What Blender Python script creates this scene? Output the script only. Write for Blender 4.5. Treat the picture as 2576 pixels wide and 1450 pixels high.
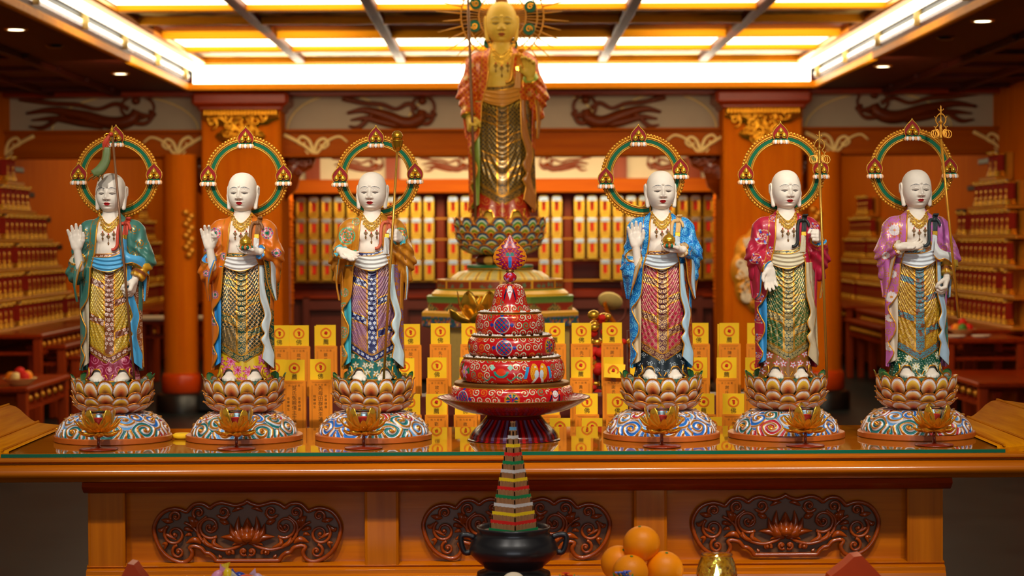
import bpy, math, random
import numpy as np
from mathutils import Vector, Matrix, Euler
from mathutils.geometry import tessellate_polygon

for o in list(bpy.data.objects):
    bpy.data.objects.remove(o)
SC = bpy.context.scene
COL = SC.collection
PI = math.pi
sin, cos = math.sin, math.cos

# ------------------------------------------------------------------ camera
EYE = Vector((0.0, 0.0, 1.62))
FPX = 70.0 / 36.0 * 2576.0
cam_d = bpy.data.cameras.new('camera')
cam_d.lens = 70.0
cam_d.sensor_width = 36.0
cam_d.clip_start = 0.05
cam_d.clip_end = 200
cam = bpy.data.objects.new('camera', cam_d)
COL.objects.link(cam)
cam.location = EYE
CAMR = (Matrix.Rotation(math.radians(-0.263), 4, 'Z') @ Matrix.Rotation(math.radians(90 - 1.43), 4, 'X')
        @ Matrix.Rotation(math.radians(-0.27), 4, 'Z'))
cam.rotation_euler = CAMR.to_euler()
cam_d.dof.use_dof = True
cam_d.dof.focus_distance = 5.5
cam_d.dof.aperture_fstop = 5.0
SC.camera = cam


def P(px, py, Y):
    """world point seen at photo pixel (px, py) standing at depth Y"""
    d = CAMR.to_3x3() @ Vector(((px - 1288.0) / FPX, -(py - 725.0) / FPX, -1.0))
    return EYE + d * (Y / d.y)


# ------------------------------------------------------------------ light and exposure
SC.view_settings.view_transform = 'Standard'
SC.view_settings.look = 'None'
SC.view_settings.exposure = 0.0
SC.view_settings.gamma = 1.0
SC.view_settings.use_curve_mapping = False
W = bpy.data.worlds.new('hall_air')
SC.world = W
W.use_nodes = True
bg = W.node_tree.nodes['Background']
bg.inputs[0].default_value = (1.0, 0.80, 0.58, 1)
bg.inputs[1].default_value = 0.16


def area(name, loc, target, size, size_y, power, color):
    l = bpy.data.lights.new(name, 'AREA')
    l.shape = 'RECTANGLE'
    l.size, l.size_y = size, size_y
    l.energy = power
    l.color = color
    o = bpy.data.objects.new(name, l)
    COL.objects.link(o)
    o.location = loc
    o.rotation_euler = (Vector(target) - Vector(loc)).to_track_quat('-Z', 'Y').to_euler()
    return o


def spot(name, loc, target, power, color, ang=50, blend=0.5, r=0.05):
    l = bpy.data.lights.new(name, 'SPOT')
    l.energy = power
    l.color = color
    l.spot_size = math.radians(ang)
    l.spot_blend = blend
    l.shadow_soft_size = r
    o = bpy.data.objects.new(name, l)
    COL.objects.link(o)
    o.location = loc
    o.rotation_euler = (Vector(target) - Vector(loc)).to_track_quat('-Z', 'Y').to_euler()
    return o


# daylight of the entrance behind the visitor, ceiling downlights over the altar, warm lamps in the hall
area('entrance_daylight', (0.0, -3.5, 2.3), (0, 5.6, 1.1), 5.0, 2.4, 95, (0.86, 0.92, 1.0))
for x in (-1.5, -0.5, 0.5, 1.5):
    spot('altar_downlight', (x * 0.95, 3.6, 3.15), (x * 0.75, 5.6, 1.3), 118, (1.0, 0.94, 0.84), 46, 0.7, 0.035)
spot('hall_statue_light', (0.0, 5.9, 2.95), (0.0, 9.5, 1.95), 210, (1.0, 0.84, 0.50), 34, 0.7, 0.06)
area('cove_uplight', (0.0, 18.36, 3.10), (0.0, 17.9, 3.30), 5.4, 0.08, 26, (1.0, 0.9, 0.66))
for s in (-1, 1):
    area('cove_uplight', (s * 2.8, 14.5, 3.12), (s * 2.4, 14.5, 3.30), 8.0, 0.06, 4, (1.0, 0.9, 0.66))
spot('pedestal_light', (0.0, 6.3, 2.4), (0.0, 9.5, 1.2), 60, (1.0, 0.84, 0.55), 30, 0.8, 0.05)
area('alcove_lamp', (0.0, 20.4, 2.35), (0.0, 22.0, 1.2), 4.2, 0.3, 60, (1.0, 0.76, 0.40))
for s in (-1, 1):
    area('aisle_lamp', (s * 3.4, 23.7, 2.85), (s * 4.6, 23.7, 0.9), 8.4, 0.8, 46, (1.0, 0.74, 0.40))
    spot('tablet_light', (s * 0.8, 5.2, 3.1), (s * 0.5, 6.6, 1.1), 72, (1.0, 0.88, 0.66), 50, 0.8, 0.06)
    area('hall_lamp', (s * 2.2, 15.5, 3.0), (s * 2.2, 19.0, 1.4), 2.0, 1.0, 36, (1.0, 0.80, 0.52))


for x in (-.7, .35, 1.1):
    spot('front_table_downlight', (x, 3.5, 3.15), (x * .8, 4.75, .85), 80, (1.0, 0.93, 0.82), 40, 0.8, 0.04)


# ------------------------------------------------------------------ colours and materials
def S(r, g=None, b=None):
    if isinstance(r, (tuple, list)):
        r, g, b = r[:3]
    def f(c):
        c /= 255.0
        return c / 12.92 if c <= 0.04045 else ((c + 0.055) / 1.055) ** 2.4
    return (f(r), f(g), f(b))


def _p(name, rough, metal, spec=0.5, coat=0.0):
    m = bpy.data.materials.new(name)
    m.use_nodes = True
    b = m.node_tree.nodes['Principled BSDF']
    b.inputs['Roughness'].default_value = rough
    b.inputs['Metallic'].default_value = metal
    b.inputs['Specular IOR Level'].default_value = spec
    b.inputs['Coat Weight'].default_value = coat
    b.inputs['Coat Roughness'].default_value = 0.08
    return m, m.node_tree, b


def mix(nt, fac, a, b):
    n = nt.nodes.new('ShaderNodeMix')
    n.data_type = 'RGBA'
    nt.links.new(fac, n.inputs[0])
    for s, v in ((6, a), (7, b)):
        if hasattr(v, 'links'):
            nt.links.new(v, n.inputs[s])
        else:
            n.inputs[s].default_value = (*v[:3], 1)
    return n.outputs[2]


def noise(nt, scale, detail=3, vec=None, rough=0.5):
    n = nt.nodes.new('ShaderNodeTexNoise')
    n.inputs['Scale'].default_value = scale
    n.inputs['Detail'].default_value = detail
    n.inputs['Roughness'].default_value = rough
    if vec is not None:
        nt.links.new(vec, n.inputs['Vector'])
    return n.outputs['Fac']


def objcoord(nt, scale=(1, 1, 1)):
    t = nt.nodes.new('ShaderNodeTexCoord')
    mp = nt.nodes.new('ShaderNodeMapping')
    mp.inputs['Scale'].default_value = scale
    nt.links.new(t.outputs['Object'], mp.inputs['Vector'])
    return mp.outputs['Vector']


def ramp(nt, fac, lo, hi):
    n = nt.nodes.new('ShaderNodeMapRange')
    n.inputs[1].default_value, n.inputs[2].default_value = lo, hi
    nt.links.new(fac, n.inputs[0])
    return n.outputs[0]


def bump(nt, b, h, strength, dist=0.01):
    n = nt.nodes.new('ShaderNodeBump')
    n.inputs['Strength'].default_value = strength
    n.inputs['Distance'].default_value = dist
    nt.links.new(h, n.inputs['Height'])
    nt.links.new(n.outputs[0], b.inputs['Normal'])


def flat(name, c, rough=0.5, metal=0.0, spec=0.5, var=0.12, scale=30, coat=0.0, bmp=0.0):
    """a plain colour broken up by a little procedural noise"""
    m, nt, b = _p(name, rough, metal, spec, coat)
    f = noise(nt, scale, 4, objcoord(nt))
    c2 = tuple(x * (1 - var) for x in c)
    nt.links.new(mix(nt, f, c2, tuple(min(1, x * (1 + var)) for x in c)), b.inputs['Base Color'])
    if bmp:
        bump(nt, b, f, bmp)
    return m


def wood(name, c1, c2, rough=0.32, axis=0, coat=0.25, scale=1.0, spec=0.5):
    m, nt, b = _p(name, rough, 0.0, spec, coat)
    sc = [14 * scale] * 3
    sc[axis] = 0.7 * scale
    v = objcoord(nt, sc)
    f = noise(nt, 2.2, 5, v, 0.6)
    sc2 = [90 * scale] * 3
    sc2[axis] = 2.0 * scale
    g = noise(nt, 2.0, 2, objcoord(nt, sc2))
    c = mix(nt, ramp(nt, f, 0.30, 0.72), c1, c2)
    dk = tuple(x * 0.72 for x in c1)
    c = mix(nt, ramp(nt, g, 0.55, 0.9), c, dk)
    nt.links.new(c, b.inputs['Base Color'])
    bump(nt, b, g, 0.06, 0.002)
    return m


def painted(name, rough=0.4, spec=0.5, coat=0.0, bmp=0.0, bscale=400, mrough=0.28):
    """paint carried by the mesh: colour attribute, its alpha marks gilding"""
    m, nt, b = _p(name, rough, 0.0, spec, coat)
    a = nt.nodes.new('ShaderNodeAttribute')
    a.attribute_name = 'Col'
    f = noise(nt, 60, 3, objcoord(nt))
    sh = nt.nodes.new('ShaderNodeMix')
    sh.data_type = 'RGBA'
    sh.blend_type = 'MULTIPLY'
    sh.inputs[0].default_value = 1.0
    nt.links.new(a.outputs['Color'], sh.inputs[6])
    nt.links.new(mix(nt, f, (0.86, 0.86, 0.86), (1.06, 1.06, 1.06)), sh.inputs[7])
    nt.links.new(sh.outputs[2], b.inputs['Base Color'])
    nt.links.new(a.outputs['Alpha'], b.inputs['Metallic'])
    r = nt.nodes.new('ShaderNodeMapRange')
    r.inputs[3].default_value, r.inputs[4].default_value = rough, mrough
    nt.links.new(a.outputs['Alpha'], r.inputs[0])
    nt.links.new(r.outputs[0], b.inputs['Roughness'])
    if bmp:
        bump(nt, b, noise(nt, bscale, 2, objcoord(nt)), bmp, 0.001)
    return m


def emit(name, c, s):
    m = bpy.data.materials.new(name)
    m.use_nodes = True
    nt = m.node_tree
    b = nt.nodes['Principled BSDF']
    b.inputs['Base Color'].default_value = (*c, 1)
    b.inputs['Emission Color'].default_value = (*c, 1)
    b.inputs['Emission Strength'].default_value = s
    return m


def glassy(name, c, rough=0.02, ior=1.45, alpha_tint=True):
    m, nt, b = _p(name, rough, 0.0)
    b.inputs['Base Color'].default_value = (*c, 1)
    b.inputs['Transmission Weight'].default_value = 1.0
    b.inputs['IOR'].default_value = ior
    return m


M = {}
M['wood'] = wood('honey_wood', S(188, 100, 5), S(154, 74, 2), 0.17, 0, 0.0, 1.0, .42)
M['wood_v'] = wood('honey_wood_upright', S(184, 98, 5), S(152, 74, 2), 0.2, 2, 0.0, 1.0, .4)
M['wood_red'] = wood('reddish_wood', S(150, 48, 2), S(118, 32, 1), 0.3, 0, 0.0, 1.0, .22)
M['wood_red_v'] = wood('reddish_wood_upright', S(158, 56, 2), S(128, 40, 1), 0.4, 2, 0.0, 1.0, .25)
M['wood_dark'] = wood('carved_dark_wood', S(150, 62, 6), S(112, 38, 2), 0.2, 0, 0.1)
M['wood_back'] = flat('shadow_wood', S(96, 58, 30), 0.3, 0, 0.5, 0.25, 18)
M['wood_orange'] = wood('orange_veneer', S(204, 104, 2), S(184, 84, 1), 0.75, 2, 0.0, 0.6, .06)
M['wood_scroll'] = wood('polished_gold_wood', S(226, 146, 6), S(180, 92, 2), 0.8, 1, 0.0, 1.0, .02)
M['lip'] = wood('bright_orange_veneer', S(240, 160, 16), S(228, 140, 8), 0.5, 0, 0.0, 0.6, .1)
M['ray'] = flat('gilt_rods', S(218, 146, 34), 0.45, 0.0, 0.4, 0.1, 30)
M['wood_beam'] = wood('beam_veneer', S(206, 100, 2), S(184, 78, 1), 0.55, 0, 0.0, 0.6, .1)
M['ceil'] = wood('ceiling_veneer', S(74, 18, 1), S(60, 13, 1), 0.55, 1, 0.0, 0.6, .2)
M['lacquer'] = flat('red_lacquer', S(190, 60, 6), 0.3, 0, 0.35, 0.1, 30, 0.0)
M['gold'] = flat('gold_leaf', S(226, 160, 40), 0.26, 0.85, 0.5, 0.18, 40)
M['gold_b'] = flat('bright_gold', S(244, 188, 60), 0.22, 0.8, 0.5, 0.12, 40)
M['gold_old'] = flat('old_gold', S(222, 150, 40), 0.34, 0.5, 0.5, 0.2, 60)
M['bronze'] = flat('bronze_rim', S(150, 106, 48), 0.42, 0.8, 0.5, 0.15, 60)
M['silver'] = flat('silver_lining', S(205, 225, 235), 0.2, 0.9, 0.5, 0.1, 80)
M['white'] = flat('white_plaster', S(226, 208, 182), 0.8, 0, 0.3, 0.06, 8)
M['cream'] = flat('cream_paint', S(238, 206, 130), 0.5, 0, 0.5, 0.1, 20)
M['black'] = flat('black_bronze', S(30, 30, 34), 0.34, 0.3, 0.5, 0.25, 30, 0.2)
M['dark'] = flat('dark_stone', S(22, 18, 16), 0.35, 0, 0.5, 0.2, 12)
M['shade'] = flat('dark_red_wood', S(92, 26, 8), 0.5, 0, 0.4, 0.25, 12)
M['paint'] = painted('painted_porcelain', 0.38, 0.5, 0.12)
M['skin'] = painted('matt_porcelain', 0.55, 0.4, 0.0)
M['enamel'] = painted('cloisonne_enamel', 0.22, 0.45, 0.15)
M['red_glass'] = flat('red_candle', S(235, 30, 16), 0.3, 0, 0.5, 0.05, 20)
M['redwood_foot'] = flat('red_lacquer_foot', S(120, 34, 12), 0.3, 0, 0.5, 0.2, 80, 0.3)
M['glass'] = glassy('clear_glass', (0.95, 0.98, 0.97))
M['green_glass'] = glassy('green_glass', (.80, 1.0, .50), 0.03)
M['yellow_paper'] = flat('yellow_paper', S(250, 198, 22), 0.7, 0, 0.3, 0.04, 30)
M['orange_card'] = flat('orange_card', S(240, 138, 20), 0.6, 0, 0.3, 0.05, 30)
M['red_ink'] = flat('red_ink', S(214, 34, 22), 0.7, 0, 0.3, 0.05, 30)
M['orange_ink'] = flat('orange_ink', S(232, 112, 16), 0.7, 0, 0.3, 0.05, 30)
M['ink'] = flat('black_ink', S(40, 28, 12), 0.7, 0, 0.3, 0.05, 30)
M['brown_ink'] = flat('brown_ink', S(150, 84, 20), 0.7, 0, 0.3, 0.05, 30)
M['grey'] = flat('grey_paint', S(120, 124, 128), 0.5, 0, 0.5, 0.1, 20)


# ------------------------------------------------------------------ mesh tools
def arr(a):
    return np.asarray(a, dtype=np.float64)


class G:
    """collects shapes and links them as one mesh object"""
    def __init__(s):
        s.v, s.q, s.t, s.c, s.n = [], [], [], [], 0

    def add(s, V, Q=None, T=None, C=None):
        V = arr(V).reshape(-1, 3)
        if C is None:
            C = (1, 1, 1, 0)
        C = arr(C)
        if C.ndim == 1:
            C = np.tile(C if len(C) == 4 else np.append(C, 0.0), (len(V), 1))
        elif C.shape[1] == 3:
            C = np.hstack([C, np.zeros((len(C), 1))])
        s.v.append(V)
        s.c.append(C)
        if Q is not None and len(Q):
            s.q.append(np.asarray(Q, dtype=np.int64) + s.n)
        if T is not None and len(T):
            s.t.append(np.asarray(T, dtype=np.int64) + s.n)
        s.n += len(V)
        return s

    def p(s, prim, C=None, m=None):
        V, Q, T = prim
        if m is not None:
            V = arr(V) @ arr(m.to_3x3()).T + arr(m.translation)
        return s.add(V, Q, T, C)

    def build(s, name, mat, parent=None, smooth=True, col=False, loc=None, scale=1.0, angle=None):
        V = np.vstack(s.v) * scale
        Q = np.vstack(s.q) if s.q else np.zeros((0, 4), int)
        T = np.vstack(s.t) if s.t else np.zeros((0, 3), int)
        me = bpy.data.meshes.new(name)
        me.vertices.add(len(V))
        me.vertices.foreach_set('co', V.astype(np.float32).ravel())
        nl = Q.size + T.size
        me.loops.add(nl)
        me.loops.foreach_set('vertex_index', np.concatenate([Q.ravel(), T.ravel()]).astype(np.int32))
        me.polygons.add(len(Q) + len(T))
        st = np.concatenate([np.arange(len(Q)) * 4, Q.size + np.arange(len(T)) * 3]).astype(np.int32)
        me.polygons.foreach_set('loop_start', st)
        me.update(calc_edges=True)
        me.validate()
        me.polygons.foreach_set('use_smooth', np.full(len(me.polygons), bool(smooth)))
        if col:
            a = me.color_attributes.new('Col', 'FLOAT_COLOR', 'POINT')
            C = np.vstack(s.c).astype(np.float32)
            if len(C) == len(me.vertices):
                a.data.foreach_set('color', C.ravel())
        if angle is not None:
            me.set_sharp_from_angle(angle=math.radians(angle))
        me.materials.append(mat)
        o = bpy.data.objects.new(name, me)
        COL.objects.link(o)
        if parent is not None:
            o.parent = parent
        if loc is not None:
            o.location = loc
        return o


def tag(o, label=None, cat=None, group=None, kind=None):
    if label:
        o['label'] = label
    if cat:
        o['category'] = cat
    if group:
        o['group'] = group
    if kind:
        o['kind'] = kind
    return o


def root(name, loc, label, cat, group=None, rz=0.0):
    o = bpy.data.objects.new(name, None)
    COL.objects.link(o)
    o.empty_display_size = 0.05
    o.location = loc
    o.rotation_euler = (0, 0, rz)
    return tag(o, label, cat, group)


def copy_tree(o, parent=None):
    c = o.copy()
    COL.objects.link(c)
    if parent is not None:
        c.parent = parent
    for ch in o.children:
        copy_tree(ch, c)
    return c


def grid(Pt, cu=False, cv=False, flip=False):
    Pt = arr(Pt)
    nu, nv = Pt.shape[:2]
    idx = np.arange(nu * nv).reshape(nu, nv)
    a = np.vstack([idx, idx[:1]]) if cu else idx
    if cv:
        a = np.hstack([a, a[:, :1]])
    Q = np.stack([a[:-1, :-1], a[1:, :-1], a[1:, 1:], a[:-1, 1:]], -1).reshape(-1, 4)
    if flip:
        Q = Q[:, ::-1]
    return Pt.reshape(-1, 3), Q, None


def box(cx, cy, cz, sx, sy, sz, ch=0.0):
    """box by centre and size, with a small chamfer"""
    hx, hy, hz = sx / 2, sy / 2, sz / 2
    ch = min(ch, hx * .9, hy * .9, hz * .9)
    if ch <= 0:
        V = [(x, y, z) for x in (-hx, hx) for y in (-hy, hy) for z in (-hz, hz)]
        Q = [(0, 1, 3, 2), (4, 6, 7, 5), (0, 4, 5, 1), (2, 3, 7, 6), (0, 2, 6, 4), (1, 5, 7, 3)]
        return arr(V) + arr((cx, cy, cz)), Q, None
    V, Q, T = [], [], []
    ids = {}
    for x in (-1, 1):
        for y in (-1, 1):
            for z in (-1, 1):
                for ax in range(3):
                    p = [x * (hx - ch), y * (hy - ch), z * (hz - ch)]
                    p[ax] = (x * hx, y * hy, z * hz)[ax]
                    ids[(x, y, z, ax)] = len(V)
                    V.append(p)
    def face(l):
        c = np.mean([V[i] for i in l], 0)
        n = np.cross(arr(V[l[1]]) - arr(V[l[0]]), arr(V[l[2]]) - arr(V[l[0]]))
        if np.dot(n, c) < 0:
            l = l[::-1]
        (Q if len(l) == 4 else T).append(l)
    for ax in range(3):
        o1, o2 = [a for a in range(3) if a != ax]
        for s in (-1, 1):
            l = []
            for a, b in ((-1, -1), (1, -1), (1, 1), (-1, 1)):
                k = [0, 0, 0]
                k[ax], k[o1], k[o2] = s, a, b
                l.append(ids[(*k, ax)])
            face(l)
        for a in (-1, 1):
            for b in (-1, 1):
                l = []
                for s, w in ((-1, o1), (1, o1), (1, o2), (-1, o2)):
                    k = [0, 0, 0]
                    k[ax], k[o1], k[o2] = s, a, b
                    l.append(ids[(*k, w)])
                face(l)
    for x in (-1, 1):
        for y in (-1, 1):
            for z in (-1, 1):
                face([ids[(x, y, z, a)] for a in range(3)])
    return arr(V) + arr((cx, cy, cz)), Q, T


def lathe(prof, n=32, c=(0, 0, 0), ry=1.0, rmod=None):
    prof = arr(prof)
    th = np.linspace(0, 2 * PI, n, endpoint=False)
    r, z = prof[:, 0][:, None], prof[:, 1][:, None]
    rr = r * (rmod(th[None, :], z) if rmod else 1.0)
    X = rr * np.sin(th)[None, :]
    Yy = -rr * np.cos(th)[None, :] * ry
    Z = np.broadcast_to(z, X.shape)
    return grid(np.stack([X, Yy, Z], -1) + arr(c), cv=True, flip=True)


def spline(pts, n):
    """Catmull-Rom through pts, resampled to n points"""
    p = arr(pts)
    if len(p) == 2:
        return p[0] + (p[1] - p[0]) * np.linspace(0, 1, n)[:, None]
    q = np.vstack([2 * p[0] - p[1], p, 2 * p[-1] - p[-2]])
    t = np.linspace(0, len(p) - 1 - 1e-6, n)
    i = t.astype(int)
    f = (t - i)[:, None]
    a, b, c, d = q[i], q[i + 1], q[i + 2], q[i + 3]
    return 0.5 * (2 * b + (c - a) * f + (2 * a - 5 * b + 4 * c - d) * f ** 2 + (3 * b - a - 3 * c + d) * f ** 3)


def tube(pts, r, n=8, closed=False, flatten=None):
    p = arr(pts)
    m = len(p)
    r = np.broadcast_to(arr(r), (m,)) if np.ndim(r) else np.full(m, float(r))
    if closed:
        tg = np.roll(p, -1, 0) - np.roll(p, 1, 0)
    else:
        tg = np.gradient(p, axis=0)
    tg /= np.linalg.norm(tg, axis=1)[:, None] + 1e-12
    up = arr((0, 0, 1.0)) if abs(tg[0][2]) < 0.9 else arr((0, 1.0, 0))
    N = np.cross(tg[0], up)
    N /= np.linalg.norm(N)
    Ns = []
    for k in range(m):
        N = N - tg[k] * np.dot(N, tg[k])
        N /= np.linalg.norm(N) + 1e-12
        Ns.append(N.copy())
    Ns = arr(Ns)
    B = np.cross(tg, Ns)
    th = np.linspace(0, 2 * PI, n, endpoint=False)
    R = r[:, None, None]
    V = p[:, None, :] + R * (Ns[:, None, :] * np.cos(th)[None, :, None] + B[:, None, :] * np.sin(th)[None, :, None])
    if flatten is not None:
        ax, k = flatten
        V[:, :, ax] = p[:, None, ax] + (V[:, :, ax] - p[:, None, ax]) * k
    Vf, Q, _ = grid(V, cu=closed, cv=True)
    T = None
    if not closed:
        Vf = np.vstack([Vf, p[0], p[-1]])
        a, b = len(Vf) - 2, len(Vf) - 1
        k = np.arange(n)
        k2 = (k + 1) % n
        T = np.vstack([np.stack([np.full(n, a), k, k2], 1), np.stack([np.full(n, b), (m - 1) * n + k2, (m - 1) * n + k], 1)])
    return Vf, Q, T


def ball(c, r, n=16, m=10, sq=(1, 1, 1)):
    a = np.linspace(-PI / 2, PI / 2, m)
    V, Q, T = lathe(np.stack([np.cos(a), np.sin(a)], 1), n)
    return V * r * arr(sq) + arr(c), Q, T


def prism(poly, y0, y1, holes=()):
    """polygon in the xz plane pushed from y0 to y1"""
    loops = [list(poly)] + [list(h) for h in holes]
    tri = tessellate_polygon([[Vector((a, b, 0)) for a, b in l] for l in loops])
    pts = arr([p for l in loops for p in l])
    n = len(pts)
    V = np.vstack([np.stack([pts[:, 0], np.full(n, y0), pts[:, 1]], 1), np.stack([pts[:, 0], np.full(n, y1), pts[:, 1]], 1)])
    T, Q = [], []
    for a, b, c in tri:
        ar = (pts[b][0] - pts[a][0]) * (pts[c][1] - pts[a][1]) - (pts[c][0] - pts[a][0]) * (pts[b][1] - pts[a][1])
        if ar < 0:
            b, c = c, b
        T += [(a, b, c), (a + n, c + n, b + n)]
    k = 0
    for l in loops:
        m = len(l)
        ar = sum(l[i][0] * l[(i + 1) % m][1] - l[(i + 1) % m][0] * l[i][1] for i in range(m))
        for i in range(m):
            a, b = k + i, k + (i + 1) % m
            Q.append((a, a + n, b + n, b) if ar > 0 else (a, b, b + n, a + n))
        k += m
    return V, Q, T


def extrude_x(prof, x0, x1):
    """profile in the yz plane pushed along x"""
    V, Q, T = prism(prof, x0, x1)
    V = np.stack([V[:, 1], V[:, 0], V[:, 2]], 1)
    return V, np.asarray(Q)[:, ::-1], np.asarray(T)[:, ::-1]


def surfnet(f, lo, hi, h):
    """smooth skin of the region f < 0 (naive surface nets)"""
    lo, hi = arr(lo), arr(hi)
    ns = np.maximum(((hi - lo) / h).astype(int) + 2, 4)
    ax = [lo[i] + h * np.arange(ns[i]) for i in range(3)]
    X, Yy, Z = np.meshgrid(*ax, indexing='ij')
    F = f(np.stack([X, Yy, Z], -1))
    s = F < 0
    c = np.zeros(ns - 1, np.int8)
    offs = [(a, b, d) for a in (0, 1) for b in (0, 1) for d in (0, 1)]
    sl = lambda o: tuple(slice(o[i], ns[i] - 1 + o[i]) for i in range(3))
    for o in offs:
        c += s[sl(o)]
    act = (c > 0) & (c < 8)
    I = np.stack(np.nonzero(act), 1)
    idx = -np.ones(ns - 1, np.int64)
    idx[act] = np.arange(len(I))
    vals = {o: F[I[:, 0] + o[0], I[:, 1] + o[1], I[:, 2] + o[2]] for o in offs}
    acc = np.zeros((len(I), 3))
    cnt = np.zeros(len(I))
    for a in offs:
        for d in range(3):
            if a[d] == 0:
                b = list(a)
                b[d] = 1
                b = tuple(b)
                va, vb = vals[a], vals[b]
                m = (va < 0) != (vb < 0)
                t = va[m] / (va[m] - vb[m])
                acc[m] += arr(a) + t[:, None] * (arr(b) - arr(a))
                cnt[m] += 1
    V = lo + h * (I + acc / cnt[:, None])
    Qs = []
    for d in range(3):
        u, w = (d + 1) % 3, (d + 2) % 3
        a = [slice(None)] * 3
        b = [slice(None)] * 3
        a[d], b[d] = slice(0, ns[d] - 1), slice(1, ns[d])
        for k in (u, w):
            a[k] = b[k] = slice(1, ns[k] - 1)
        sa, sb = s[tuple(a)], s[tuple(b)]
        J = np.stack(np.nonzero(sa != sb), 1)
        if not len(J):
            continue
        inside = sa[tuple(J.T)]
        J[:, u] += 1
        J[:, w] += 1
        def cell(du, dw):
            K = J.copy()
            K[:, u] += du
            K[:, w] += dw
            return idx[tuple(K.T)]
        q = np.stack([cell(-1, -1), cell(0, -1), cell(0, 0), cell(-1, 0)], 1)
        q[~inside] = q[~inside][:, ::-1]
        Qs.append(q)
    return V, np.vstack(Qs), None


def scap(p, a, b, ra, rb):
    a, b = arr(a), arr(b)
    ba = b - a
    pa = p - a
    t = np.clip((pa @ ba) / (ba @ ba + 1e-9), 0, 1)
    return np.linalg.norm(pa - t[..., None] * ba, axis=-1) - (ra + t * (rb - ra))


def sell(p, c, r):
    q = (p - arr(c)) / arr(r)
    k0 = np.linalg.norm(q, axis=-1)
    k1 = np.linalg.norm(q / arr(r), axis=-1)
    return k0 * (k0 - 1) / (k1 + 1e-9)


def smin(a, b, k):
    h = np.clip(0.5 + 0.5 * (b - a) / k, 0, 1)
    return b + (a - b) * h - k * h * (1 - h)


def sstep(a, b, x):
    t = np.clip((x - a) / (b - a), 0, 1)
    return t * t * (3 - 2 * t)


ORD = ['first', 'second', 'third', 'fourth', 'fifth', 'sixth', 'seventh', 'eighth', 'ninth', 'tenth', 'eleventh',
       'twelfth', 'thirteenth', 'fourteenth', 'fifteenth', 'sixteenth', 'seventeenth', 'eighteenth', 'nineteenth', 'twentieth',
       'twenty-first', 'twenty-second', 'twenty-third', 'twenty-fourth', 'twenty-fifth', 'twenty-sixth', 'twenty-seventh', 'twenty-eighth']


def text_geo(s, size, font_sz=1.0):
    """outline text as a thin mesh (x right, z up), centred"""
    cu = bpy.data.curves.new('glyph', 'FONT')
    cu.body = s
    cu.size = 1.0
    cu.align_x = 'CENTER'
    cu.align_y = 'CENTER'
    cu.resolution_u = 3
    o = bpy.data.objects.new('glyph', cu)
    COL.objects.link(o)
    bpy.context.view_layer.update()
    dg = bpy.context.evaluated_depsgraph_get()
    me = o.evaluated_get(dg).to_mesh()
    V = np.array([v.co[:] for v in me.vertices]).reshape(-1, 3)
    me.calc_loop_triangles()
    T = np.array([t.vertices[:] for t in me.loop_triangles]).reshape(-1, 3)
    o.evaluated_get(dg).to_mesh_clear()
    bpy.data.objects.remove(o)
    bpy.data.curves.remove(cu)
    if len(V):
        V = np.stack([V[:, 0], np.zeros(len(V)), V[:, 1]], 1) * size
    return V, None, T


_glyphs = {}


def glyph(ch, size, x, y, z):
    if ch not in _glyphs:
        _glyphs[ch] = text_geo(ch, 1.0)
    V, _, T = _glyphs[ch]
    if not len(V):
        return np.zeros((0, 3)), None, np.zeros((0, 3), int)
    return V * size + arr((x, y, z)), None, T
# ------------------------------------------------------------------ the hall
F5 = 5009.0


def XX(px, Y):
    return (px - 1265.0) * Y / F5


def ZZ(py, Y):
    return 1.62 - (py - 600.0) * Y / F5


def struct(name, g, mat, smooth=False, **k):
    return tag(g.build(name, mat, None, smooth, **k), kind='structure')


CEIL = 3.02
m, nt, b = _p('slate_floor', 0.4, 0, 0.12)
v = objcoord(nt)
br = nt.nodes.new('ShaderNodeTexBrick')
br.offset = 0.0
br.inputs['Scale'].default_value = 1.0
br.inputs['Brick Width'].default_value = 0.8
br.inputs['Row Height'].default_value = 0.8
br.inputs['Mortar Size'].default_value = 0.006
br.inputs['Color1'].default_value = (*S(24, 31, 32), 1)
br.inputs['Color2'].default_value = (*S(20, 26, 27), 1)
br.inputs['Mortar'].default_value = (*S(24, 24, 24), 1)
nt.links.new(v, br.inputs['Vector'])
f = noise(nt, 3, 5, v)
nt.links.new(mix(nt, ramp(nt, f, .3, .75), br.outputs['Color'], S(36, 42, 42)), b.inputs['Base Color'])
M['slate'] = m
struct('floor', G().p(box(0, 12.5, -0.05, 11, 33, 0.1)), M['slate'])
struct('wall_left', G().p(box(-4.78, 20, 1.6, 0.16, 18, 3.4)), M['wood_orange'])
struct('wall_right', G().p(box(4.78, 20, 1.6, 0.16, 18, 3.4)), M['wood_orange'])
struct('wall_back', G().p(box(0, 28.3, 1.6, 9.7, 0.16, 3.4)), M['wood_orange'])
struct('wall_alcove', G().p(box(0, 22.8, 1.6, 5.2, 0.1, 3.2)), M['wood_red_v'])
# outer ceiling around the light well, well 5.78 wide, from Y 7.5 to 18.45
g = G()
for s in (-1, 1):
    g.p(box(s * 3.83, 14.0, CEIL + 0.05, 1.88, 29, 0.1))
g.p(box(0, 23.4, CEIL + 0.05, 5.8, 9.9, 0.1))
for s in (-1, 1):
    for k, xx in enumerate((3.62, 4.25)):
        g.p(box(s * xx, 15.5, CEIL - 0.02, 0.07, 12, 0.05))
    for k in range(9):
        g.p(box(s * 4.1, 9.5 + k * 1.1, CEIL - 0.015, 1.1, 0.07, 0.04))
struct('ceiling', g, M['ceil'])
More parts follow.
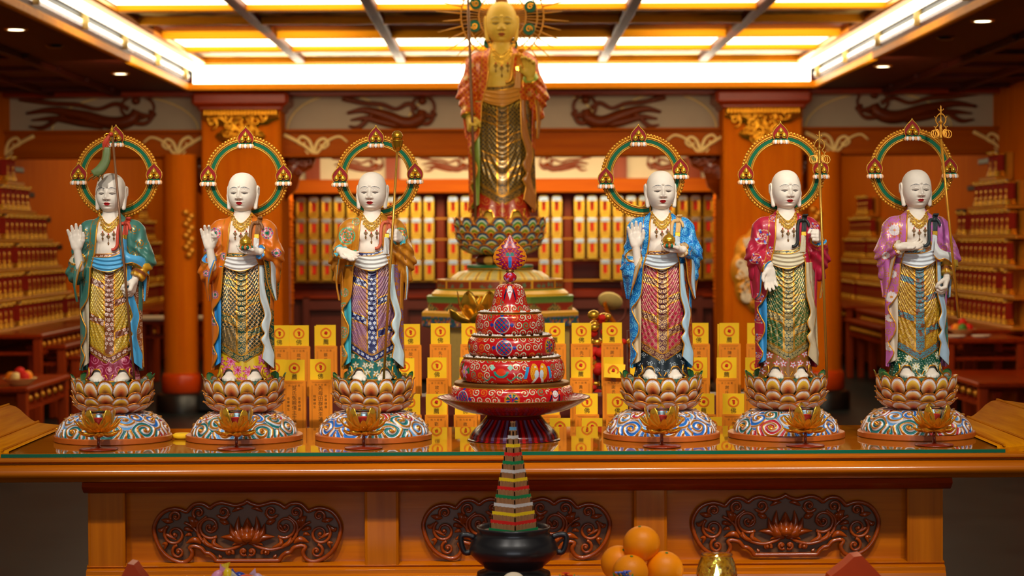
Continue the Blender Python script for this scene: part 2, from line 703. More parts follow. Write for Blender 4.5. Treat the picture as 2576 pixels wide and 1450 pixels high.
# orange lip of the light well
g = G()
for s in (-1, 1):
    g.p(box(s * 2.905, 12.95, CEIL + 0.008, 0.05, 11.1, 0.06, .008))
g.p(box(0, 18.405, CEIL + 0.008, 5.86, 0.05, 0.06, .008))
struct('trim_1', g, M['lip'])
# luminous cove band at the back and along both sides
M['cove'] = emit('cove_light', (1.0, 0.90, 0.66), 6.0)
M['cove_side'] = emit('cove_side_light', (1.0, 0.90, 0.70), 2.6)
g = G().p(box(0, 18.435, 3.13, 5.7, 0.02, 0.185))
tag(g.build('cove_light', M['cove']), 'long white light band at the back edge of the ceiling well', 'light', 'light bands of the ceiling well')
for s, nm in ((-1, 'left'), (1, 'right')):
    r0 = root('cove_light', (s * 2.88, 13, 3.1), 'white light trough running along the %s side of the ceiling well' % nm, 'light', 'light bands of the ceiling well')
    g = G().p(box(s * 0.02, 0, 0.02, 0.02, 10.9, 0.05)).p(box(-s * 0.06, 0, 0.11, 0.02, 10.9, 0.10))
    g.build('light_tube', M['cove_side'], r0)
    g = G().p(box(s * 0.03, 0, 0.065, 0.02, 10.9, 0.035))
    g.build('gap', M['grey'], r0)
    for k in range(8):
        G().p(box(s * 0.0, -5.0 + k * 1.45, 0.045, 0.05, 0.05, 0.13)).build('bracket', M['cream'], r0)
M['wood_ybeam'] = wood('coffer_beam', S(120, 52, 8), S(90, 34, 4), .5, 1, 0, 1.5, .15)
# coffered ceiling in the well
g = G()
ZC = 3.235
for i in range(7):
    x = (i - 3) * 0.92
    if abs(x) < 2.8:
        g.p(box(x, 13, ZC + 0.03, 0.085, 11, 0.07, .01))
BY = [18.3, 17.2, 16.05, 15.0, 14.15, 12.9, 11.7, 10.5, 9.3, 8.1]
struct('trim_32', g, M['wood_ybeam'])
g = G()
for y in BY:
    g.p(box(0, y, ZC + 0.035, 5.75, 0.10, 0.075, .01))
struct('trim_2', g, M['lip'])
g = G()
for s in (-1, 1):
    g.p(box(s * 2.76, 13, ZC + 0.01, 0.1, 11, 0.05, .015))
g.p(box(0, 18.34, ZC + 0.01, 5.7, 0.08, 0.05, .015))
struct('trim_3', g, M['gold_old'])
m, nt, b = _p('painted_panels', 0.5, 0, 0.5)
v = objcoord(nt, (1.0, 2.0, 1))
f1 = noise(nt, 3.2, 5, v)
f2 = noise(nt, 1.7, 4, v)
c = mix(nt, ramp(nt, f1, .48, .56), S(238, 206, 120), S(96, 96, 70))
c = mix(nt, ramp(nt, f2, .55, .62), c, S(170, 96, 40))
nt.links.new(c, b.inputs['Base Color'])
M['panel_paint'] = m
M['panel_dark'] = wood('well_boards', S(110, 34, 4), S(88, 24, 2), 0.45, 0, 0.0)
gl, gp, gd = G(), G(), G()
M['panel_light'] = emit('panel_light', (1.0, 0.86, 0.58), 4.6)
for k in range(9):
    y = (BY[k] + BY[k + 1]) / 2
    if k in (1, 4, 7):
        for i in range(6):
            gl_ = G().p(box((i - 2.5) * 0.92, y, ZC + 0.05, 0.83, BY[k] - BY[k + 1] - .11, 0.012))
            tag(gl_.build('ceiling_light', M['panel_light']), 'glowing white ceiling panel, %s from the left in the %s lit row of the well' % (ORD[i], ('rear', 'middle', 'front')[k // 3]), 'light', 'lit panels of the coffered ceiling')
    else:
        (gp if k in (0, 3, 6) else gd).p(box(0, y, ZC + 0.06, 5.6, BY[k] - BY[k + 1], 0.012))
struct('ceiling_panel_1', gp, M['panel_paint'])
struct('ceiling_panel_2', gd, M['panel_dark'])
struct('ceiling_well', G().p(box(0, 13, ZC + 0.2, 6.0, 11.4, 0.1)), M['ceil'])

# downlights
M['lamp'] = emit('lamp_lens', (1.0, 0.85, 0.55), 9.0)
for px, py, nm in ((40, 69, 'nearer round downlight in the dark ceiling at left'), (303, 181, 'farther round downlight in the dark ceiling at left'),
                   (2472, 58, 'nearer round downlight in the dark ceiling at right'), (2221, 171, 'farther round downlight in the dark ceiling at right')):
    Y = (CEIL - 1.62) * F5 / (600 - py)
    p = P(px, py, Y)
    p.z = CEIL
    r0 = root('downlight', p, nm, 'light', 'recessed downlights')
    G().p(lathe([(0, -0.006), (0.055, -0.006), (0.058, -0.002)], 24)).build('lens', M['lamp'], r0)
    G().p(lathe([(0.058, -0.002), (0.060, -0.010), (0.075, -0.008), (0.078, 0.0)], 24)).build('rim', M['gold_old'], r0)
for px, py, nm in ((137, 110, 'left'), (2380, 99, 'right')):
    Y = (CEIL - 1.62) * F5 / (600 - py)
    p = P(px, py, Y)
    p.z = CEIL
    tag(G().p(lathe([(0, -0.02), (0.05, -0.02), (0.065, -0.004), (0.066, 0.0)], 20)).build('ceiling_speaker', M['black'], None, loc=p), 'dark unlit round fitting in the %s side ceiling' % nm, 'speaker')

# header wall across the hall at Y = 19: white frieze over a reddish beam
YH = 19.0
M['wood_carve'] = wood('frieze_carving_wood', S(122, 52, 10), S(92, 34, 4), .4, 0, 0, 1.0, .25)
M['frieze'] = flat('grey_plaster', S(176, 158, 134), 0.8, 0, 0.3, 0.06, 8)
struct('wall_frieze', G().p(box(0, YH + 0.12, 2.83, 9.5, 0.1, 0.40)), M['frieze'])
g = G().p(box(0, YH, 2.52, 9.5, 0.26, 0.245, .01)).p(box(0, YH - 0.03, 2.645, 9.5, 0.3, 0.03, .01)).p(box(0, YH - 0.03, 2.41, 9.5, 0.3, 0.03, .01))
M['wood_header'] = wood('header_veneer', S(170, 82, 3), S(146, 62, 2), .5, 0, 0, .6, .06)
struct('trim_4', g, M['wood_header'])
struct('trim_5', G().p(box(0, YH - 0.05, CEIL - 0.025, 9.5, 0.3, 0.05, .01)), M['wood_red'])
# arched mouldings on the frieze
for x, w in ((-1.55, 0.5), (-0.52, 0.4), (0.52, 0.4), (1.55, 0.5), (-3.6, 0.7), (3.6, 0.7)):
    th = np.linspace(0, PI, 24)
    p = np.stack([x + w * np.cos(th), np.full(24, YH + 0.065), 2.66 + 0.34 * np.sin(th)], 1)
    struct('trim_%d' % (6 + int((x + 4) * 2)), G().p(tube(p, 0.008, 6)), M['cream'], True)
# inner frieze + beam of the alcove
YA = 21.6
struct('wall_inner_frieze', G().p(box(0, YA + 0.05, 2.45, 4.9, 0.06, 0.42)), M['white'])
struct('trim_30', G().p(box(0, YA, 2.19, 4.9, 0.16, 0.15, .01)).p(box(0, YA, 2.62, 4.9, 0.16, 0.1, .01)), M['wood_beam'])
g = G()
for px in (790, 990, 1560, 1745):
    g.p(box(XX(px, YA), YA + 0.0, 2.40, 0.15, 0.08, 0.30))
struct('trim_31', g, M['wood_red_v'])


def scroll_pts(cx, cz, r, a0, turns, y, n=40, r_end=0.12, dirn=1):
    t = np.linspace(0, 1, n)
    rr = r * (1 - t * (1 - r_end))
    a = a0 + dirn * t * turns * 2 * PI
    return np.stack([cx + rr * np.cos(a), np.full(n, y), cz + rr * np.sin(a)], 1)


# carved flying figures on the friezes (relief, deep-carved wood)
def apsara(name, x, z, w, h, y, mirror, label, group, mat):
    g = G()
    s = -1 if mirror else 1
    def q(pts, r, n=7):
        pts = arr(pts)
        pp = spline(np.stack([x + s * pts[:, 0] * w, np.full(len(pts), y) + (pts[:, 2] if pts.shape[1] > 2 else 0), z + pts[:, 1] * h], 1), 26)
        tt = np.linspace(0, 1, 26)
        rr = np.interp(tt, np.linspace(0, 1, len(r)), r) * h * 1.35
        g.p(tube(pp, rr, n))
    q([(-.5, .02), (-.3, .10), (-.05, -.06), (.12, -.22), (.24, -.24), (.33, -.12), (.36, .10)], [.03, .07, .12, .13, .14, .13, .08])   # legs to torso
    q([(-.46, -.16), (-.28, -.12), (-.06, -.24), (.10, -.30)], [.02, .06, .08, .09])
    g.p(ball((x + s * .36 * w, y - .01, z + .34 * h), .115 * h, 12, 8))
    g.p(ball((x + s * .36 * w, y - .0, z + .46 * h), .07 * h, 10, 8))
    th = np.linspace(-.8, 5.4, 12)
    q([(.37 + .13 * cos(a), .16 + .30 * sin(a)) for a in th], [.03] * 6)
    q([(.30, .12), (.2, .26), (.06, .12), (-.1, .24), (-.3, .28), (-.5, .38), (-.56, .36)], [.05, .05, .04, .05, .05, .06, .02])
    q([(.34, .04), (.44, -.06), (.50, -.02), (.46, .08)], [.05, .05, .05, .03])
    q([(-.06, .02), (-.2, -.02), (-.36, -.34), (-.48, -.32)], [.03, .05, .05, .02])
    q([(.30, -.22), (.42, -.26), (.48, -.12), (.5, .02)], [.05, .05, .04, .02])
    tag(g.build(name, mat, None), label, 'carving', group)


yf = YH + 0.05
for px, py, w, h, mir, lab in ((230, 282, 320, 96, False, 'carved wooden flying figure on the white frieze at far left'),
                               (985, 285, 220, 96, False, 'carved wooden flying figure on the frieze just left of the tall statue'),
                               (1555, 285, 220, 96, True, 'carved wooden flying figure on the frieze just right of the tall statue'),
                               (2310, 275, 300, 96, True, 'carved wooden flying figure on the white frieze at far right')):
    apsara('flying_figure_carving', XX(px, YH), ZZ(py, YH), w * YH / F5, h * YH / F5, yf, mir, lab, 'flying figures of the upper frieze', M['wood_carve'])
for px, mir, lab in ((1125, False, 'small dark carving on the inner frieze left of the tall statue'), (1420, True, 'small dark carving on the inner frieze right of the tall statue'),
                     (905, False, 'small dark carving on the inner frieze behind the third statue'), (1690, True, 'small dark carving on the inner frieze behind the blue-robed statue')):
    apsara('frieze_carving', XX(px, YA), 2.42, 0.52, 0.19, YA + 0.0, mir, lab, 'small carvings of the inner frieze', M['wood_dark'])

# white cloud-scroll inlays on the beam
def beam_scroll(x, mirror, label):
    g = G()
    s = -1 if mirror else 1
    def q(pts, r0, r1):
        pts = arr(pts)
        pp = spline(np.stack([x + s * pts[:, 0], np.full(len(pts), YH - 0.14), 2.52 + pts[:, 1]], 1), 30)
        g.p(tube(pp, np.linspace(r0, r1, 30), 6, flatten=(1, .5)))
    q([(-.30, .02), (-.22, .07), (-.1, .02), (0.0, -.09), (.1, -.02), (.2, .04), (.3, .09)], .010, .020)
    q([(.02, -.09), (-.02, .02), (-.08, .05), (-.12, .0), (-.07, -.04), (-.04, .0)], .018, .008)
    q([(.02, -.09), (.06, .03), (.13, .07), (.17, .02), (.12, -.01), (.10, .02)], .018, .008)
    q([(.0, -.09), (.05, -.11), (.1, -.06)], .018, .006)
    tag(g.build('beam_scroll_inlay', M['cream']), label, 'carving', 'pale scroll inlays of the beam')


for px, mir, lab in ((20, False, 'pale scroll inlay on the red beam at the far left edge'), (450, False, 'pale scroll inlay on the beam left of the left square column'),
                     (800, True, 'pale scroll inlay on the beam right of the left square column'), (1755, False, 'pale scroll inlay on the beam left of the right square column'),
                     (2100, True, 'pale scroll inlay on the beam right of the right square column'), (2520, True, 'pale scroll inlay on the red beam at the far right edge')):
    beam_scroll(XX(px, YH), mir, lab)

# square columns with gilt lambrequin
def lambrequin(w, h):
    half = [(.50, .0), (.52, -.24), (.44, -.30), (.36, -.40), (.26, -.42), (.22, -.50), (.30, -.60), (.34, -.72), (.28, -.84), (.16, -.93), (.07, -1.0)]
    pts = [(a * w, c * h) for a, c in half] + [(-a * w, c * h) for a, c in half[::-1]]
    return pts[::-1]


for s, nm in ((-1, 'left'), (1, 'right')):
    cx = s * 2.44
    r0 = root('square_column', (cx, YH, 0), 'square orange wooden column with gilded capital ornament, on the %s side of the hall' % nm, 'column', 'square columns')
    G().p(box(0, 0, 1.45, 0.74, 0.74, 2.9, .02)).build('shaft', M['wood_orange'], r0, False)
    g = G().p(box(0, 0, 2.93, 0.90, 0.90, 0.13, .03)).p(box(0, 0, 2.85, 0.80, 0.80, 0.06, .02)).p(box(0, 0, 2.88, 0.84, 0.84, 0.05, .02))
    g.build('capital', M['wood_red'], r0, False)
    G().p(box(0, 0, 0.10, 0.86, 0.86, 0.2, .03)).build('plinth', M['dark'], r0, False)
    g = G()
    V, Q, T = prism(lambrequin(0.70, 0.33), -0.40, -0.365)
    g.add(V + arr((0, 0, 2.82)), Q, T)
    for k in range(22):
        g.p(tube(spline([(-.33 + k * .0314, -.405, 2.835), (-.33 + k * .0314, -.41, 2.765)], 4), 0.014, 6))
    rnd = random.Random(4)
    for k in range(34):
        a = (rnd.random() - .5)
        zz = rnd.random()
        w = .55 if zz < .3 else .26
        g.p(tube(scroll_pts(a * w, 2.79 - zz * .28, .035 + .03 * rnd.random(), rnd.random() * 6, 1.1, -.405, 14, .2), .010, 5))
    g.build('gilt_ornament', M['gold'], r0)
    # round half-column beside it with red collar and dark stone foot
    r1 = root('round_column', (s * 3.03, 18.75, 0), 'slim round wooden column with red base beside the %s square column' % nm, 'column', 'round columns')
    g = G().p(lathe([(0.165, 0.36), (0.16, 0.40), (0.16, 2.42)], 28))
    g.build('shaft', M['wood_orange'], r1)
    G().p(lathe([(0.17, 0.18), (0.188, 0.20), (0.188, 0.33), (0.18, 0.345), (0.165, 0.37), (0, .372)], 28)).build('collar', M['lacquer'], r1)
    G().p(lathe([(0.24, 0.0), (0.24, 0.16), (0.2, 0.185), (0, .19)], 28)).build('foot', M['dark'], r1)
    g = G()
    for k in range(12):
        g.p(ball((-s * .1 + .03 * sin(k * 2.1), -.15, 1.48 + k * .036), .034, 8, 6))
    g.build('gilt_ornament', M['gold_old'], r1)
    # carved corbels under the beam
    for q, off in ((-1, -0.62), (1, 0.62)):
        g = G()
        px_ = cx + off * 1.0
        d = -1 if q > 0 else 1
        V, Q, T = prism([(0, 0), (.30 * d * -1, 0), (.26 * d * -1, -.10), (.15 * d * -1, -.16), (.11 * d * -1, -.30), (.03 * d * -1, -.38), (0, -.42)][::(1 if d > 0 else -1)], -0.03, 0.03)
        ox = cx + q * 0.37
        g.add(V + arr((ox, YH, 2.40)), Q, T)
        rnd = random.Random(9)
        for k in range(16):
            a, zz = rnd.random(), rnd.random()
            if a < 1.05 - zz:
                g.p(tube(scroll_pts(ox + q * (.02 + a * .24), 2.38 - zz * .34, .03 + .025 * rnd.random(), rnd.random() * 6, 1.2, YH - .045, 14, .2), .011, 5))
        where = {(-1, -1): 'outer side of the left', (-1, 1): 'inner side of the left', (1, -1): 'inner side of the right', (1, 1): 'outer side of the right'}[(s, q)]
        tag(g.build('carved_corbel', M['wood_dark']), 'dark carved wooden corbel under the beam, %s square column' % where, 'carving', 'carved corbels')

# cloud-shaped carving on the right square column
r0 = root('cloud_carving', (2.44 - .03, YH - .40, ZZ(680, YH)), 'scalloped white and gold cloud carving on the right square column', 'carving')
g, g2 = G(), G()
th = np.linspace(0, 2 * PI, 72, endpoint=False)
rr = 1 + .09 * np.abs(np.sin(4.5 * th))
poly = [(0.26 * r_ * cos(t), 0.38 * r_ * sin(t)) for t, r_ in zip(th, rr)]
g.p(prism(poly, -.02, .03))
rnd = random.Random(3)
for k in range(60):
    a, rad = rnd.random() * 6.28, math.sqrt(rnd.random())
    (g2 if k % 2 else g).p(tube(scroll_pts(.23 * rad * cos(a), .34 * rad * sin(a), .05, rnd.random() * 6, 1.3, -.035, 14, .2), .016, 5))
g.build('cloud_ground', M['gold_old'], r0)
g2.build('cloud_scrolls', M['white'], r0)

# alcove shelf with the little gilded shrine boxes
r0 = root('shrine_shelf', (0, 22.2, 0), 'long wooden wall shelf holding rows of small gilded shrine boxes at the far end', 'shelf')
g = G()
YS = 22.0
kx = YS / F5
ZR = [ZZ(p, YS) for p in (560, 635, 708, 783)]
g.p(box(0, .35, 1.0, 4.8, .6, .10, .01)).p(box(0, .5, 1.62, 4.9, .06, 1.3)).build('carcass', M['wood_red'], r0, False)
for px in (716, 1108, 1430, 1812):
    G().p(box(XX(px, YS), .1, 1.55, 22 * kx, .3, 1.24, .01)).build('post', M['wood_red_v'], r0, False)
rowz = [ZZ(py, YS) for py in (716, 640, 562, 556 - 70)]
tops = [484, 560, 635, 700]
hh = 76 * kx
zrows = [ZZ(py, YS) for py in (722, 648, 572, 497 + 62)]
g = G()
rows = []
for k in range(4):
    z = 1.16 + k * 0.232
    rows.append(z)
    g.p(box(0, .12, z - .012, 4.7, .36, .02, .004))
g.build('board', M['gold_old'], r0, False)
for k, py in ((0, 900), (1, 960)):
    pass
g = G().p(box(0, .3, .5, 4.7, .3, .9))
for x in np.linspace(-2.2, 2.2, 9):
    g.p(box(x, .1, .5, .07, .1, .95)).p(box(x + .27, .08, .88, .5, .05, .1))
g.build('cabinet', M['shade'], r0, False)

g1 = G().p(box(0, 0, .018, .118, .11, .036, .005)).p(box(0, 0, .222, .122, .11, .03, .006)).p(box(-.052, -.02, .12, .014, .07, .18)).p(box(.052, -.02, .12, .014, .07, .18)).p(box(0, .03, .12, .118, .04, .19))
g1.p(box(0, -.035, .052, .09, .02, .022, .004))
V, Q, T = prism([(-.058, .236), (.058, .236), (.03, .252), (-.03, .252)], -.05, .04)
g1.add(V, Q, T)
proto = root('shrine_box', (0, 0, -5), 'x', 'shrine box', 'gilded shrine boxes on the far shelf')
g1.build('box_frame', M['gold_b'], proto, False, scale=.92)
G().p(box(0, -.012, .13, .046, .03, .105)).build('red_panel', M['red_ink'], proto, False, scale=.92)
G().p(box(0, -.055, .226, .10, .012, .022)).p(box(0, -.055, .20, .104, .008, .012)).build('silver_trim', M['silver'], proto, False, scale=.92)
bays = (('left', 742, 1096, 11), ('centre', 1124, 1418, 9), ('right', 1442, 1800, 11))
first = True
for bay, x0, x1, n in bays:
    for k in range(4):
        for i in range(n):
            px = x0 + (i + .5) * (x1 - x0) / n
            if bay == 'centre' and 1190 < px < 1345:
                continue
            if bay == 'right' and k == 0 and i in (0, 1, 5):
                continue
            o = proto if first else copy_tree(proto)
            first = False
            o.location = (XX(px, YS), YS + .06, rows[k])
            row = ('bottom', 'second lowest', 'second highest', 'top')[k]
            o['label'] = 'gilded shrine box, %s from left in the %s row of the %s shelf bay' % (ORD[i], row, bay)

# ------------------------------------------------------------------ aisles: pyramids of gilded statuettes on stepped stands
M['red_niche'] = flat('red_niche', S(150, 30, 8), .5, 0, .3, .1, 20)
sg = G()
sg.p(box(0, 0, .012, .13, .10, .024, .004)).p(box(0, 0, .038, .115, .09, .02, .004))
sg.p(lathe([(0, .048), (.036, .05), (.042, .07), (.024, .085), (.030, .10), (.034, .13), (.022, .152), (.012, .158), (.017, .172), (.014, .19), (0, .2)], 10))
sg.p(box(0, 0, .205, .128, .09, .018, .004))
for k in range(3):
    sg.p(ball((-.04 + .04 * k, -.045, .222), .012, 8, 6))
prot = root('gilded_statuette', (0, 0, -6), 'x', 'statuette', 'gilded statuettes on the stepped stands')
sg.build('figure', M['gold_b'], prot)
G().p(box(0, .04, .125, .10, .012, .15)).p(box(-.055, .0, .125, .014, .06, .15)).p(box(.055, .0, .125, .014, .06, .15)).build('red_niche', M['red_niche'], prot, False)
G().p(box(0, -.03, .219, .12, .03, .014, .003)).build('silver_trim', M['silver'], prot, False)
first = True


def pyramid(s, yc, spec, zbase, ymin, which):
    global first
    side = 'left' if s < 0 else 'right'
    g = G()
    for k, half in enumerate(spec):
        z = zbase + k * .27
        depth = .22 - k * .012
        ya = max(yc - half, ymin - .3)
        g.p(box(s * (4.69 - depth / 2), (ya + yc + half) / 2, z - .0175, depth, yc + half - ya, .035, .006))
        g.p(box(s * 4.665, (ya + yc + half) / 2, z + .11, .05, yc + half - ya, .22))
    tag(g.build('stepped_stand', M['gold_old'], None, False), 'gilded tiered wall stand carrying statuettes along the %s wall, %s' % (side, which), 'stand', 'stepped statuette stands')
    for k, half in enumerate(spec):
        z = zbase + k * .27
        depth = .22 - k * .012
        n = int((2 * half - .1) / .187)
        for i in range(n):
            y = yc - half + .12 + i * .187
            if y < ymin or (k + i * 3 + (1 if s > 0 else 0)) % 11 == 4:
                continue
            o = prot if first else copy_tree(prot)
            first = False
            o.location = (s * (4.69 - depth + .052), y, z + .003)
            o.rotation_euler = (0, 0, -s * PI / 2)
            o['label'] = 'gilded statuette, %s from near end, %s tier of the %s stand at %s wall' % (ORD[i - sum(1 for q in range(i) if yc - half + .12 + q * .187 < ymin)], ('lowest', 'second', 'third', 'fourth', 'fifth', 'top')[k], 'near' if which.startswith('near') else 'far', side)


for s in (-1, 1):
    pyramid(s, 18.6, [3.3, 2.15, 1.75, 1.4, .75, .32], .82, 17.75, 'nearer of the two')
    pyramid(s, 25.2, [2.2, 1.7, 1.3, .9, .45], .82, 22.9, 'farther of the two')

# number plates on the aisle walls
for s, lst in ((-1, ((50, 427), (77, 490), (118, 553), (147, 622), (182, 690))), (1, ((2476, 406), (2448, 473), (2419, 532), (2200, 555), (2172, 607)))):
    for i, (px, py) in enumerate(lst):
        off = abs(px - 1265)
        Y = 4.69 * F5 / off
        p = P(px, py, Y)
        tag(G().p(box(s * 4.69, p.y, p.z, .012, .42, .05, .004)).build('number_plate', M['dark'], None, False),
            'small dark plate on the %s wall, %s from the top beside the statuette steps' % ('left' if s < 0 else 'right', ORD[i]), 'plate', 'dark number plates on the walls')


# nested fretwork tables along the aisle walls
def fret_table(x, y, w, d, h, label, group, gold=True, rz=0.0):
    """w along local x (front faces local -y)"""
    r0 = root('fretwork_table', (x, y, 0), label, 'table', group, rz)
    G().p(box(0, 0, h - .02, w, d, .04, .008)).build('tabletop', M['wood_red'], r0, False)
    for a in (-1, 1):
        for c_ in (-1, 1):
            G().p(box(a * (w / 2 - .05), c_ * (d / 2 - .05), (h - .04) / 2, .075, .075, h - .04, .008)).build('leg', M['wood_red_v'], r0, False)
    g = G()
    for c_ in (-1, 1):
        g.p(box(0, c_ * (d / 2 - .05), h - .17, w - .12, .03, .03))
    n = max(2, int(w / .22))
    for i in range(n):
        xx = -w / 2 + .12 + (i + .5) * (w - .24) / n
        g.p(box(xx - .05, -d / 2 + .05, h - .10, .022, .03, .13))
    for a in (-1, 1):
        g.p(box(a * (w / 2 - .05), 0, h - .17, .03, d - .12, .03))
    g.build('apron', M['wood_red'], r0, False)
    if gold:
        for i in range(n):
            xx = -w / 2 + .12 + (i + .5) * (w - .24) / n
            G().p(ball((0, 0, 0), .028, 8, 6)).build('gilt_knob', M['gold_old'], r0, loc=(xx, -d / 2 + .045, h - .10))
    return r0


for s, nm in ((-1, 'left'), (1, 'right')):
    rz = PI / 2 if s < 0 else -PI / 2
    for (x, y, w, d, h, wh) in ((4.36, 18.75, 2.5, .62, .795, 'tallest of the near nested set'), (4.10, 18.95, 2.2, .36, .68, 'middle of the near nested set'),
                                (4.00, 19.05, 1.9, .30, .57, 'lowest of the near nested set'), (4.36, 21.6, 2.5, .62, .795, 'tallest of the far nested set'),
                                (4.10, 21.7, 2.2, .36, .68, 'middle of the far nested set'), (4.36, 25.2, 3.4, .62, .795, 'beneath the farthest statuettes')):
        fret_table(s * x, y, w, d, h, 'reddish fretwork table along the %s wall, %s' % (nm, wh), 'fretwork tables of the aisles', True, rz)
    fret_table(s * 4.02, 15.9, 1.5, .8, .50, 'low reddish offering table at the %s edge of the picture' % nm, 'low offering tables', True, rz)
fret_table(4.05, 17.1, .9, .7, .76, 'offering table with fruit plates in front of the right stand', 'offering tables with fruit', False, -PI / 2)
fret_table(-3.35, 20.9, .9, .5, .78, 'plain table with a white top plank behind the first statue', 'aisle tables', False, 0)
tag(G().p(box(-3.35, 20.9, .80, 1.0, .55, .035, .01)).build('white_plank', M['white'], None, False), 'white plank lying on the table behind the first statue', 'plank')


def fruit_bowl(x, y, z, r, label, seed, cols):
    r0 = root('fruit_bowl', (x, y, z), label, 'bowl', 'bowls of offerings')
    G().p(lathe([(0, .005), (r * .5, 0), (r * .6, .01), (r, r * .42), (r * 1.02, r * .44), (r * .96, r * .42), (r * .5, .03), (0, .028)], 24)).build('bowl', M['cream'], r0)
    rnd = random.Random(seed)
    for k in range(7):
        a = k * 0.9
        q = r * (.55 if k else 0)
        c_ = cols[k % len(cols)]
        f_ = G().p(ball((0, 0, 0), r * .34, 12, 8)).build('fruit', c_, None, loc=(x + q * cos(a), y + q * sin(a), z + r * .44 + rnd.random() * r * .1 + (.04 if not k else 0)))
        tag(f_, '%s fruit in the %s' % (('red', 'orange', 'pale', 'green')[[M['red_ink'], M['orange_card'], M['cream'], M.get('green')].index(c_)] if c_ in (M['red_ink'], M['orange_card'], M['cream'], M.get('green')) else 'ripe', label), 'fruit', 'pieces of fruit in the ' + label[:40])


M['green'] = flat('green_leaf', S(70, 130, 40), 0.5)
fruit_bowl(-3.74, 15.4, .50, .13, 'pale bowl of red fruit on the low left table', 1, (M['red_ink'], M['orange_card'], M['cream']))
fruit_bowl(4.0, 17.3, .76, .12, 'bowl of bright fruit on the right offering table', 2, (M['red_ink'], M['orange_card'], M['green']))
for k, (dx, dy) in enumerate(((-.12, -.3), (.1, -.28))):
    tag(G().p(lathe([(0, .0), (.05, 0), (.085, .02), (.08, .022), (.04, .008), (0, .008)], 20)).build('small_dish', M['white'], None, loc=(3.95 + dx, 17.1 + dy, .76)), 'small white dish on the right offering table, %s one' % ('left', 'right')[k], 'dish', 'small dishes on the right offering table')

# framed poster by the left square column, carved flame strips at the alcove mouth
r0 = root('poster_board', (XX(700, 20.2), 20.2, 0), 'standing blue and white poster board behind the orange-robed statue', 'poster')
G().p(box(0, 0, 1.15, .24, .03, .78, .005)).build('poster', flat('blue_poster', S(150, 176, 200), 0.5, 0, .5, .4, 9), r0, False)
G().p(box(0, .03, .4, .05, .03, .8)).p(box(0, .03, .02, .3, .3, .04)).build('stand', M['black'], r0, False)
for s, px, nm in ((-1, 728, 'left'), (1, 1806, 'right')):
    g = G()
    x = XX(px, 20.6)
    rnd = random.Random(7)
    for k in range(26):
        z = .95 + k * .042
        g.p(tube(spline([(x - .03 * s, 20.55, z), (x + .03 * s * rnd.random(), 20.52, z + .05), (x + .01, 20.55, z + .12)], 8), np.linspace(.034, .008, 8), 6))
    g.p(box(x, 20.62, 1.1, .07, .05, 2.2))
    tag(g.build('carved_strip', M['wood_beam']), 'upright carved flame strip at the %s mouth of the shrine alcove' % nm, 'carving', 'carved strips of the alcove')
# ------------------------------------------------------------------ the altar table
GZ = 1.06            # top of the glass
YF, YB = 5.22, 5.90  # front and back edge of the glass
KF = YF / F5
m, nt, b = _p('table_glass_top', 0.03, 0, 0.75, 0.0)
f = noise(nt, 2.2, 5, objcoord(nt, (0.7, 14, 14)), .6)
nt.links.new(mix(nt, ramp(nt, f, .3, .7), S(176, 104, 14), S(150, 84, 8)), b.inputs['Base Color'])
b.inputs['IOR'].default_value = 1.52
M['glass_top'] = m
M['glass_edge'] = flat('green_glass_edge', S(6, 92, 66), 0.12, 0, .6, .15, 8, .4)


def prof_y(pts, y0):
    return [(y0 + a, z) for a, z in pts]


alt = root('altar_table', (0, 0, 0), 'long honey-brown altar table with glass top and carved lotus front panels', 'table')
HW = 1.62
# glass sheet: face and green edge
V, Q, T = box(0, (YF + YB) / 2, GZ - .0005, 2 * 1.318, YB - YF - .002, .001)
G().add(V, Q, T).build('glass_top', M['glass_top'], alt, False)
G().p(box(0, (YF + YB) / 2, GZ - .0055, 2 * 1.32, YB - YF, .009)).build('glass_edge', M['glass_edge'], alt, False)


def zt(py, Y=YF):
    return 1.62 - (py - 600) * Y / F5


zg = GZ - .010
prof = [(YB + .02, zg), (YF + .004, zg), (YF - .012, zg - .002), (YF - .019, zg - .008), (YF - .019, zg - .014), (YF - .012, zg - .021), (YF - .004, zg - .0225),
        (YF - .004, zg - .026), (YF - .014, zg - .028)]
for t in np.linspace(0, 1, 14):
    a = t * PI * .62
    prof.append((YF - .016 - .016 * sin(a * 1.25) + .0 * t, zg - .030 - .045 * t))
prof += [(YF - .005, zg - .079), (YF + .012, zg - .082), (YF + .016, zg - .090), (YF + .024, zg - .1), (YF + .040, zg - .104), (YB, zg - .104)]
prof = [(y, zg - (zg - z) * .68) for y, z in prof]
prof = prof[::-1]
V, Q, T = extrude_x(prof, -HW, HW)
G().add(V, Q, T).build('top_moulding', M['wood'], alt, True, angle=28)
xl, xr = (195 - 1265) * KF, (2405 - 1265) * KF
z1 = zg - .0707
prof = [(YF + .036, z1), (YF + .030, z1 - .012), (YF + .05, z1 - .028), (YF + .062, z1 - .032), (YB - .04, z1 - .032), (YB - .04, z1)]
V, Q, T = extrude_x(prof[::-1] if False else prof, xl, xr)
G().add(V, Q, T).build('waist_moulding', M['wood_red'], alt, True, angle=28)
YP = YF + .085
kp = YP / F5


def zp(py):
    return 1.62 - (py - 600) * kp


def xp(px):
    return (px - 1265) * kp


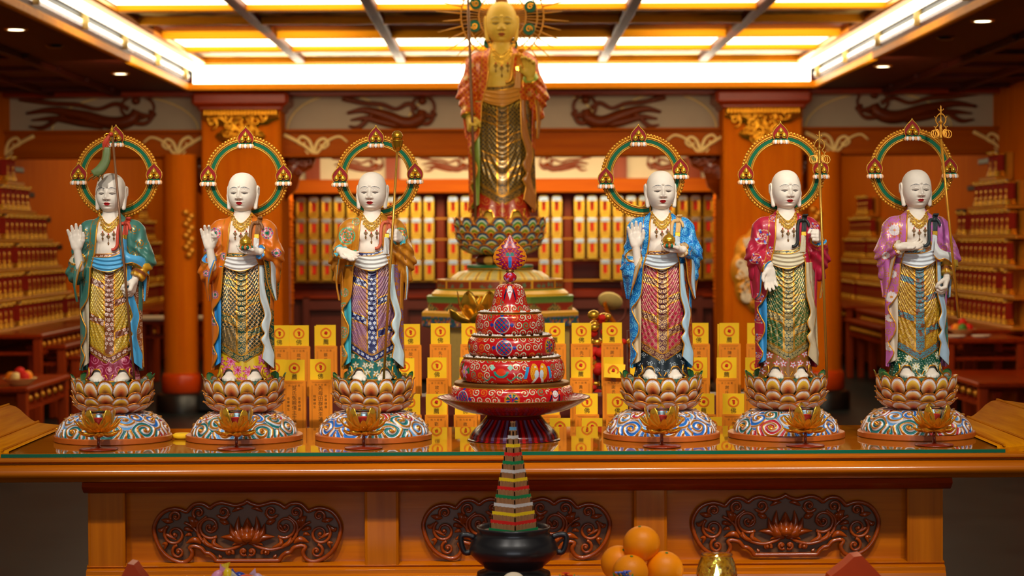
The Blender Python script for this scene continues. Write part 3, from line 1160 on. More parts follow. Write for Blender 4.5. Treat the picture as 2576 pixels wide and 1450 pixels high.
zt0, zb0 = z1 - .030, zp(1424)
G().p(box(0 + (xp(222) + xp(2368)) / 2, YP + .25, (zt0 + 0) / 2, xp(2368) - xp(222) - .04, .44, zt0 - .0)).build('carcass', M['wood'], alt, False)
for i, (a, c_) in enumerate(((222, 308), (918, 996), (1596, 1672), (2285, 2368))):
    g = G().p(box((xp(a) + xp(c_)) / 2, YP + .012, (zt0 + zb0) / 2, xp(c_) - xp(a), .05, zt0 - zb0, .003))
    for e in (a, c_):
        g.p(tube([(xp(e), YP - .010, zt0), (xp(e), YP - .010, zb0)], .0045, 8))
    g.build('stile', M['wood_v'], alt, True, angle=30)
prof = [(YP - .004, zp(1418)), (YP - .016, zp(1422)), (YP - .012, zp(1427)), (YP - .026, zp(1432)), (YP - .026, zp(1441)), (YP - .034, zp(1446)), (YP - .040, zp(1475)), (YP - .045, zp(1500)), (YP - .045, .02), (YP + .2, .02), (YP + .2, zp(1418))]
V, Q, T = extrude_x(prof[::-1], xp(215), xp(2375))
G().add(V, Q, T).build('base_rail', M['wood'], alt, True, angle=28)
for s, px in ((-1, 222), (1, 2368)):
    G().p(box(xp(px), YP + .27, .40, .03, .44, .8)).build('end_board', M['wood_red_v'], alt, False)

# carved lotus cartouches
half = [(1270, 155), (1232, 183), (1120, 210), (960, 175), (865, 195), (800, 245), (740, 200), (670, 185), (590, 205), (510, 290), (420, 255), (330, 250), (220, 290), (140, 380),
        (100, 500), (130, 650), (200, 780), (300, 870), (430, 920), (520, 900), (570, 840), (575, 790), (545, 735), (600, 715), (690, 745), (735, 800), (790, 810), (840, 850), (875, 905)]
half = arr([((x - 1270) / 4.954, -(y - 540) / 4.954) for x, y in half])
full = np.vstack([half, np.stack([-half[::-1, 0], half[::-1, 1]], 1)])


def resample_closed(p, n):
    q = np.vstack([p, p[:1]])
    d = np.concatenate([[0], np.cumsum(np.linalg.norm(np.diff(q, axis=0), axis=1))])
    t = np.linspace(0, d[-1], n, endpoint=False)
    return np.stack([np.interp(t, d, q[:, 0]), np.interp(t, d, q[:, 1])], 1)


def smooth_half():
    segs = [half[0:6], half[5:10], half[9:23], half[22:26], half[25:29]]
    segs = [half[0:2], half[1:6], half[5:10], half[9:22], half[21:24], half[23:27], half[26:29]]
    out = []
    for sg_ in segs:
        out.append(spline(sg_, max(4, len(sg_) * 5))[:-1])
    h = np.vstack(out + [half[-1:]])
    return np.vstack([h, np.stack([-h[::-1, 0], h[::-1, 1]], 1)])


outline = resample_closed(smooth_half(), 320)
for i, (pcx, pcy, nm) in enumerate(((616, 1339, 'left'), (1297, 1333, 'middle'), (1978, 1331, 'right'))):
    r0 = bpy.data.objects.new('carved_panel', None)
    COL.objects.link(r0)
    r0.parent = alt
    r0.location = (xp(pcx), YP + .026, zp(pcy))
    g = G()
    g.p(prism([tuple(q * kp) for q in outline[::-2]], -.001, .006))
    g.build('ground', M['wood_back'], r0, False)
    p = np.stack([outline[:, 0] * kp, np.full(len(outline), -.012), outline[:, 1] * kp], 1)
    G().p(tube(p, .0058, 8, closed=True)).build('frame', M['wood_dark'], r0)
    g = G()
    def add_scroll(cx, cz, r, a0, turns, dirn, w=.0048, y=-.012):
        for s in (-1, 1):
            q = scroll_pts(s * cx * kp, cz * kp, r * kp, a0 if s > 0 else PI - a0, turns, y, 44, .10, dirn * s)
            g.p(tube(q, np.linspace(w, w * .55, 44), 7))
            g.p(ball((s * cx * kp, y - .004, cz * kp), .0052, 8, 6))
    for (x, y, r, a0, tn, d) in ((800, 480, 150, -2.2, 1.7, 1), (360, 570, 140, .9, 1.7, -1), (970, 290, 82, -.5, 1.4, -1), (660, 300, 76, -1.0, 1.4, 1), (372, 345, 72, -.6, 1.4, 1),
                                 (405, 790, 86, 1.4, 1.4, -1), (1040, 800, 52, 3.6, 1.3, -1), (1222, 790, 48, 4.0, 1.3, 1)):
        add_scroll(-(x - 1270) / 4.954, -(y - 540) / 4.954, r / 4.954, a0, tn, d)
    def stem(pts, w0, w1, leaf=False):
        for s in (-1, 1):
            q = spline([(s * -(x - 1270) / 4.954 * kp, -.012, -(y - 540) / 4.954 * kp) for x, y in pts], 26)
            t = np.linspace(0, 1, 26)
            g.p(tube(q, (w0 * np.sin(PI * np.clip(t * .92 + .06, 0, 1)) + .0008) if leaf else np.linspace(w0, w1, 26), 7))
    stem([(1215, 690), (1120, 740), (980, 770), (820, 730), (700, 650), (640, 540), (560, 460), (480, 420)], .0050, .004)
    stem([(700, 650), (650, 560), (655, 440), (760, 345)], .0048, .004)
    stem([(690, 690), (610, 640), (500, 680)], .008, .004, True)
    stem([(880, 740), (760, 690), (720, 590)], .006, .004, True)
    stem([(960, 745), (850, 690), (880, 590)], .006, .004, True)
    stem([(600, 500), (580, 400), (530, 350)], .009, .004, True)
    stem([(620, 480), (630, 400), (640, 380)], .007, .004, True)
    stem([(340, 410), (270, 400), (195, 385)], .007, .004, True)
    stem([(920, 395), (990, 420), (1040, 440)], .008, .004, True)
    stem([(590, 530), (510, 500), (475, 520)], .006, .004, True)
    stem([(1080, 290), (1150, 250), (1220, 245)], .005, .004, True)
    stem([(800, 560), (860, 470), (900, 500)], .004, .004, True)
    stem([(240, 560), (290, 590), (380, 640)], .004, .004, True)
    stem([(880, 330), (980, 370), (1060, 310)], .004, .004, True)
    stem([(150, 500), (190, 520), (240, 470)], .006, .004, True)
    stem([(200, 690), (250, 690), (230, 760)], .005, .004, True)
    stem([(910, 830), (930, 860), (940, 840)], .004, .004, True)
    stem([(490, 590), (540, 570), (575, 590)], .005, .004, True)
    g.build('scrollwork', M['wood_dark'], r0)
    # lotus flower
    g = G()
    def petal(bx, bz, tx, tz, w, y, bend=0):
        n1, n2 = 9, 12
        a = np.linspace(-1, 1, n1)[:, None]
        t = np.linspace(0, 1, n2)[None, :]
        wd = w * np.sin(PI * np.clip(t, 0, 1) ** .75) ** .8 * (1 - .2 * t)
        dx, dz = tx - bx, tz - bz
        L = math.hypot(dx, dz)
        nx, nz = -dz / L, dx / L
        cxx = bx + dx * t + bend * np.sin(PI * t) * nx
        czz = bz + dz * t + bend * np.sin(PI * t) * nz
        Pt = np.stack([cxx + a * wd * nx, np.broadcast_to(y - .010 * (1 - a ** 2) * np.sin(PI * t * .9 + .2), (n1, n2)), czz + a * wd * nz], -1)
        g.p(grid(Pt * arr((kp, 1, kp))))
    for s in (-1, 1):
        petal(0, -30, s * 70, -14, 12, -.010, s * 6)
        petal(0, -30, s * 40, -36, 9, -.010, s * 6)
        petal(s * 4, -26, s * 44, 22, 13, -.012, s * -12)
        petal(s * 3, -26, s * 22, 40, 12, -.012, s * -12)
        petal(s * 3, -26, s * 30, 6, 16, -.018, s * -8)
        petal(s * 2, -26, s * 14, 14, 14, -.020, s * -3)
    petal(0, -26, 0, 36, 16, -.013)
    petal(0, -26, 0, 26, 15, -.018)
    petal(0, -26, 0, 2, 16, -.026)
    g.build('lotus_flower', M['wood_dark'], r0)

# upturned scroll ends of the table
for s, nm in ((-1, 'left'), (1, 'right')):
    # curve measured at the front corner of the table
    pr = [(1.305, GZ + .003), (1.335, GZ + .007), (1.375, GZ + .011), (1.405, GZ + .018), (1.43, GZ + .036), (1.452, GZ + .056), (1.478, GZ + .066), (1.53, GZ + .062), (1.60, GZ + .05)]
    top = spline(pr, 40)
    g = G()
    ys = [YF + .02, YF + .03, YB + .06, YB + .07]
    rows_ = []
    sk = .055
    for y, dz in zip(ys, (-.006, 0, 0, -.006)):
        rows_.append(np.stack([s * (top[:, 0]), np.full(40, y), top[:, 1] + dz + .001], 1))
    low = [np.stack([s * (top[:, 0]), np.full(40, y), np.minimum(top[:, 1] - .02, top[:, 1] * 0 + top[:, 1] - .02)], 1) for y in (ys[-1], ys[0])]
    Pt = np.stack(rows_ + low, 1)
    g.p(grid(Pt, cv=True, flip=(s > 0)))
    for k, t0 in enumerate((3, 13, 30)):
        g.p(tube([(s * (top[t0, 0]), y, top[t0, 1] + .002) for y in np.linspace(ys[0], ys[-1], 6)], .004, 6))
    o = g.build('scroll_end', M['wood_scroll'], alt, True, angle=35)

# ------------------------------------------------------------------ glass candle lotuses standing at the front edge of the glass
def petal_surf(L, w, curve, n1=9, n2=12, cup=.35, tip=.25):
    """petal growing along +x and +z, base at origin; returns grid points"""
    a = np.linspace(-1, 1, n1)[:, None]
    t = np.linspace(0, 1, n2)[None, :]
    wd = w * np.sin(PI * np.clip(t, 0, 1) ** .85) ** .75
    r = np.interp(t, np.linspace(0, 1, len(curve)), [c[0] for c in curve]) * L
    z = np.interp(t, np.linspace(0, 1, len(curve)), [c[1] for c in curve]) * L
    d = cup * w * (a ** 2) * np.sin(PI * np.clip(t, 0, 1)) ** .5
    return r, z, wd, a, d


def ring_petals(g, n, L, w, curve, off=0.0, cup=.35, c=(0, 0, 0), C=None, n1=9, n2=12, r0=0.0, jit=0, seed=0):
    rnd = random.Random(seed)
    for k in range(n):
        r, z, wd, a, d = petal_surf(L * (1 + jit * (rnd.random() - .5)), w, curve, n1, n2, cup)
        th = 2 * PI * (k + off) / n + jit * (rnd.random() - .5)
        rr = r + r0 - d * .3
        X0 = rr + 0 * a
        Z0 = z + d + 0 * a
        S0 = a * wd
        x = X0 * np.sin(th) + S0 * np.cos(th)
        y = -X0 * np.cos(th) + S0 * np.sin(th)
        Pt = np.stack([x, y, Z0], -1) + arr(c)
        g.p(grid(Pt), C)


YC = 5.31
lamps = []
for px, lab in ((248, 'in front of the green-robed statue'), (595, 'in front of the orange-robed statue'), (915, 'in front of the ochre-robed statue'),
                (1665, 'in front of the blue-robed statue'), (2026, 'in front of the crimson-robed statue'), (2350, 'in front of the pink-robed statue')):
    x = P(px, 1132, YC).x
    r0 = root('lotus_candle_lamp', (x, YC, GZ), 'gilt lotus candle holder on a red foot standing %s' % lab, 'candle holder', 'gilt lotus candle holders')
    s_ = .00106
    G().p(lathe([(0, 0), (46, 0), (49, 2), (47, 4), (14, 6), (4, 8), (3.5, 26), (4.5, 28), (3.5, 30), (3.5, 36), (0, 36)], 28)).build('foot', M['redwood_foot'], r0, scale=s_)
    g = G()
    ring_petals(g, 7, 56, 14, [(.0, .0), (.45, -.16), (.8, -.10), (1.0, .08)], .25, .5, (0, 0, 42), seed=px, jit=.16)
    ring_petals(g, 9, 60, 12, [(.0, .0), (.42, .04), (.78, .22), (1.0, .56)], .0, .5, (0, 0, 43), seed=px + 1, jit=.16)
    ring_petals(g, 6, 50, 11, [(.0, .0), (.42, .10), (.75, .36), (.95, .8)], .5, .5, (0, 0, 43), seed=px + 5, jit=.16)
    g.build('outer_petals', M['gold_b'], r0, scale=s_).modifiers.new('s', 'SOLIDIFY').thickness = .0008
    g = G()
    ring_petals(g, 5, 64, 15.5, [(.0, .0), (.36, .08), (.56, .38), (.66, .75), (.62, 1.0)], .5 + (px % 3) * .06, .25, (0, 0, 42), seed=px + 2, jit=.1)
    g.build('inner_petals', M['gold_b'], r0, scale=s_).modifiers.new('s', 'SOLIDIFY').thickness = .0008
    g = G()
    ring_petals(g, 5, 54, 11.5, [(.0, .0), (.36, .08), (.56, .42), (.66, .75), (.62, 1.0)], .5 + (px % 3) * .06, .25, (0, 0, 45), seed=px + 2, jit=.1)
    g.build('silver_lining', M['silver'], r0, scale=s_)
    G().p(lathe([(0, 46), (11, 46), (14, 52), (22, 92), (23, 97), (21.4, 97), (20, 92), (12, 54), (0, 52)], 28)).build('glass_cup', M['glass'], r0, scale=s_)
    G().p(lathe([(0, 54.5), (11, 54.5), (17, 78), (0, 80)], 24)).build('red_candle', M['red_glass'], r0, scale=s_)

# ------------------------------------------------------------------ memorial tablets on a stepped rack behind the altar
rk = root('tablet_rack', (0, 0, 0), 'dark stepped rack holding the yellow memorial tablets behind the altar', 'rack')
STEPS = ((7.0, 1.068), (6.62, .985), (6.28, .900), (6.08, .828))
for Y, z in STEPS:
    G().p(box(XX(1300, Y), Y + .02, z / 2, 1230 * Y / F5, .16, z, .004)).build('step', M['shade'], rk, False)


def tablet(px, row, wpx, htop, lines, emblem, ch, label, tilt=0.0, folded=False, twin=False):
    Y, z = STEPS[row]
    Y = Y - .03
    k = Y / F5
    x = P(px, 900, Y).x
    ztop = P(px, htop, Y).z
    r0 = root('memorial_tablet', (x, Y, z), label, 'memorial tablet', 'yellow memorial tablets on the rack', tilt)
    w = wpx * k
    h = ztop - z
    hc = h - 52 * k           # top of the orange card
    sl = G().p(box(0, .004, h / 2, w, .003, h))
    if twin:
        sl.p(box(-.006, .009, h / 2 - .004, w, .003, h))
    slip = sl.build('yellow_slip', M['yellow_paper'], r0, False)
    if folded:
        V, Q, T = box(0, 0, 0, w * 1.04, .002, 36 * k)
        Mx = Matrix.Translation((.004, -.018, h - 34 * k)) @ Matrix.Rotation(-.35, 4, 'X') @ Matrix.Rotation(.06, 4, 'Y')
        G().p((V, Q, T), None, Mx).build('folded_flap', M['yellow_paper'], r0, False)
    yy = .0018 if not folded else -.0215
    dz = 0 if not folded else -12 * k
    ez = h - 21 * k + dz
    th = np.linspace(0, 2 * PI, 40, endpoint=False)
    R = 13.0 * k
    def heart(q):
        rr = q * (1 + .10 * np.cos(th) ** 2 - .06 * np.abs(np.sin(th)) * 0 + .10 * np.exp(-((th - PI / 2) / .35) ** 2))
        return [(rr[i] * cos(th[i]), ez + rr[i] * sin(th[i])) for i in range(40)]
    g = G().p(prism(heart(R), yy - .0006, yy, holes=[heart(R * .74)[::-1]]))
    g.build('emblem_ring', M['orange_ink'], slip, False)
    # seed syllable strokes
    g = G()
    q = R * .5
    st = ([(-.5, .6), (.1, .7), (.45, .35), (-.35, .0), (.35, -.1), (.2, -.7), (-.2, -.5)] if emblem == 0 else [(-.4, .1), (-.1, .75), (-.05, -.5), (.15, .6), (.5, .2), (.2, -.1), (.45, -.45)])
    g.p(tube(spline([(a * q, yy - .0005, ez + c_ * q) for a, c_ in st], 18), .0018 * k / .0013, 5, flatten=(1, .3)))
    if emblem:
        g.p(tube([(-.6 * q, yy - .0005, ez - .2 * q), (-.2 * q, yy - .0005, ez + .1 * q)], .002 * k / .0013, 5, flatten=(1, .3)))
    g.build('seed_syllable', M['red_ink'], slip)
    V, Q, T = glyph(ch, 15 * k, 0, yy - .0005, h - 44 * k + dz)
    G().add(V, Q, T).build('lettering', M['ink'], slip, False)
    wc = w + 5 * k
    card = G().p(box(.0, -.004, hc / 2, wc, .003, hc)).p(box(wc / 2, .006, hc / 2 - .002, .002, .022, hc - .004)).build('orange_card', M['orange_card'], r0, False)
    # printed border and lines of writing
    g = G()
    bw = .0006
    for a in (.36, .40):
        for s in (-1, 1):
            g.p(box(s * a * wc, -.0057, hc / 2 - 6 * k, bw, .0004, hc - 16 * k))
        g.p(box(0, -.0057, hc - (5 if a == .36 else 3) * k - 2 * k, 2 * a * wc, .0004, bw))
    for i, c_ in enumerate('佛力超薦'):
        V, Q, T = glyph(c_, 6 * k, (i - 1.5) * 8 * k, -.0058, hc - 13 * k)
        g.add(V, Q, T)
    g.build('printed_border', M['brown_ink'], card, False)
    g = G()
    for (s_, cx_, z0, sz, dzz) in lines:
        for i, c_ in enumerate(s_):
            V, Q, T = glyph(c_, sz * k, cx_ * k, -.0058, hc - (z0 + i * dzz) * k)
            g.add(V, Q, T)
    if g.n:
        g.build('lettering', M['ink'], card, False)
    # clear stand
    G().p(box(0, -.012, 14 * k, wc + 2 * k, .002, 28 * k)).p(box(0, .0, .0015, wc + 2 * k, .03, .003)).build('clear_stand', M['glass'], r0, False)
    return r0


side_l = [('安泰緣盡', 13, 42, 7.5, 9), ('檢樂緣生', -15, 42, 7.5, 9)]
names = ['故', '先父', '先母', '龔氏', '黃氏', '劉氏', '陳氏', '蔡氏', '故妹', '故賢']
def mini(s):
    return [(s, 0, 24, 10.5, 12.5)]
rowname = ('back', 'middle', 'front', 'lowest')
T_ = [  # px, row, width, top, text, emblem, char
    (703, 0, 50, 819, '故', 0, '佛'), (752, 0, 50, 819, '故賢', 0, '佛'), (820, 0, 50, 818, '蔡氏', 1, '薦'), (884, 0, 50, 818, '故', 0, '佛'), (1033, 0, 48, 816, '故妹', 0, '佛'),
    (1108, 0, 48, 814, '先父', 0, '佛'), (1185, 0, 48, 814, '故', 0, '佛'), (1262, 0, 48, 814, '故', 0, '佛'), (1396, 0, 50, 813, '陳氏', 1, '薦'), (1463, 0, 49, 813, '先母', 0, '佛'), (1540, 0, 49, 812, '謝氏', 1, '薦'),
    (1612, 0, 49, 812, '故', 0, '佛'), (1758, 0, 49, 813, '故母', 0, '佛'), (1835, 0, 50, 813, '陳氏', 1, '薦'), (1905, 0, 50, 813, '劉氏', 1, '薦'),
    (690, 1, 52, 905, '故', 0, '佛'), (1017, 1, 50, 902, '故', 0, '佛'), (1099, 1, 48, 900, '故父', 0, '佛'), (1180, 1, 48, 900, '故', 0, '佛'), (1260, 1, 48, 900, '故', 0, '佛'),
    (1380, 1, 48, 900, '故', 0, '佛'), (1461, 1, 49, 899, '黃氏', 1, '薦'), (1543, 1, 50, 899, '謝氏', 1, '薦'), (1610, 1, 49, 900, '故', 0, '佛'), (1755, 1, 49, 900, '故', 0, '佛'), (1828, 1, 50, 900, '謝氏', 1, '薦'), (1900, 1, 50, 900, '先父', 0, '佛'),
    (1030, 2, 53, 992, '故', 0, '佛'), (1097, 2, 53, 992, '劉氏', 1, '薦'), (1170, 2, 53, 992, '故', 0, '佛'), (1380, 2, 53, 992, '故', 0, '佛'), (1476, 2, 55, 991, '故', 0, '佛'), (1553, 2, 53, 991, '故', 0, '佛'), (1770, 2, 54, 991, '黃氏', 1, '薦'), (1845, 2, 54, 991, '先母', 0, '佛'),
    (1408, 3, 52, 1053, '故', 1, '薦'), (1489, 3, 52, 1053, '故', 1, '薦'), (1582, 3, 52, 1055, '故', 1, '薦'), (1790, 3, 52, 1050, '故', 1, '薦'),
]
cnt = [0, 0, 0, 0]
for (px, row, wp, top, tx, em, ch) in T_:
    cnt[row] += 1
    fold = (px == 1543 and row == 1)
    lab = 'yellow and orange memorial tablet, %s from left in the %s row of the rack' % (ORD[cnt[row] - 1], rowname[row])
    if fold:
        lab = 'yellow memorial tablet with its slip folded forward, middle row of rack'
    tablet(px, row, wp, top, mini(tx), em, ch, lab, tilt=random.Random(px).uniform(-.08, .08), folded=fold, twin=(px in (1835, 1758, 820)))
# the two long readable tablets at left stand on the altar-height step
STEPS = STEPS + ((6.45, zt(1078, 6.45)),)
G().p(box(XX(772, 6.45), 6.45 + .02, STEPS[4][1] / 2, 190 * 6.45 / F5, .10, STEPS[4][1], .004)).build('step', M['shade'], rk, False)
tablet(740, 4, 52, 906, [('吳氏冤親債主生蓮', 0, 20, 12.5, 12.4)] + [(a, b_, c_ + 4, d, e) for a, b_, c_, d, e in side_l], 1, '薦', 'tall memorial tablet with a full column of writing beside the orange-robed statue', -.03)
tablet(806, 4, 52, 904, [('先母田群英生蓮', 0, 22, 12.5, 13)] + side_l, 0, '佛', 'tall memorial tablet with a full column of writing beside the ochre-robed statue', .03)

# red and gold ornaments among the tablets
for px, py, hh, n, lab in ((1500, 880, 200, 40, 'red and gold tasselled ornament standing right of the red tiered stand'), (1585, 900, 150, 26, 'red and gold ornament behind the blue-robed statue')):
    Y = 7.35
    p = P(px, py, Y)
    r0 = root('red_gold_ornament', (p.x, Y, 0), lab, 'ornament')
    rnd = random.Random(px)
    ga, gb = G(), G()
    for k in range(n):
        zz = p.z + (rnd.random() - .55) * hh * Y / F5
        c_ = ((rnd.random() - .5) * .09, (rnd.random() - .5) * .06, zz)
        (ga if rnd.random() < .5 else gb).p(ball(c_, .012 + .014 * rnd.random(), 10, 7, (1, 1, .8)))
    ga.build('red_blossoms', M['red_ink'], r0)
    gb.build('gilt_blossoms', M['gold_b'], r0)
    G().p(lathe([(0, 0), (.09, 0), (.09, .02), (.012, .04), (.012, p.z + .1), (0, p.z + .1)], 14)).build('stem', M['shade'], r0)

# golden lotus standing behind the red stand
p = P(1205, 800, 7.6)
r0 = root('golden_lotus', (p.x, 7.6, 0), 'large shiny golden lotus flower behind the red tiered stand', 'ornament')
g = G()
zc = p.z - .02
ring_petals(g, 6, .13, .045, [(.0, .0), (.5, -.05), (.85, .1), (1.0, .4)], .1, .3, (0, 0, zc))
ring_petals(g, 6, .13, .045, [(.0, .0), (.4, .15), (.6, .5), (.65, .95)], .5, .3, (0, 0, zc))
ring_petals(g, 4, .11, .045, [(.0, .0), (.3, .2), (.4, .5), (.3, .95)], .2, .3, (0, 0, zc))
g.build('petals', M['gold_b'], r0).modifiers.new('s', 'SOLIDIFY').thickness = .002
G().p(lathe([(0, 0), (.1, 0), (.1, .02), (.02, .04), (.018, zc), (0, zc)], 16)).build('stem', M['gold_old'], r0)

# bent reading lamp further back at right
p = P(1535, 760, 10.5)
r0 = root('reading_lamp', (p.x, 10.5, 0), 'cream round-headed lamp on an orange arm behind the tablets at right', 'lamp')
k = 10.5 / F5
g = G().p(lathe([(0, 0), (30 * k, 1 * k), (31 * k, 5 * k), (20 * k, 10 * k), (0, 12 * k)], 20))
V = np.vstack(g.v)
o = g.build('lamp_head', M['cream'], r0)
o.location = (0, 0, p.z)
o.rotation_euler = (-.75, .30, 0)
G().p(tube(spline([(-14 * k, 0, p.z - 2 * k), (-6 * k, .02, p.z - 26 * k), (14 * k, .04, p.z - 58 * k)], 10), 5 * k, 8)).build('arm', M['wood_orange'], r0)
G().p(tube(spline([(14 * k, .04, p.z - 58 * k), (40 * k, .06, p.z - 30 * k), (30 * k, .06, p.z + 50 * k)], 12), 2.2 * k, 6)).p(box(14 * k, .04, (p.z - 58 * k) / 2, .03, .03, p.z - 58 * k)).p(box(14 * k, .04, .02, .3, .3, .04)).build('stand', M['shade'], r0)
tag(G().p(lathe([(0, 0), (.02, 0), (.028, .004), (.028, .012), (.02, .016), (0, .016)], 24)).build('yellow_disc', M['yellow_paper'], None, loc=(P(459, 1101, 5.6).x, 5.6, GZ)), 'small yellow round cake lying on the glass between the two left statues', 'cake')

# ------------------------------------------------------------------ front offering table and what stands on it
FZ = .755
ft = root('front_table', (0, 0, 0), 'low front offering table with red upturned ends at the bottom edge', 'table')
G().p(box(0, 4.66, FZ - .02, 1.60, .62, .04, .006)).build('tabletop', M['lacquer'], ft, False)
for s in (-1, 1):
    for y in (4.4, 4.9):
        G().p(box(s * .78, y, (FZ - .04) / 2, .06, .06, FZ - .04, .006)).build('leg', M['lacquer'], ft, False)
for s, px, py in ((-1, 330, 1417), (1, 2160, 1397)):
    Y0 = 4.42
    c_ = P(px, py, Y0)
    e = abs(c_.x)
    q_ = 1.0 if s > 0 else .6
    pr = [(e - .15 * q_, FZ), (e - .10 * q_, FZ + .008), (e - .064 * q_, c_.z - .047), (e - .030 * q_, c_.z - .020), (e - .012 * q_, c_.z - .003), (e + .006, c_.z), (e + .05 * q_, c_.z - .047), (e + .075 * q_, FZ), (e + .06 * q_, FZ - .03), (e - .15 * q_, FZ - .03)]
    V, Q, T = prism([(s * a, z) for a, z in (pr if s < 0 else pr[::-1])], 4.41, 4.47)
    V[:, 1] = V[:, 1]
    G().add(V, Q, T).build('upturned_end', M['lacquer'], ft, True, angle=30)

# incense burner with tiered incense tower
kb = 4.72 / F5
bp = P(1292, 1400, 4.72)
bz = FZ
rb = root('incense_burner', (bp.x, 4.72, bz), 'black bronze incense burner with two loop handles holding the striped incense tower', 'incense burner')
def bzr(py):
    return P(1292, py, 4.72).z - bz
pf = [(0, bzr(1462)), (88, bzr(1462)), (94, bzr(1450)), (92, bzr(1440)), (72, bzr(1432)), (76, bzr(1424)), (98, bzr(1405)), (112, bzr(1390)), (113, bzr(1376)), (104, bzr(1358)), (93, bzr(1345)), (90, bzr(1336)), (94, bzr(1329)), (93, bzr(1325)), (88, bzr(1325)), (84, bzr(1332)), (84, bzr(1340)), (0, bzr(1342))]
G().p(lathe([(r * kb, z) for r, z in pf], 64)).build('bowl', M['black'], rb)
G().p(lathe([(0, 0), (.10, 0), (.105, bzr(1462)), (0, bzr(1462))], 40)).build('stand', M['dark'], rb)
G().p(lathe([(0, bzr(1337)), (83.5 * kb, bzr(1337.5))], 32)).build('ash', flat('coloured_ash', S(120, 100, 80), .9, 0, .2, .7, 300), rb)
for s in (-1, 1):
    q = spline([(s * 98 * kb, 0, bzr(1352)), (s * 118 * kb, 0, bzr(1346)), (s * 132 * kb, 0, bzr(1350)), (s * 131 * kb, 0, bzr(1372)), (s * 122 * kb, 0, bzr(1390)), (s * 104 * kb, 0, bzr(1388))], 26)
    G().p(tube(q, 7.5 * kb, 10)).build('handle', M['black'], rb)
tw = root('incense_tower', (bp.x, 4.72, bz + bzr(1337)), 'tiered incense pyramid tied with coloured ribbons standing in the black burner', 'incense')
rib = {'green': flat('green_ribbon', S(0, 128, 74), .5), 'red': flat('red_ribbon', S(214, 26, 22), .5), 'yellow': flat('yellow_ribbon', S(236, 200, 20), .5),
       'white': flat('white_ribbon', S(206, 202, 200), .5), 'blue': flat('blue_ribbon', S(90, 150, 190), .5)}
stick = flat('incense_stick', S(150, 104, 66), .9, 0, .2, .2, 90)
seq = ['green', 'red', 'yellow', 'white', 'green', 'red', 'yellow', 'white', 'green', 'red', 'yellow', 'white', 'blue']
nt_ = len(seq)
tz = [1337 - i * 21.2 for i in range(nt_ + 1)]
for i, c_ in enumerate(seq):
    hwid = (62 - i * 4.55) * kb
    side = hwid * math.sqrt(2) * .98
    z0, z1_ = -(tz[i] - 1337) * kb, -(tz[i + 1] - 1337) * kb + .0006
    n = max(3, int(side / (4.3 * kb)))
    g = G()
    rot = Matrix.Rotation(math.radians(45 + 4), 4, 'Z')
    r_ = side / n / 2
    for a in range(4):
        Ma = Matrix.Rotation(a * PI / 2, 4, 'Z') @ rot
        for j in range(n):
            xx = -side / 2 + (j + .5) * side / n
            zj = z1_ + (.0012 * ((j * 7 + i * 3) % 3 - 1))
            p_ = Ma @ Vector((xx, -side / 2 + r_, 0))
            g.p(tube([(p_.x, p_.y, z0), (p_.x, p_.y, zj)], r_ * 1.02, 6))
    g.p(box(0, 0, (z0 + z1_) / 2, side - 2 * r_, side - 2 * r_, z1_ - z0 - .001), None, rot)
    tier = g.build('stick_tier', stick, tw, True, angle=40)
    g = G()
    for a in range(4):
        Ma = Matrix.Rotation(a * PI / 2, 4, 'Z') @ rot
        g.p(box(0, -side / 2 - .0006, z0 + 5.2 * kb, side + .002, .0012, 8.2 * kb), None, Ma)
    g.build('ribbon', rib[c_], tier, False)

# oranges
M['orange'] = flat('orange_peel', S(254, 142, 0), .45, 0, .3, .12, 26, 0, 0)
m = M['orange']
bump(m.node_tree, m.node_tree.nodes['Principled BSDF'], noise(m.node_tree, 420, 2, objcoord(m.node_tree)), .12, .002)
YO = 4.5
ko = YO / F5
pl = P(1614, 1480, YO)
tag(G().p(lathe([(0, .004), (.05, .0), (.055, .01), (.12, .024), (.122, .03), (.055, .018), (0, .012)], 40)).build('fruit_plate', M['white'], None, loc=(pl.x, YO + .02, FZ)), 'white plate under the stacked oranges', 'plate')
for px, py, dy, r, lab, tl in ((1614, 1369, .02, 47, 'topmost orange of the stacked oranges', (.1, -.12)), (1557, 1418, .045, 46, 'orange at the left rear of the stack', (.5, .3)),
                               (1586, 1440, -.04, 45, 'orange at the front of the stack', (.25, 0.05)), (1672, 1433, .01, 47, 'orange at the right of the stack', (.25, .1))):
    Y = YO + dy
    p_ = P(px, py, Y)
    r0 = root('orange', p_, lab + ', on the front table', 'orange', 'stacked oranges')
    r0.rotation_euler = (tl[0], tl[1], 0)
    a = np.linspace(-PI / 2, PI / 2, 26)
    R = r * Y / F5
    rr = np.cos(a) * R
    zz = np.sin(a) * R * .97
    zz = np.where(rr < .2 * R, zz - np.sign(zz) * (.2 * R - rr) * .25, zz)
    G().p(lathe(np.stack([rr, zz], 1), 40)).build('peel', M['orange'], r0)
    G().p(lathe([(0, R * .955), (.0035, R * .955), (.003, R * .985), (0, R * .985)], 10)).build('stem_button', M['green'], r0)

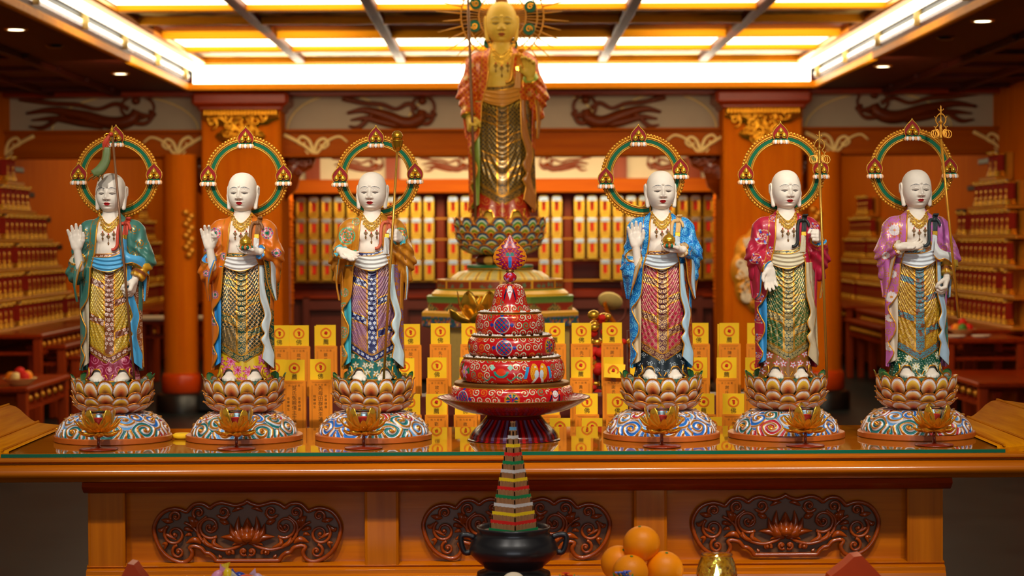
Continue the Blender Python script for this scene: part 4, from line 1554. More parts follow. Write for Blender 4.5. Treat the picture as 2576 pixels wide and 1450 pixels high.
# green glass tea-light
p_ = P(1803, 1395, 4.5)
hz = .086
r0 = root('tealight_glass', (p_.x, 4.5, p_.z - hz), 'green faceted glass tealight holder glowing right of the oranges', 'candle holder')
G().p(lathe([(0, FZ - p_.z + hz), (.05, FZ - p_.z + hz), (.045, FZ - p_.z + hz + .006), (.03, -.004), (.034, 0), (0, 0)], 32)).build('foot', M['gold_old'], r0)
R = 50 * ko
pr = [(0, 0), (.6, .0), (.85, .2), (1.0, .42), (1.0, .55), (.9, .78), (.78, .94), (.8, 1.0), (.72, 1.0), (.7, .94), (.82, .76), (.92, .5), (.78, .22), (.5, .08), (0, .08)]
pr = np.vstack([np.linspace(pr[i], pr[i + 1], 4)[:-1] for i in range(len(pr) - 1)] + [arr(pr[-1:])])
def facet(th, z):
    zz = z / hz
    return 1 + .04 * (np.abs(np.sin(7 * th + PI * zz * 3.2)) + np.abs(np.sin(7 * th - PI * zz * 3.2)) - 1) * np.clip(np.sin(PI * np.clip(zz / .95, 0, 1)), 0, 1)
G().p(lathe([(a * R, z * hz) for a, z in pr], 96, rmod=facet)).build('glass_bowl', M['green_glass'], r0)
G().p(lathe([(0, .10 * hz), (.4 * R, .10 * hz), (.4 * R, .32 * hz), (0, .32 * hz)], 24)).build('tealight', M['white'], r0)
G().p(lathe([(0, .33 * hz), (.12 * R, .42 * hz), (.10 * R, .52 * hz), (0, .74 * hz)], 12)).build('flame', emit('flame', (1.0, .74, .34), 160.0), r0)

# white steamed bun, sweets and flowers peeping over the bottom edge
p_ = P(1292, 1441, 4.45)
r0 = root('steamed_bun', (p_.x, 4.45, FZ), 'white fluted bun at the bottom centre before the burner', 'bun')
hb = p_.z - FZ
a = np.linspace(0, PI / 2, 16)
G().p(lathe([(46 * ko * cos(q) ** .7 if q < PI / 2 - .01 else 0, hb * sin(q)) for q in a], 60, rmod=lambda th, z: 1 + .02 * np.cos(30 * th))).build('bun', M['white'], r0)
G().p(lathe([(0, 0), (.055, 0), (.06, .01), (.05, .012), (0, .01)], 30)).build('saucer', M['cream'], r0)


def candy(px, py, col1, col2, label, sz=1.0, a=0.0, Y=4.42):
    p_ = P(px, py, Y)
    r0 = root('wrapped_sweet', p_, label, 'sweet', 'wrapped sweets in the bowl')
    r0.rotation_euler = (0, a, 0)
    k = Y / F5 * sz
    G().p(ball((0, 0, 0), 16 * k, 16, 10, (1.25, .9, .8))).build('sweet', col1, r0)
    g = G()
    for s in (-1, 1):
        n = 9
        Pt = np.zeros((n, 4, 3))
        for i in range(n):
            for j in range(4):
                t = j / 3
                w = (i / (n - 1) - .5) * 2
                Pt[i, j] = (s * (16 + 16 * t) * k, -(.2 + 2.5 * (i % 2)) * k, w * (3 + 11 * t) * k)
        g.p(grid(Pt))
    g.p(tube([(-17 * k, 0, 0), (17 * k, 0, 0)], 2 * k, 6))
    g.build('wrapper_twist', col2, r0)


swc = {'yellow': flat('yellow_foil', S(244, 204, 24), .3), 'blue': flat('blue_foil', S(24, 60, 170), .3), 'pink': flat('pink_foil', S(232, 150, 190), .35), 'orange': flat('orange_foil', S(250, 84, 20), .35),
       'red': flat('red_foil', S(220, 20, 30), .3), 'lilac': flat('lilac_foil', S(214, 176, 206), .35)}
candy(492, 1459, swc['red'], M['white'], 'red wrapped sweet at the left of the bottom sweets', .7)
candy(545, 1452, swc['pink'], swc['pink'], 'pink translucent wrapped sweet with a tall twisted end', 1.0, -.9)
candy(575, 1449, swc['yellow'], swc['yellow'], 'yellow wrapped sweet at the bottom edge', 1.0, 1.3)
candy(606, 1452, swc['blue'], swc['blue'], 'dark blue wrapped sweet at the bottom edge', .9, .4)
candy(624, 1464, swc['orange'], M['white'], 'large orange sweet with a white and blue rim', 1.4, .2, 4.36)
candy(652, 1456, swc['lilac'], swc['lilac'], 'lilac wrapped sweet at the right of the bottom sweets', .8, .8)
p_ = P(585, 1470, 4.42)
tag(G().p(lathe([(0, .006), (.05, 0), (.055, .01), (.10, p_.z - FZ - .0), (.103, p_.z - FZ), (.096, p_.z - FZ - .002), (.05, .016), (0, .014)], 36)).build('sweet_bowl', M['cream'], None, loc=(p_.x, 4.44, FZ)), 'cream bowl filled with wrapped sweets at the bottom edge', 'bowl')


def posy(px, py, Y, c1, label, n, leaf):
    p_ = P(px, py, Y)
    r0 = root('flower_posy', (p_.x, Y, FZ), label, 'flower', 'small flowers on the front table')
    h = p_.z - FZ
    g = G()
    rnd = random.Random(px)
    for k in range(n):
        c_ = ((rnd.random() - .5) * .022, (rnd.random() - .5) * .02, h + (rnd.random() - .5) * .010)
        ring_petals(g, 5, .010, .004, [(0, 0), (.5, .2), (.9, .3), (1.0, .2)], rnd.random(), .3, c_, n1=5, n2=6)
        g.p(ball(c_, .003, 8, 6))
    g.build('petals', c1, r0)
    g = G()
    for k in range(5):
        g.p(tube(spline([(0, 0, 0), (.01 * sin(k * 2), .01 * cos(k), h * .6), (.022 * sin(k * 1.3 + .6), .012 * cos(k * 2), h + .002)], 8), [.0014, .0014, .0016, .002, .004, .005, .004, .001], 6))
    g.build('leaves', M['green'], r0)


posy(1568, 1446, 4.36, flat('blue_petals', S(96, 120, 214), .5), 'blue-violet flower with green leaves before the oranges', 5, True)
posy(1432, 1450, 4.40, flat('red_petals', S(226, 52, 18), .5), 'red-orange flower right of the burner at the bottom edge', 6, True)
# ------------------------------------------------------------------ painting on meshes (colour of the paint itself, alpha marks gilding)
GOLD = (*S(222, 150, 36), .75)


def col(c, n, a=0.0):
    return np.tile(np.append(arr(c)[:3], a), (n, 1))


def over(C, m, c, a=None):
    c = arr(c)
    if len(c) == 3:
        c = np.append(c, 0.0 if a is None else a)
    C[m] = c


def h2(i, j, seed=0):
    v = np.sin(i * 127.1 + j * 311.7 + seed * 74.7) * 43758.5453
    return v - np.floor(v)


def cells(u, v, cell, seed, jit=.5, stag=True):
    j = np.floor(v / cell)
    uu = u + (np.mod(j, 2) * cell * .5 if stag else 0)
    i = np.floor(uu / cell)
    du = uu - (i + .5) * cell - (h2(i, j, seed) - .5) * jit * cell
    dv = v - (j + .5) * cell - (h2(i, j, seed + 1) - .5) * jit * cell
    return du, dv, h2(i, j, seed + 2)


def spirals(u, v, cell, lw, seed=0, turns=2.2):
    du, dv, h = cells(u, v, cell, seed, .15)
    r = np.hypot(du, dv)
    ph = np.arctan2(dv, du)
    p = cell * .5 / turns
    d = np.where(h > .5, 1, -1)
    mm = np.mod(r / p - d * ph / (2 * PI) + h * 3, 1.0)
    return (np.abs(mm - .5) * p < lw / 2) & (r < cell * .5)


def flowers(u, v, cell, seed, R, n=5, jit=.4, keep=1.0):
    du, dv, h = cells(u, v, cell, seed, jit)
    r = np.hypot(du, dv)
    ph = np.arctan2(dv, du) + h * 6
    rr = R * (.72 + .28 * np.cos(n * ph))
    k = h < keep
    return (r < rr) & k, (r < R * .28) & k, (np.abs(r - rr) < R * .13) & k


def rosette(C, u, v, cu, cv, R, kind):
    du, dv = u - cu, v - cv
    r = np.hypot(du, dv)
    ph = np.arctan2(dv, du)
    if kind == 'mosaic':        # round medallion of petals
        over(C, r < R, S(236, 150, 120))
        rr = np.abs(np.cos(3.5 * ph))
        over(C, (r < R * .95) & (r > R * .35) & (rr > .55), S(60, 90, 180))
        over(C, (r < R * .85) & (r > R * .45) & (rr > .75), S(214, 30, 50))
        over(C, (r < R) & (r > R * .6) & (rr < .3), S(0, 140, 110))
        over(C, r < R * .3, S(0, 130, 90))
        over(C, (np.abs(r - R * .55) < R * .06), S(250, 210, 200))
    elif kind == 'roundel':
        over(C, np.abs(r - R) < R * .06, S(60, 190, 150))
        q = (np.mod(r / R * 2.2 - ph / 2.1, 1) < .4) & (r < R * .92)
        over(C, q, S(20, 160, 120))
        q = (np.sin(5 * ph + r * .7) > .72) & (r > R * .3) & (r < R * .9)
        over(C, q, S(240, 170, 170))
        over(C, q & (np.sin(9 * ph) > .5), S(200, 40, 60))
    elif kind == 'medal':
        q = (np.mod(r / R * 2.0 + ph / 3.14, 1) < .30) & (r < R)
        over(C, q, S(222, 160, 110))
        q = (np.sin(4 * ph) > .78) & (r > R * .5) & (r < R)
        over(C, q, S(70, 90, 200))
        over(C, q & (r > R * .8), S(210, 220, 250))
        q = (np.sin(6 * ph) > .3) & (r > R * .14) & (r < R * .4)
        over(C, q, S(230, 200, 200))
    elif kind == 'mum':
        over(C, (r < R * (.9 + .1 * np.cos(12 * ph))), S(240, 232, 226))
        over(C, (r < R) & (np.abs(np.sin(6 * ph)) < .12) & (r > R * .2), S(200, 150, 190))
        over(C, r < R * .2, S(230, 150, 60))
        over(C, (np.abs(r - R * 1.08) < R * .16) & (np.sin(11 * ph) > .3), S(220, 110, 40))
    elif kind == 'cloud':
        q = (np.mod(r / R * 2.4 - ph / 3.0, 1) < .34) & (r < R * (.75 + .25 * np.cos(5 * ph))) & (np.abs(dv) < R * .8)
        over(C, q, GOLD)


def lattice(u, v, p, lw, dirs=((.707, .707), (.707, -.707))):
    m = np.zeros(u.shape, bool)
    for a, b in dirs:
        w = (u * a + v * b) / p
        m |= np.abs(w - np.round(w)) * p < lw / 2
    return m


# ------------------------------------------------------------------ red cloisonne stand of tiers
ym = 5.53
km = ym / F5
mx = P(1293, 1108, ym).x
mr = root('tiered_offering_stand', (mx, ym, GZ), 'red cloisonne tiered offering stand with flame finial in the middle of the glass top', 'offering stand')
RED = S(196, 14, 22)


def enamel(prof, name, paint, n=760, m=64, off=(0, 0)):
    pr = spline(prof, m) if len(prof) > 2 else arr(prof)
    t = np.linspace(-1, 1, n, endpoint=False)
    th = PI * np.sign(t) * np.abs(t) ** 1.15
    X = pr[:, 0][:, None] * np.sin(th)[None]
    Yy = -pr[:, 0][:, None] * np.cos(th)[None]
    Z = np.broadcast_to(pr[:, 1][:, None], X.shape)
    arc = np.concatenate([[0], np.cumsum(np.hypot(*np.diff(pr, axis=0).T))])
    R = pr[:, 0].max()
    U = np.broadcast_to(th[None] * R, X.shape).ravel()
    Vv = np.broadcast_to(arc[:, None], X.shape).ravel()
    TH = np.broadcast_to(th[None], X.shape).ravel()
    C = paint(U, Vv, TH, arc[-1])
    V, Q, T = grid(np.stack([X + off[0], Yy, Z + off[1]], -1), cv=True, flip=True)
    return G().add(V, Q, T, C).build(name, M['enamel'], mr, True, True, scale=km)


def emblem(C, U, V, cu, cv, kind):
    du, dv = U - cu, V - cv
    r = np.hypot(du, dv)
    ph = np.arctan2(dv, du)
    if kind == 'knot':
        q = (np.abs(du) + np.abs(dv) < 24)
        over(C, q, RED)
        over(C, q & lattice(du, dv, 8.4, 3.4), S(10, 110, 90))
        over(C, q & lattice(du, dv, 8.4, 3.4, ((.707, .707),)), S(30, 50, 150))
        over(C, (np.abs(np.abs(du) - 26) + np.abs(dv) < 6), S(30, 50, 150))
        over(C, (np.abs(np.abs(dv) - 25) + np.abs(du) < 6), S(20, 60, 150))
        over(C, np.abs(r - 20) < .9, S(190, 200, 190))
    elif kind == 'wheel':
        over(C, r < 19, S(226, 150, 30))
        over(C, (r < 15) & (np.abs(np.sin(4 * ph)) > .4), RED)
        over(C, (r < 15) & (np.sin(4 * ph) > .5), S(20, 60, 150))
        over(C, (r < 15) & (np.sin(4 * ph) < -.5), S(0, 100, 60))
        over(C, r < 6, S(190, 30, 40))
        over(C, (r < 4) & (du > 0), S(30, 40, 160))
        over(C, np.abs(r - 17.6) < .7, S(120, 70, 20))
    elif kind == 'shell':
        w = 13 - np.abs(dv + 6) * .45
        over(C, (np.abs(du) < 20) & (np.abs(np.abs(du) - 15 + .3 * dv) < 3) & (np.abs(dv) < 20), S(20, 26, 60))
        over(C, (np.abs(du) < np.clip(14 - (14 - dv) * .42, 0, 15)) & (dv > -20) & (dv < 14), S(236, 236, 236))
        over(C, (np.hypot(du, dv - 10) < 11), RED)
        over(C, (np.hypot(du, dv - 12) < 8.5), S(236, 236, 236))
        over(C, np.abs(np.hypot(du, dv - 12) - 4.5) < 1.0, S(210, 190, 170))
        over(C, (np.abs(np.abs(du) - 15) < 3.5) & (np.abs(dv - 15) < 4), S(230, 90, 20))
    elif kind == 'fish':
        for s in (-1, 1):
            q = ((du - s * 13) / 11) ** 2 + ((dv - 2 + s * 0) / 22) ** 2 < 1
            over(C, q, S(236, 160, 30))
            over(C, q & (np.mod(dv * .33 + np.abs(du) * .1, 1) < .16), S(170, 90, 20))
            q = ((du - s * 7) / 6) ** 2 + ((dv + 4) / 11) ** 2 < 1
            over(C, q, S(200, 214, 226))
            over(C, np.hypot(du - s * 10, dv - 15) < 2.6, S(240, 240, 230))
            over(C, np.hypot(du - s * 10, dv - 15) < 1.2, (0, 0, 0))
            over(C, (np.abs(du - s * 12 - s * (-20 - dv) * .5) < 3.6) & (dv < -14) & (dv > -28), S(226, 226, 220))
            over(C, (np.abs(du - s * 34 + s * dv * .25) < 4) & (np.abs(dv) < 15), S(40, 150, 210))
    elif kind == 'flower':
        rr = 18 * (.78 + .22 * np.cos(6 * ph))
        over(C, (r < 26) & (np.sin(3 * ph + 1) > .5), S(20, 110, 60))
        over(C, r < rr, S(226, 160, 196))
        over(C, np.abs(r - rr * .6) < 1.4, S(190, 90, 150))
        over(C, r < 5, S(236, 200, 80))
    elif kind == 'vase':
        over(C, (r < 12), S(226, 60, 20))
        over(C, (np.abs(np.hypot(du, dv - 8) - 17) < 3) & (dv < 4), S(30, 150, 130))
        over(C, (np.abs(np.abs(du) - 23) + np.abs(dv - 14) < 8), S(150, 210, 190))
        over(C, (np.abs(dv + 14 - 5 * np.sin(du * .2)) < 1.8) & (np.abs(du) < 52) & (np.abs(du) > 14), S(30, 150, 130))


def tier_paint(embs, pale=.93):
    def f(U, V, TH, L):
        C = col(RED, len(U))
        m1 = spirals(U, V, 21, 3.2, len(embs) + int(L), 1.55)
        over(C, m1, GOLD)
        m2 = spirals(U, V, 21, 2.1, len(embs) + int(L), 1.55)
        over(C, m2, S(214, 214, 190))
        h = cells(U, V, 21, len(embs) + int(L), .15)[2]
        over(C, m2 & (h > .90), S(40, 140, 110))
        over(C, m2 & (h < .10), S(232, 96, 24))
        f1, f2, f3 = flowers(U, V, 52, 5, 7, 5, .6, .22)
        over(C, f1, S(160, 200, 180))
        over(C, f2, S(20, 110, 90))
        for a, kind in embs:
            R = np.abs(U / np.where(np.abs(TH) < 1e-6, 1e-6, TH)).max()
            cu = math.radians(a) * R
            q = np.hypot(U - cu, V - L * .5) < (30 if kind != 'fish' else 36)
            over(C, q & (m1 | f1), RED)
            emblem(C, U, V, cu, L * .52, kind)
        over(C, (V < 3) | (V > L - 3), GOLD)
        return C
    return f


def foot_paint(U, V, TH, L):
    C = col(S(88, 10, 14), len(U))
    w = np.mod(TH / (2 * PI) * 44, 1)
    k = np.floor(TH / (2 * PI) * 44)
    q = (np.abs(w - .5) < .26) & (V > L * .20) & (V < L * .93)
    over(C, q, S(70, 34, 70))
    over(C, q & (np.mod(k, 2) > .5), S(166, 16, 16))
    over(C, q & (V > L * .62) & (np.mod(k, 2) < .5), S(96, 76, 110))
    q2 = (V < L * .2) & (np.hypot((w - .5) * 14, V - L * .16) < 6)
    over(C, q2, S(50, 20, 60))
    over(C, (V > L - 2.5), GOLD)
    return C


def plate_paint(U, V, TH, L):
    C = col(S(134, 10, 14), len(U))
    du, dv, h = cells(U, V, 16, 3, 0)
    r = np.hypot(du, dv + 8)
    over(C, np.abs(np.mod(r, 5) - 2.5) < .5, S(86, 6, 10))
    f1, f2, f3 = flowers(U, V, 56, 8, 10, 3, .3, .5)
    over(C, f1 & (V > 30) & (V < 60), S(150, 110, 130))
    return C


def inner_paint(U, V, TH, L):
    C = col(S(150, 30, 36), len(U))
    w = np.mod(TH / (2 * PI) * 60, 1)
    over(C, np.abs(w - .5) < .22, S(206, 150, 150))
    return C


enamel([(0, 0), (108, 0), (112, 5), (111, 13), (101, 26), (86, 40), (74, 54), (69, 62), (67, 67)], 'foot', foot_paint)
enamel([(66, 66), (100, 68), (140, 78), (172, 94), (190, 107)], 'plate', plate_paint)
enamel([(190, 108), (180, 101), (160, 96), (120, 95)], 'plate_inside', inner_paint, 300, 12)
G().p(tube([(191 * sin(a), -191 * cos(a), 107.5) for a in np.linspace(0, 2 * PI, 120, endpoint=False)], 1.6, 6, True)).p(tube([(68 * sin(a), -68 * cos(a), 65.5) for a in np.linspace(0, 2 * PI, 80, endpoint=False)], 2.2, 6, True)).build('plate_rim', M['bronze'], mr, scale=km)
enamel([(128, 94), (148, 100), (155, 116), (152, 131), (144, 139)], 'lowest_tier', tier_paint([(-52, 'knot'), (0, 'wheel'), (44, 'shell')]), off=(-5, 0))
G().p(lathe([(0, 139), (144, 139), (145, 141), (145, 146), (143, 148), (0, 148)], 96, (-5, 0, 0))).build('bronze_lid', M['bronze'], mr, True, scale=km, angle=30)
for nm, pr, embs, off in (('third_tier', [(114, 147), (127, 153), (133, 172), (130, 193), (121, 208)], [(-64, 'flower'), (-12, 'vase'), (30, 'fish')], -4),
                          ('second_tier', [(97, 213), (107, 219), (111, 237), (107, 253), (99, 262)], [(-10, 'knot'), (58, 'wheel')], -5),
                          ('top_tier', [(75, 266), (84, 272), (87, 292), (84, 310), (78, 320)], [(-14, 'knot')], -9)):
    t_ = enamel(pr, nm, tier_paint(embs), off=(off, 0))
    R, z = pr[-1]
    G().p(tube([(off + (R + 1) * sin(a), -(R + 1) * cos(a), z + 2) for a in np.linspace(0, 2 * PI, 110, endpoint=False)], 1.8, 6, True)).p(lathe([(0, z - 3), (R, z - 3)], 40, (off, 0, 0))).build('bronze_rim', M['bronze'], t_, scale=km)
    g = G()
    rnd = random.Random(int(R))
    for k in range(int(R * 1.25)):
        a = rnd.random() * 2 * PI
        q = R - 5 - 3 * rnd.random() if rnd.random() < .8 else R - 14
        g.p(ball((off + q * sin(a), -q * cos(a), z + 2 + 2.5 * rnd.random()), 3.2 + rnd.random(), 8, 6))
    tag(g.build('bead_rim', flat('pearl_beads', S(226, 212, 200), .4), t_, scale=km), kind='stuff')


def bell_paint(U, V, TH, L):
    C = tier_paint([(0, 'shell')])(U, V, TH, L)
    over(C, V < 5, S(230, 70, 20))
    return C


enamel([(55, 322), (52, 328), (45, 342), (41, 360), (37, 376), (29, 388), (16, 393), (0, 394)], 'bell_dome', bell_paint, 420, 70, (-9, 0))


def ball_paint(U, V, TH, L):
    C = col(S(186, 12, 26), len(U))
    f1, f2, f3 = flowers(U, V, 26, 4, 11, 5, .2)
    over(C, f1, S(206, 140, 190))
    over(C, f3, S(150, 80, 150))
    over(C, f2, S(240, 220, 120))
    return C


enamel([(16.5 * cos(a), 409 + 14 * sin(a)) for a in np.linspace(-PI / 2, PI / 2, 15)], 'enamel_ball', ball_paint, 200, 36, (-8, 0))
G().p(lathe([(10, 393), (11, 396), (8, 397), (8, 421), (11, 424), (7, 430), (0, 430)], 20, (-8, 0, 0))).build('bronze_neck', M['bronze'], mr, scale=km)
# flame finial
n1, n2 = 90, 110
zz = np.linspace(0, 1, n2)
wd = 43 * np.interp(zz, [0, .04, .12, .25, .38, .5, .62, .74, .86, .95, 1], [.25, .5, .78, .97, 1.0, .92, .74, .5, .27, .1, .0])
th = np.linspace(0, 2 * PI, n1, endpoint=False)
X = wd[:, None] * np.sin(th)[None]
Yy = -wd[:, None] * np.cos(th)[None] * .30
Z = np.broadcast_to((427 + 90 * zz)[:, None], X.shape)
u, v = X.ravel(), (Z - 427).ravel()
C = col(S(222, 130, 20), len(u))
w = np.interp(v / 90, zz, wd)
fr = np.abs(u) / np.maximum(w, 1)
wav = .74 + .16 * np.sin(v * .55 + np.sign(u)) + .06 * np.sin(u * .9)
over(C, fr < wav, S(106, 14, 60))
over(C, fr < wav - .16, S(176, 14, 30))
over(C, (fr < wav - .16) & (np.sin(v * .6 + np.abs(u) * .5) > .5), S(120, 20, 110))
over(C, (fr < wav - .1) & (np.sin(v * .45 - np.abs(u) * .7 + 2) > .86), S(226, 100, 20))
over(C, np.hypot(u, v - 30) < 13, S(206, 18, 26))
over(C, (np.abs(u) < 4 - np.abs(v - 24) * .12) & (v > 6) & (v < 40), S(40, 120, 200))
over(C, np.hypot(np.abs(u) - 6, v - 40) < 5, S(10, 120, 96))
over(C, fr > .985, GOLD)
V, Q, T = grid(np.stack([X - 8, Yy, Z], -1), cv=True, flip=True)
G().add(V, Q, T, C).build('flame_finial', M['enamel'], mr, True, True, scale=km)
# ------------------------------------------------------------------ standing monk statues
# every statue is laid out in units of one photo pixel (about 1.1 mm): x right, y away from the visitor, z up from the glass
_cache = {}


def cached(name, key, make, parent, mat, scale, smooth=True, colr=True, loc=None, rz=0.0, angle=None):
    k = (name, key, round(scale, 7))
    if k not in _cache:
        o = make().build(name, mat, parent, smooth, colr, scale=scale, angle=angle)
        _cache[k] = o
    else:
        o = _cache[k].copy()
        COL.objects.link(o)
        o.parent = parent
    if loc is not None:
        o.location = Vector(loc) * scale
    else:
        o.location = (0, 0, 0)
    o.rotation_euler = (0, 0, rz)
    return o


SKIN = S(244, 230, 212)


def dens(n, p=1.35):
    t = np.linspace(-1, 1, n, endpoint=False)
    return PI * np.sign(t) * np.abs(t) ** p


def gs(a, b=0):
    return np.exp(-(a ** 2 + b ** 2))


def head_geo(g, zc, yaw, pitch, skin, lip=S(186, 16, 24), brow=S(92, 92, 96), x0=0.0, sc=1.0):
    n, m = 440, 330
    th = dens(n, 1.4)[None, :]
    ph = np.linspace(-PI / 2, PI / 2, m)[:, None]
    sp = lambda v, e: np.sign(v) * np.abs(v) ** e
    z = 50 * sp(np.sin(ph), .86) + 0 * th
    c = sp(np.cos(ph), .80)
    x = 36.5 * c * sp(np.sin(th), .92)
    yf = np.where(np.cos(th) > 0, 41, 46)
    y = -yf * c * sp(np.cos(th), .92)
    low = np.clip(-z / 50, 0, 1)
    x = x * (1 - .15 * low ** 1.6)
    y = np.where(y < 0, y * (1 - .06 * low), y * (1 - .25 * low))
    up = np.clip(z / 50, 0, 1)
    y = np.where(y < 0, y * (1 - .06 * up), y)
    w = sstep(.05, .45, np.cos(th)) * np.ones_like(z)
    ax = np.abs(x)
    nz = np.interp(z, [-27, -23.5, -21, -16, -8, 0, 6, 12], [0, .5, 8.0, 9.2, 5.6, 3.0, 1.2, 0])
    nw = np.interp(z, [-26, -20, -10, 2], [7.4, 6.8, 4.4, 3.8])
    D = nz * gs(x / nw)
    D += 3.4 * gs((ax - 6.8) / 2.6, (z + 20.5) / 3.0)
    bz = 2.5 + 4.2 * (1 - ((ax - 14) / 12) ** 2)
    D += 1.3 * gs((z - bz) / 2.4) * sstep(28, 20, ax) * sstep(2, 6, ax)
    D -= 5.4 * gs((ax - 13.5) / 8.8, (z + 5.0) / 5.6)
    D += 5.0 * gs((ax - 13.8) / 7.2, (z + 3.0) / 3.4)
    D += 1.6 * gs((ax - 13.8) / 6.0, (z + 8.2) / 2.2)
    D -= 1.2 * gs((ax - 13.8) / 6.5, (z + 6.1) / .9)
    D += 2.0 * gs((ax - 19) / 9, (z + 24) / 10)
    D += 2.6 * gs(x / 8.0, (z + 29.4) / 2.0) + 3.0 * gs(x / 6.4, (z + 34.0) / 2.2) - 2.0 * gs(x / 8.6, (z + 31.6) / .9)
    D -= 1.4 * gs(x / 2.2, (z + 26) / 2.0)
    D -= 1.6 * gs(x / 9, (z + 38.5) / 2.2)
    D += 3.4 * gs(x / 10, (z + 44) / 4.5)
    D += 4.2 * gs(x / 2.5, (z - 9.5) / 2.5)
    y = y - D * w
    xf, zf, wf, axf = x.ravel(), z.ravel(), w.ravel(), ax.ravel()
    C = col(skin, len(xf))
    f = wf > .5
    bzf = 3.4 + 4.6 * (1 - ((axf - 13.5) / 12.5) ** 2)
    over(C, f & (np.abs(zf - bzf) < .95 * (1.2 - np.abs(axf - 13) / 16)) & (axf > 3.5) & (axf < 25.5), brow)
    sl = -6.2 - .8 * (1 - ((axf - 13.8) / 7) ** 2)
    over(C, f & (np.abs(zf - sl) < 1.1) & (axf > 6.4) & (axf < 21.4), S(110, 92, 80))
    over(C, f & (((zf - sl + .5) / 1.7) ** 2 + ((axf - 13.6) / 4.2) ** 2 < 1), S(56, 44, 38))
    sl2 = -1.2 + 2.2 * (1 - ((axf - 13.8) / 8) ** 2)
    over(C, f & (np.abs(zf - sl2) < .4) & (axf > 7) & (axf < 21), S(150, 138, 126))
    ml = np.clip(1 - (np.abs(xf) / 8.2) ** 2, 0, 1)
    over(C, f & (zf < -31.4 + 3.6 * ml ** .7 - .9 * gs(xf / 2.0)) & (zf > -31.6 - 4.6 * ml) & (np.abs(xf) < 8.2), lip)
    over(C, f & (np.abs(zf + 31.6) < .4) & (np.abs(xf) < 8), tuple(q * .35 for q in lip))
    over(C, f & (np.hypot((axf - 3.4) / 1.9, zf + 24.0) < .8), S(150, 120, 100))
    Mr = arr(Euler((math.radians(-pitch), 0, math.radians(yaw))).to_matrix())
    ctr = arr((x0, 0, zc))
    V, Q, T = grid(np.stack([x, y, z], -1), cv=True, flip=True)
    g.add(V * sc @ Mr.T + ctr, Q, T, C)
    for s in (-1, 1):
        def ear(p):
            p = p * arr((s, 1, 1))
            d = sell(p, (37.5, 6, 4), (3.6, 8.5, 15.5))
            d = np.maximum(d, -sell(p, (41.5, 2.5, 5), (2.6, 5.0, 9.5)))
            d = smin(d, scap(p, (36.5, 4, -8), (33.5, 2, -38), 4.2, 5.2), 5)
            d = smin(d, scap(p, (39, 10, 14), (39.5, 12, -4), 2.6, 2.0), 3)
            return d
        V, Q, T = surfnet(ear, (28 if s > 0 else -46, -10, -48), (46 if s > 0 else -28, 20, 26), 1.3)
        g.add(V * sc @ Mr.T + ctr, Q, T, col(skin, len(V)))


HANDS = {
    'open': dict(c=[(8, 8, 6), (5, 6, 5), (4, 5, 5), (6, 8, 6)], sp=[-13, -4, 3, 10], th=[(9, -3, 9), (17, -7, 20), (20, -9, 31), (20, -10, 38)]),
    'ok': dict(c=[(6, 8, 8), (8, 12, 10), (16, 22, 14), (52, 62, 40)], sp=[-12, -4, 2, 6], th=[(9, -3, 9), (17, -10, 20), (17, -19, 30), (13, -22, 37)]),
    'give': dict(c=[(14, 18, 14), (12, 16, 12), (10, 14, 12), (10, 14, 12)], sp=[-9, -3, 2, 7], th=[(9, -3, 9), (18, -7, 18), (21, -9, 28), (20, -11, 35)]),
    'cup': dict(c=[(26, 30, 24), (20, 28, 22), (16, 24, 20), (12, 20, 18)], sp=[-7, -2, 2, 6], th=[(9, -3, 8), (17, -9, 16), (20, -13, 26), (18, -17, 33)]),
    'grip': dict(c=[(80, 88, 60), (80, 90, 60), (80, 90, 60), (78, 86, 60)], sp=[-3, -1, 1, 3], th=[(9, -4, 9), (16, -12, 18), (14, -20, 26), (7, -23, 31)]),
    'pinch': dict(c=[(24, 34, 24), (34, 44, 30), (48, 58, 36), (58, 66, 40)], sp=[-8, -2, 2, 6], th=[(9, -4, 9), (17, -11, 18), (17, -19, 27), (13, -23, 34)]),
}


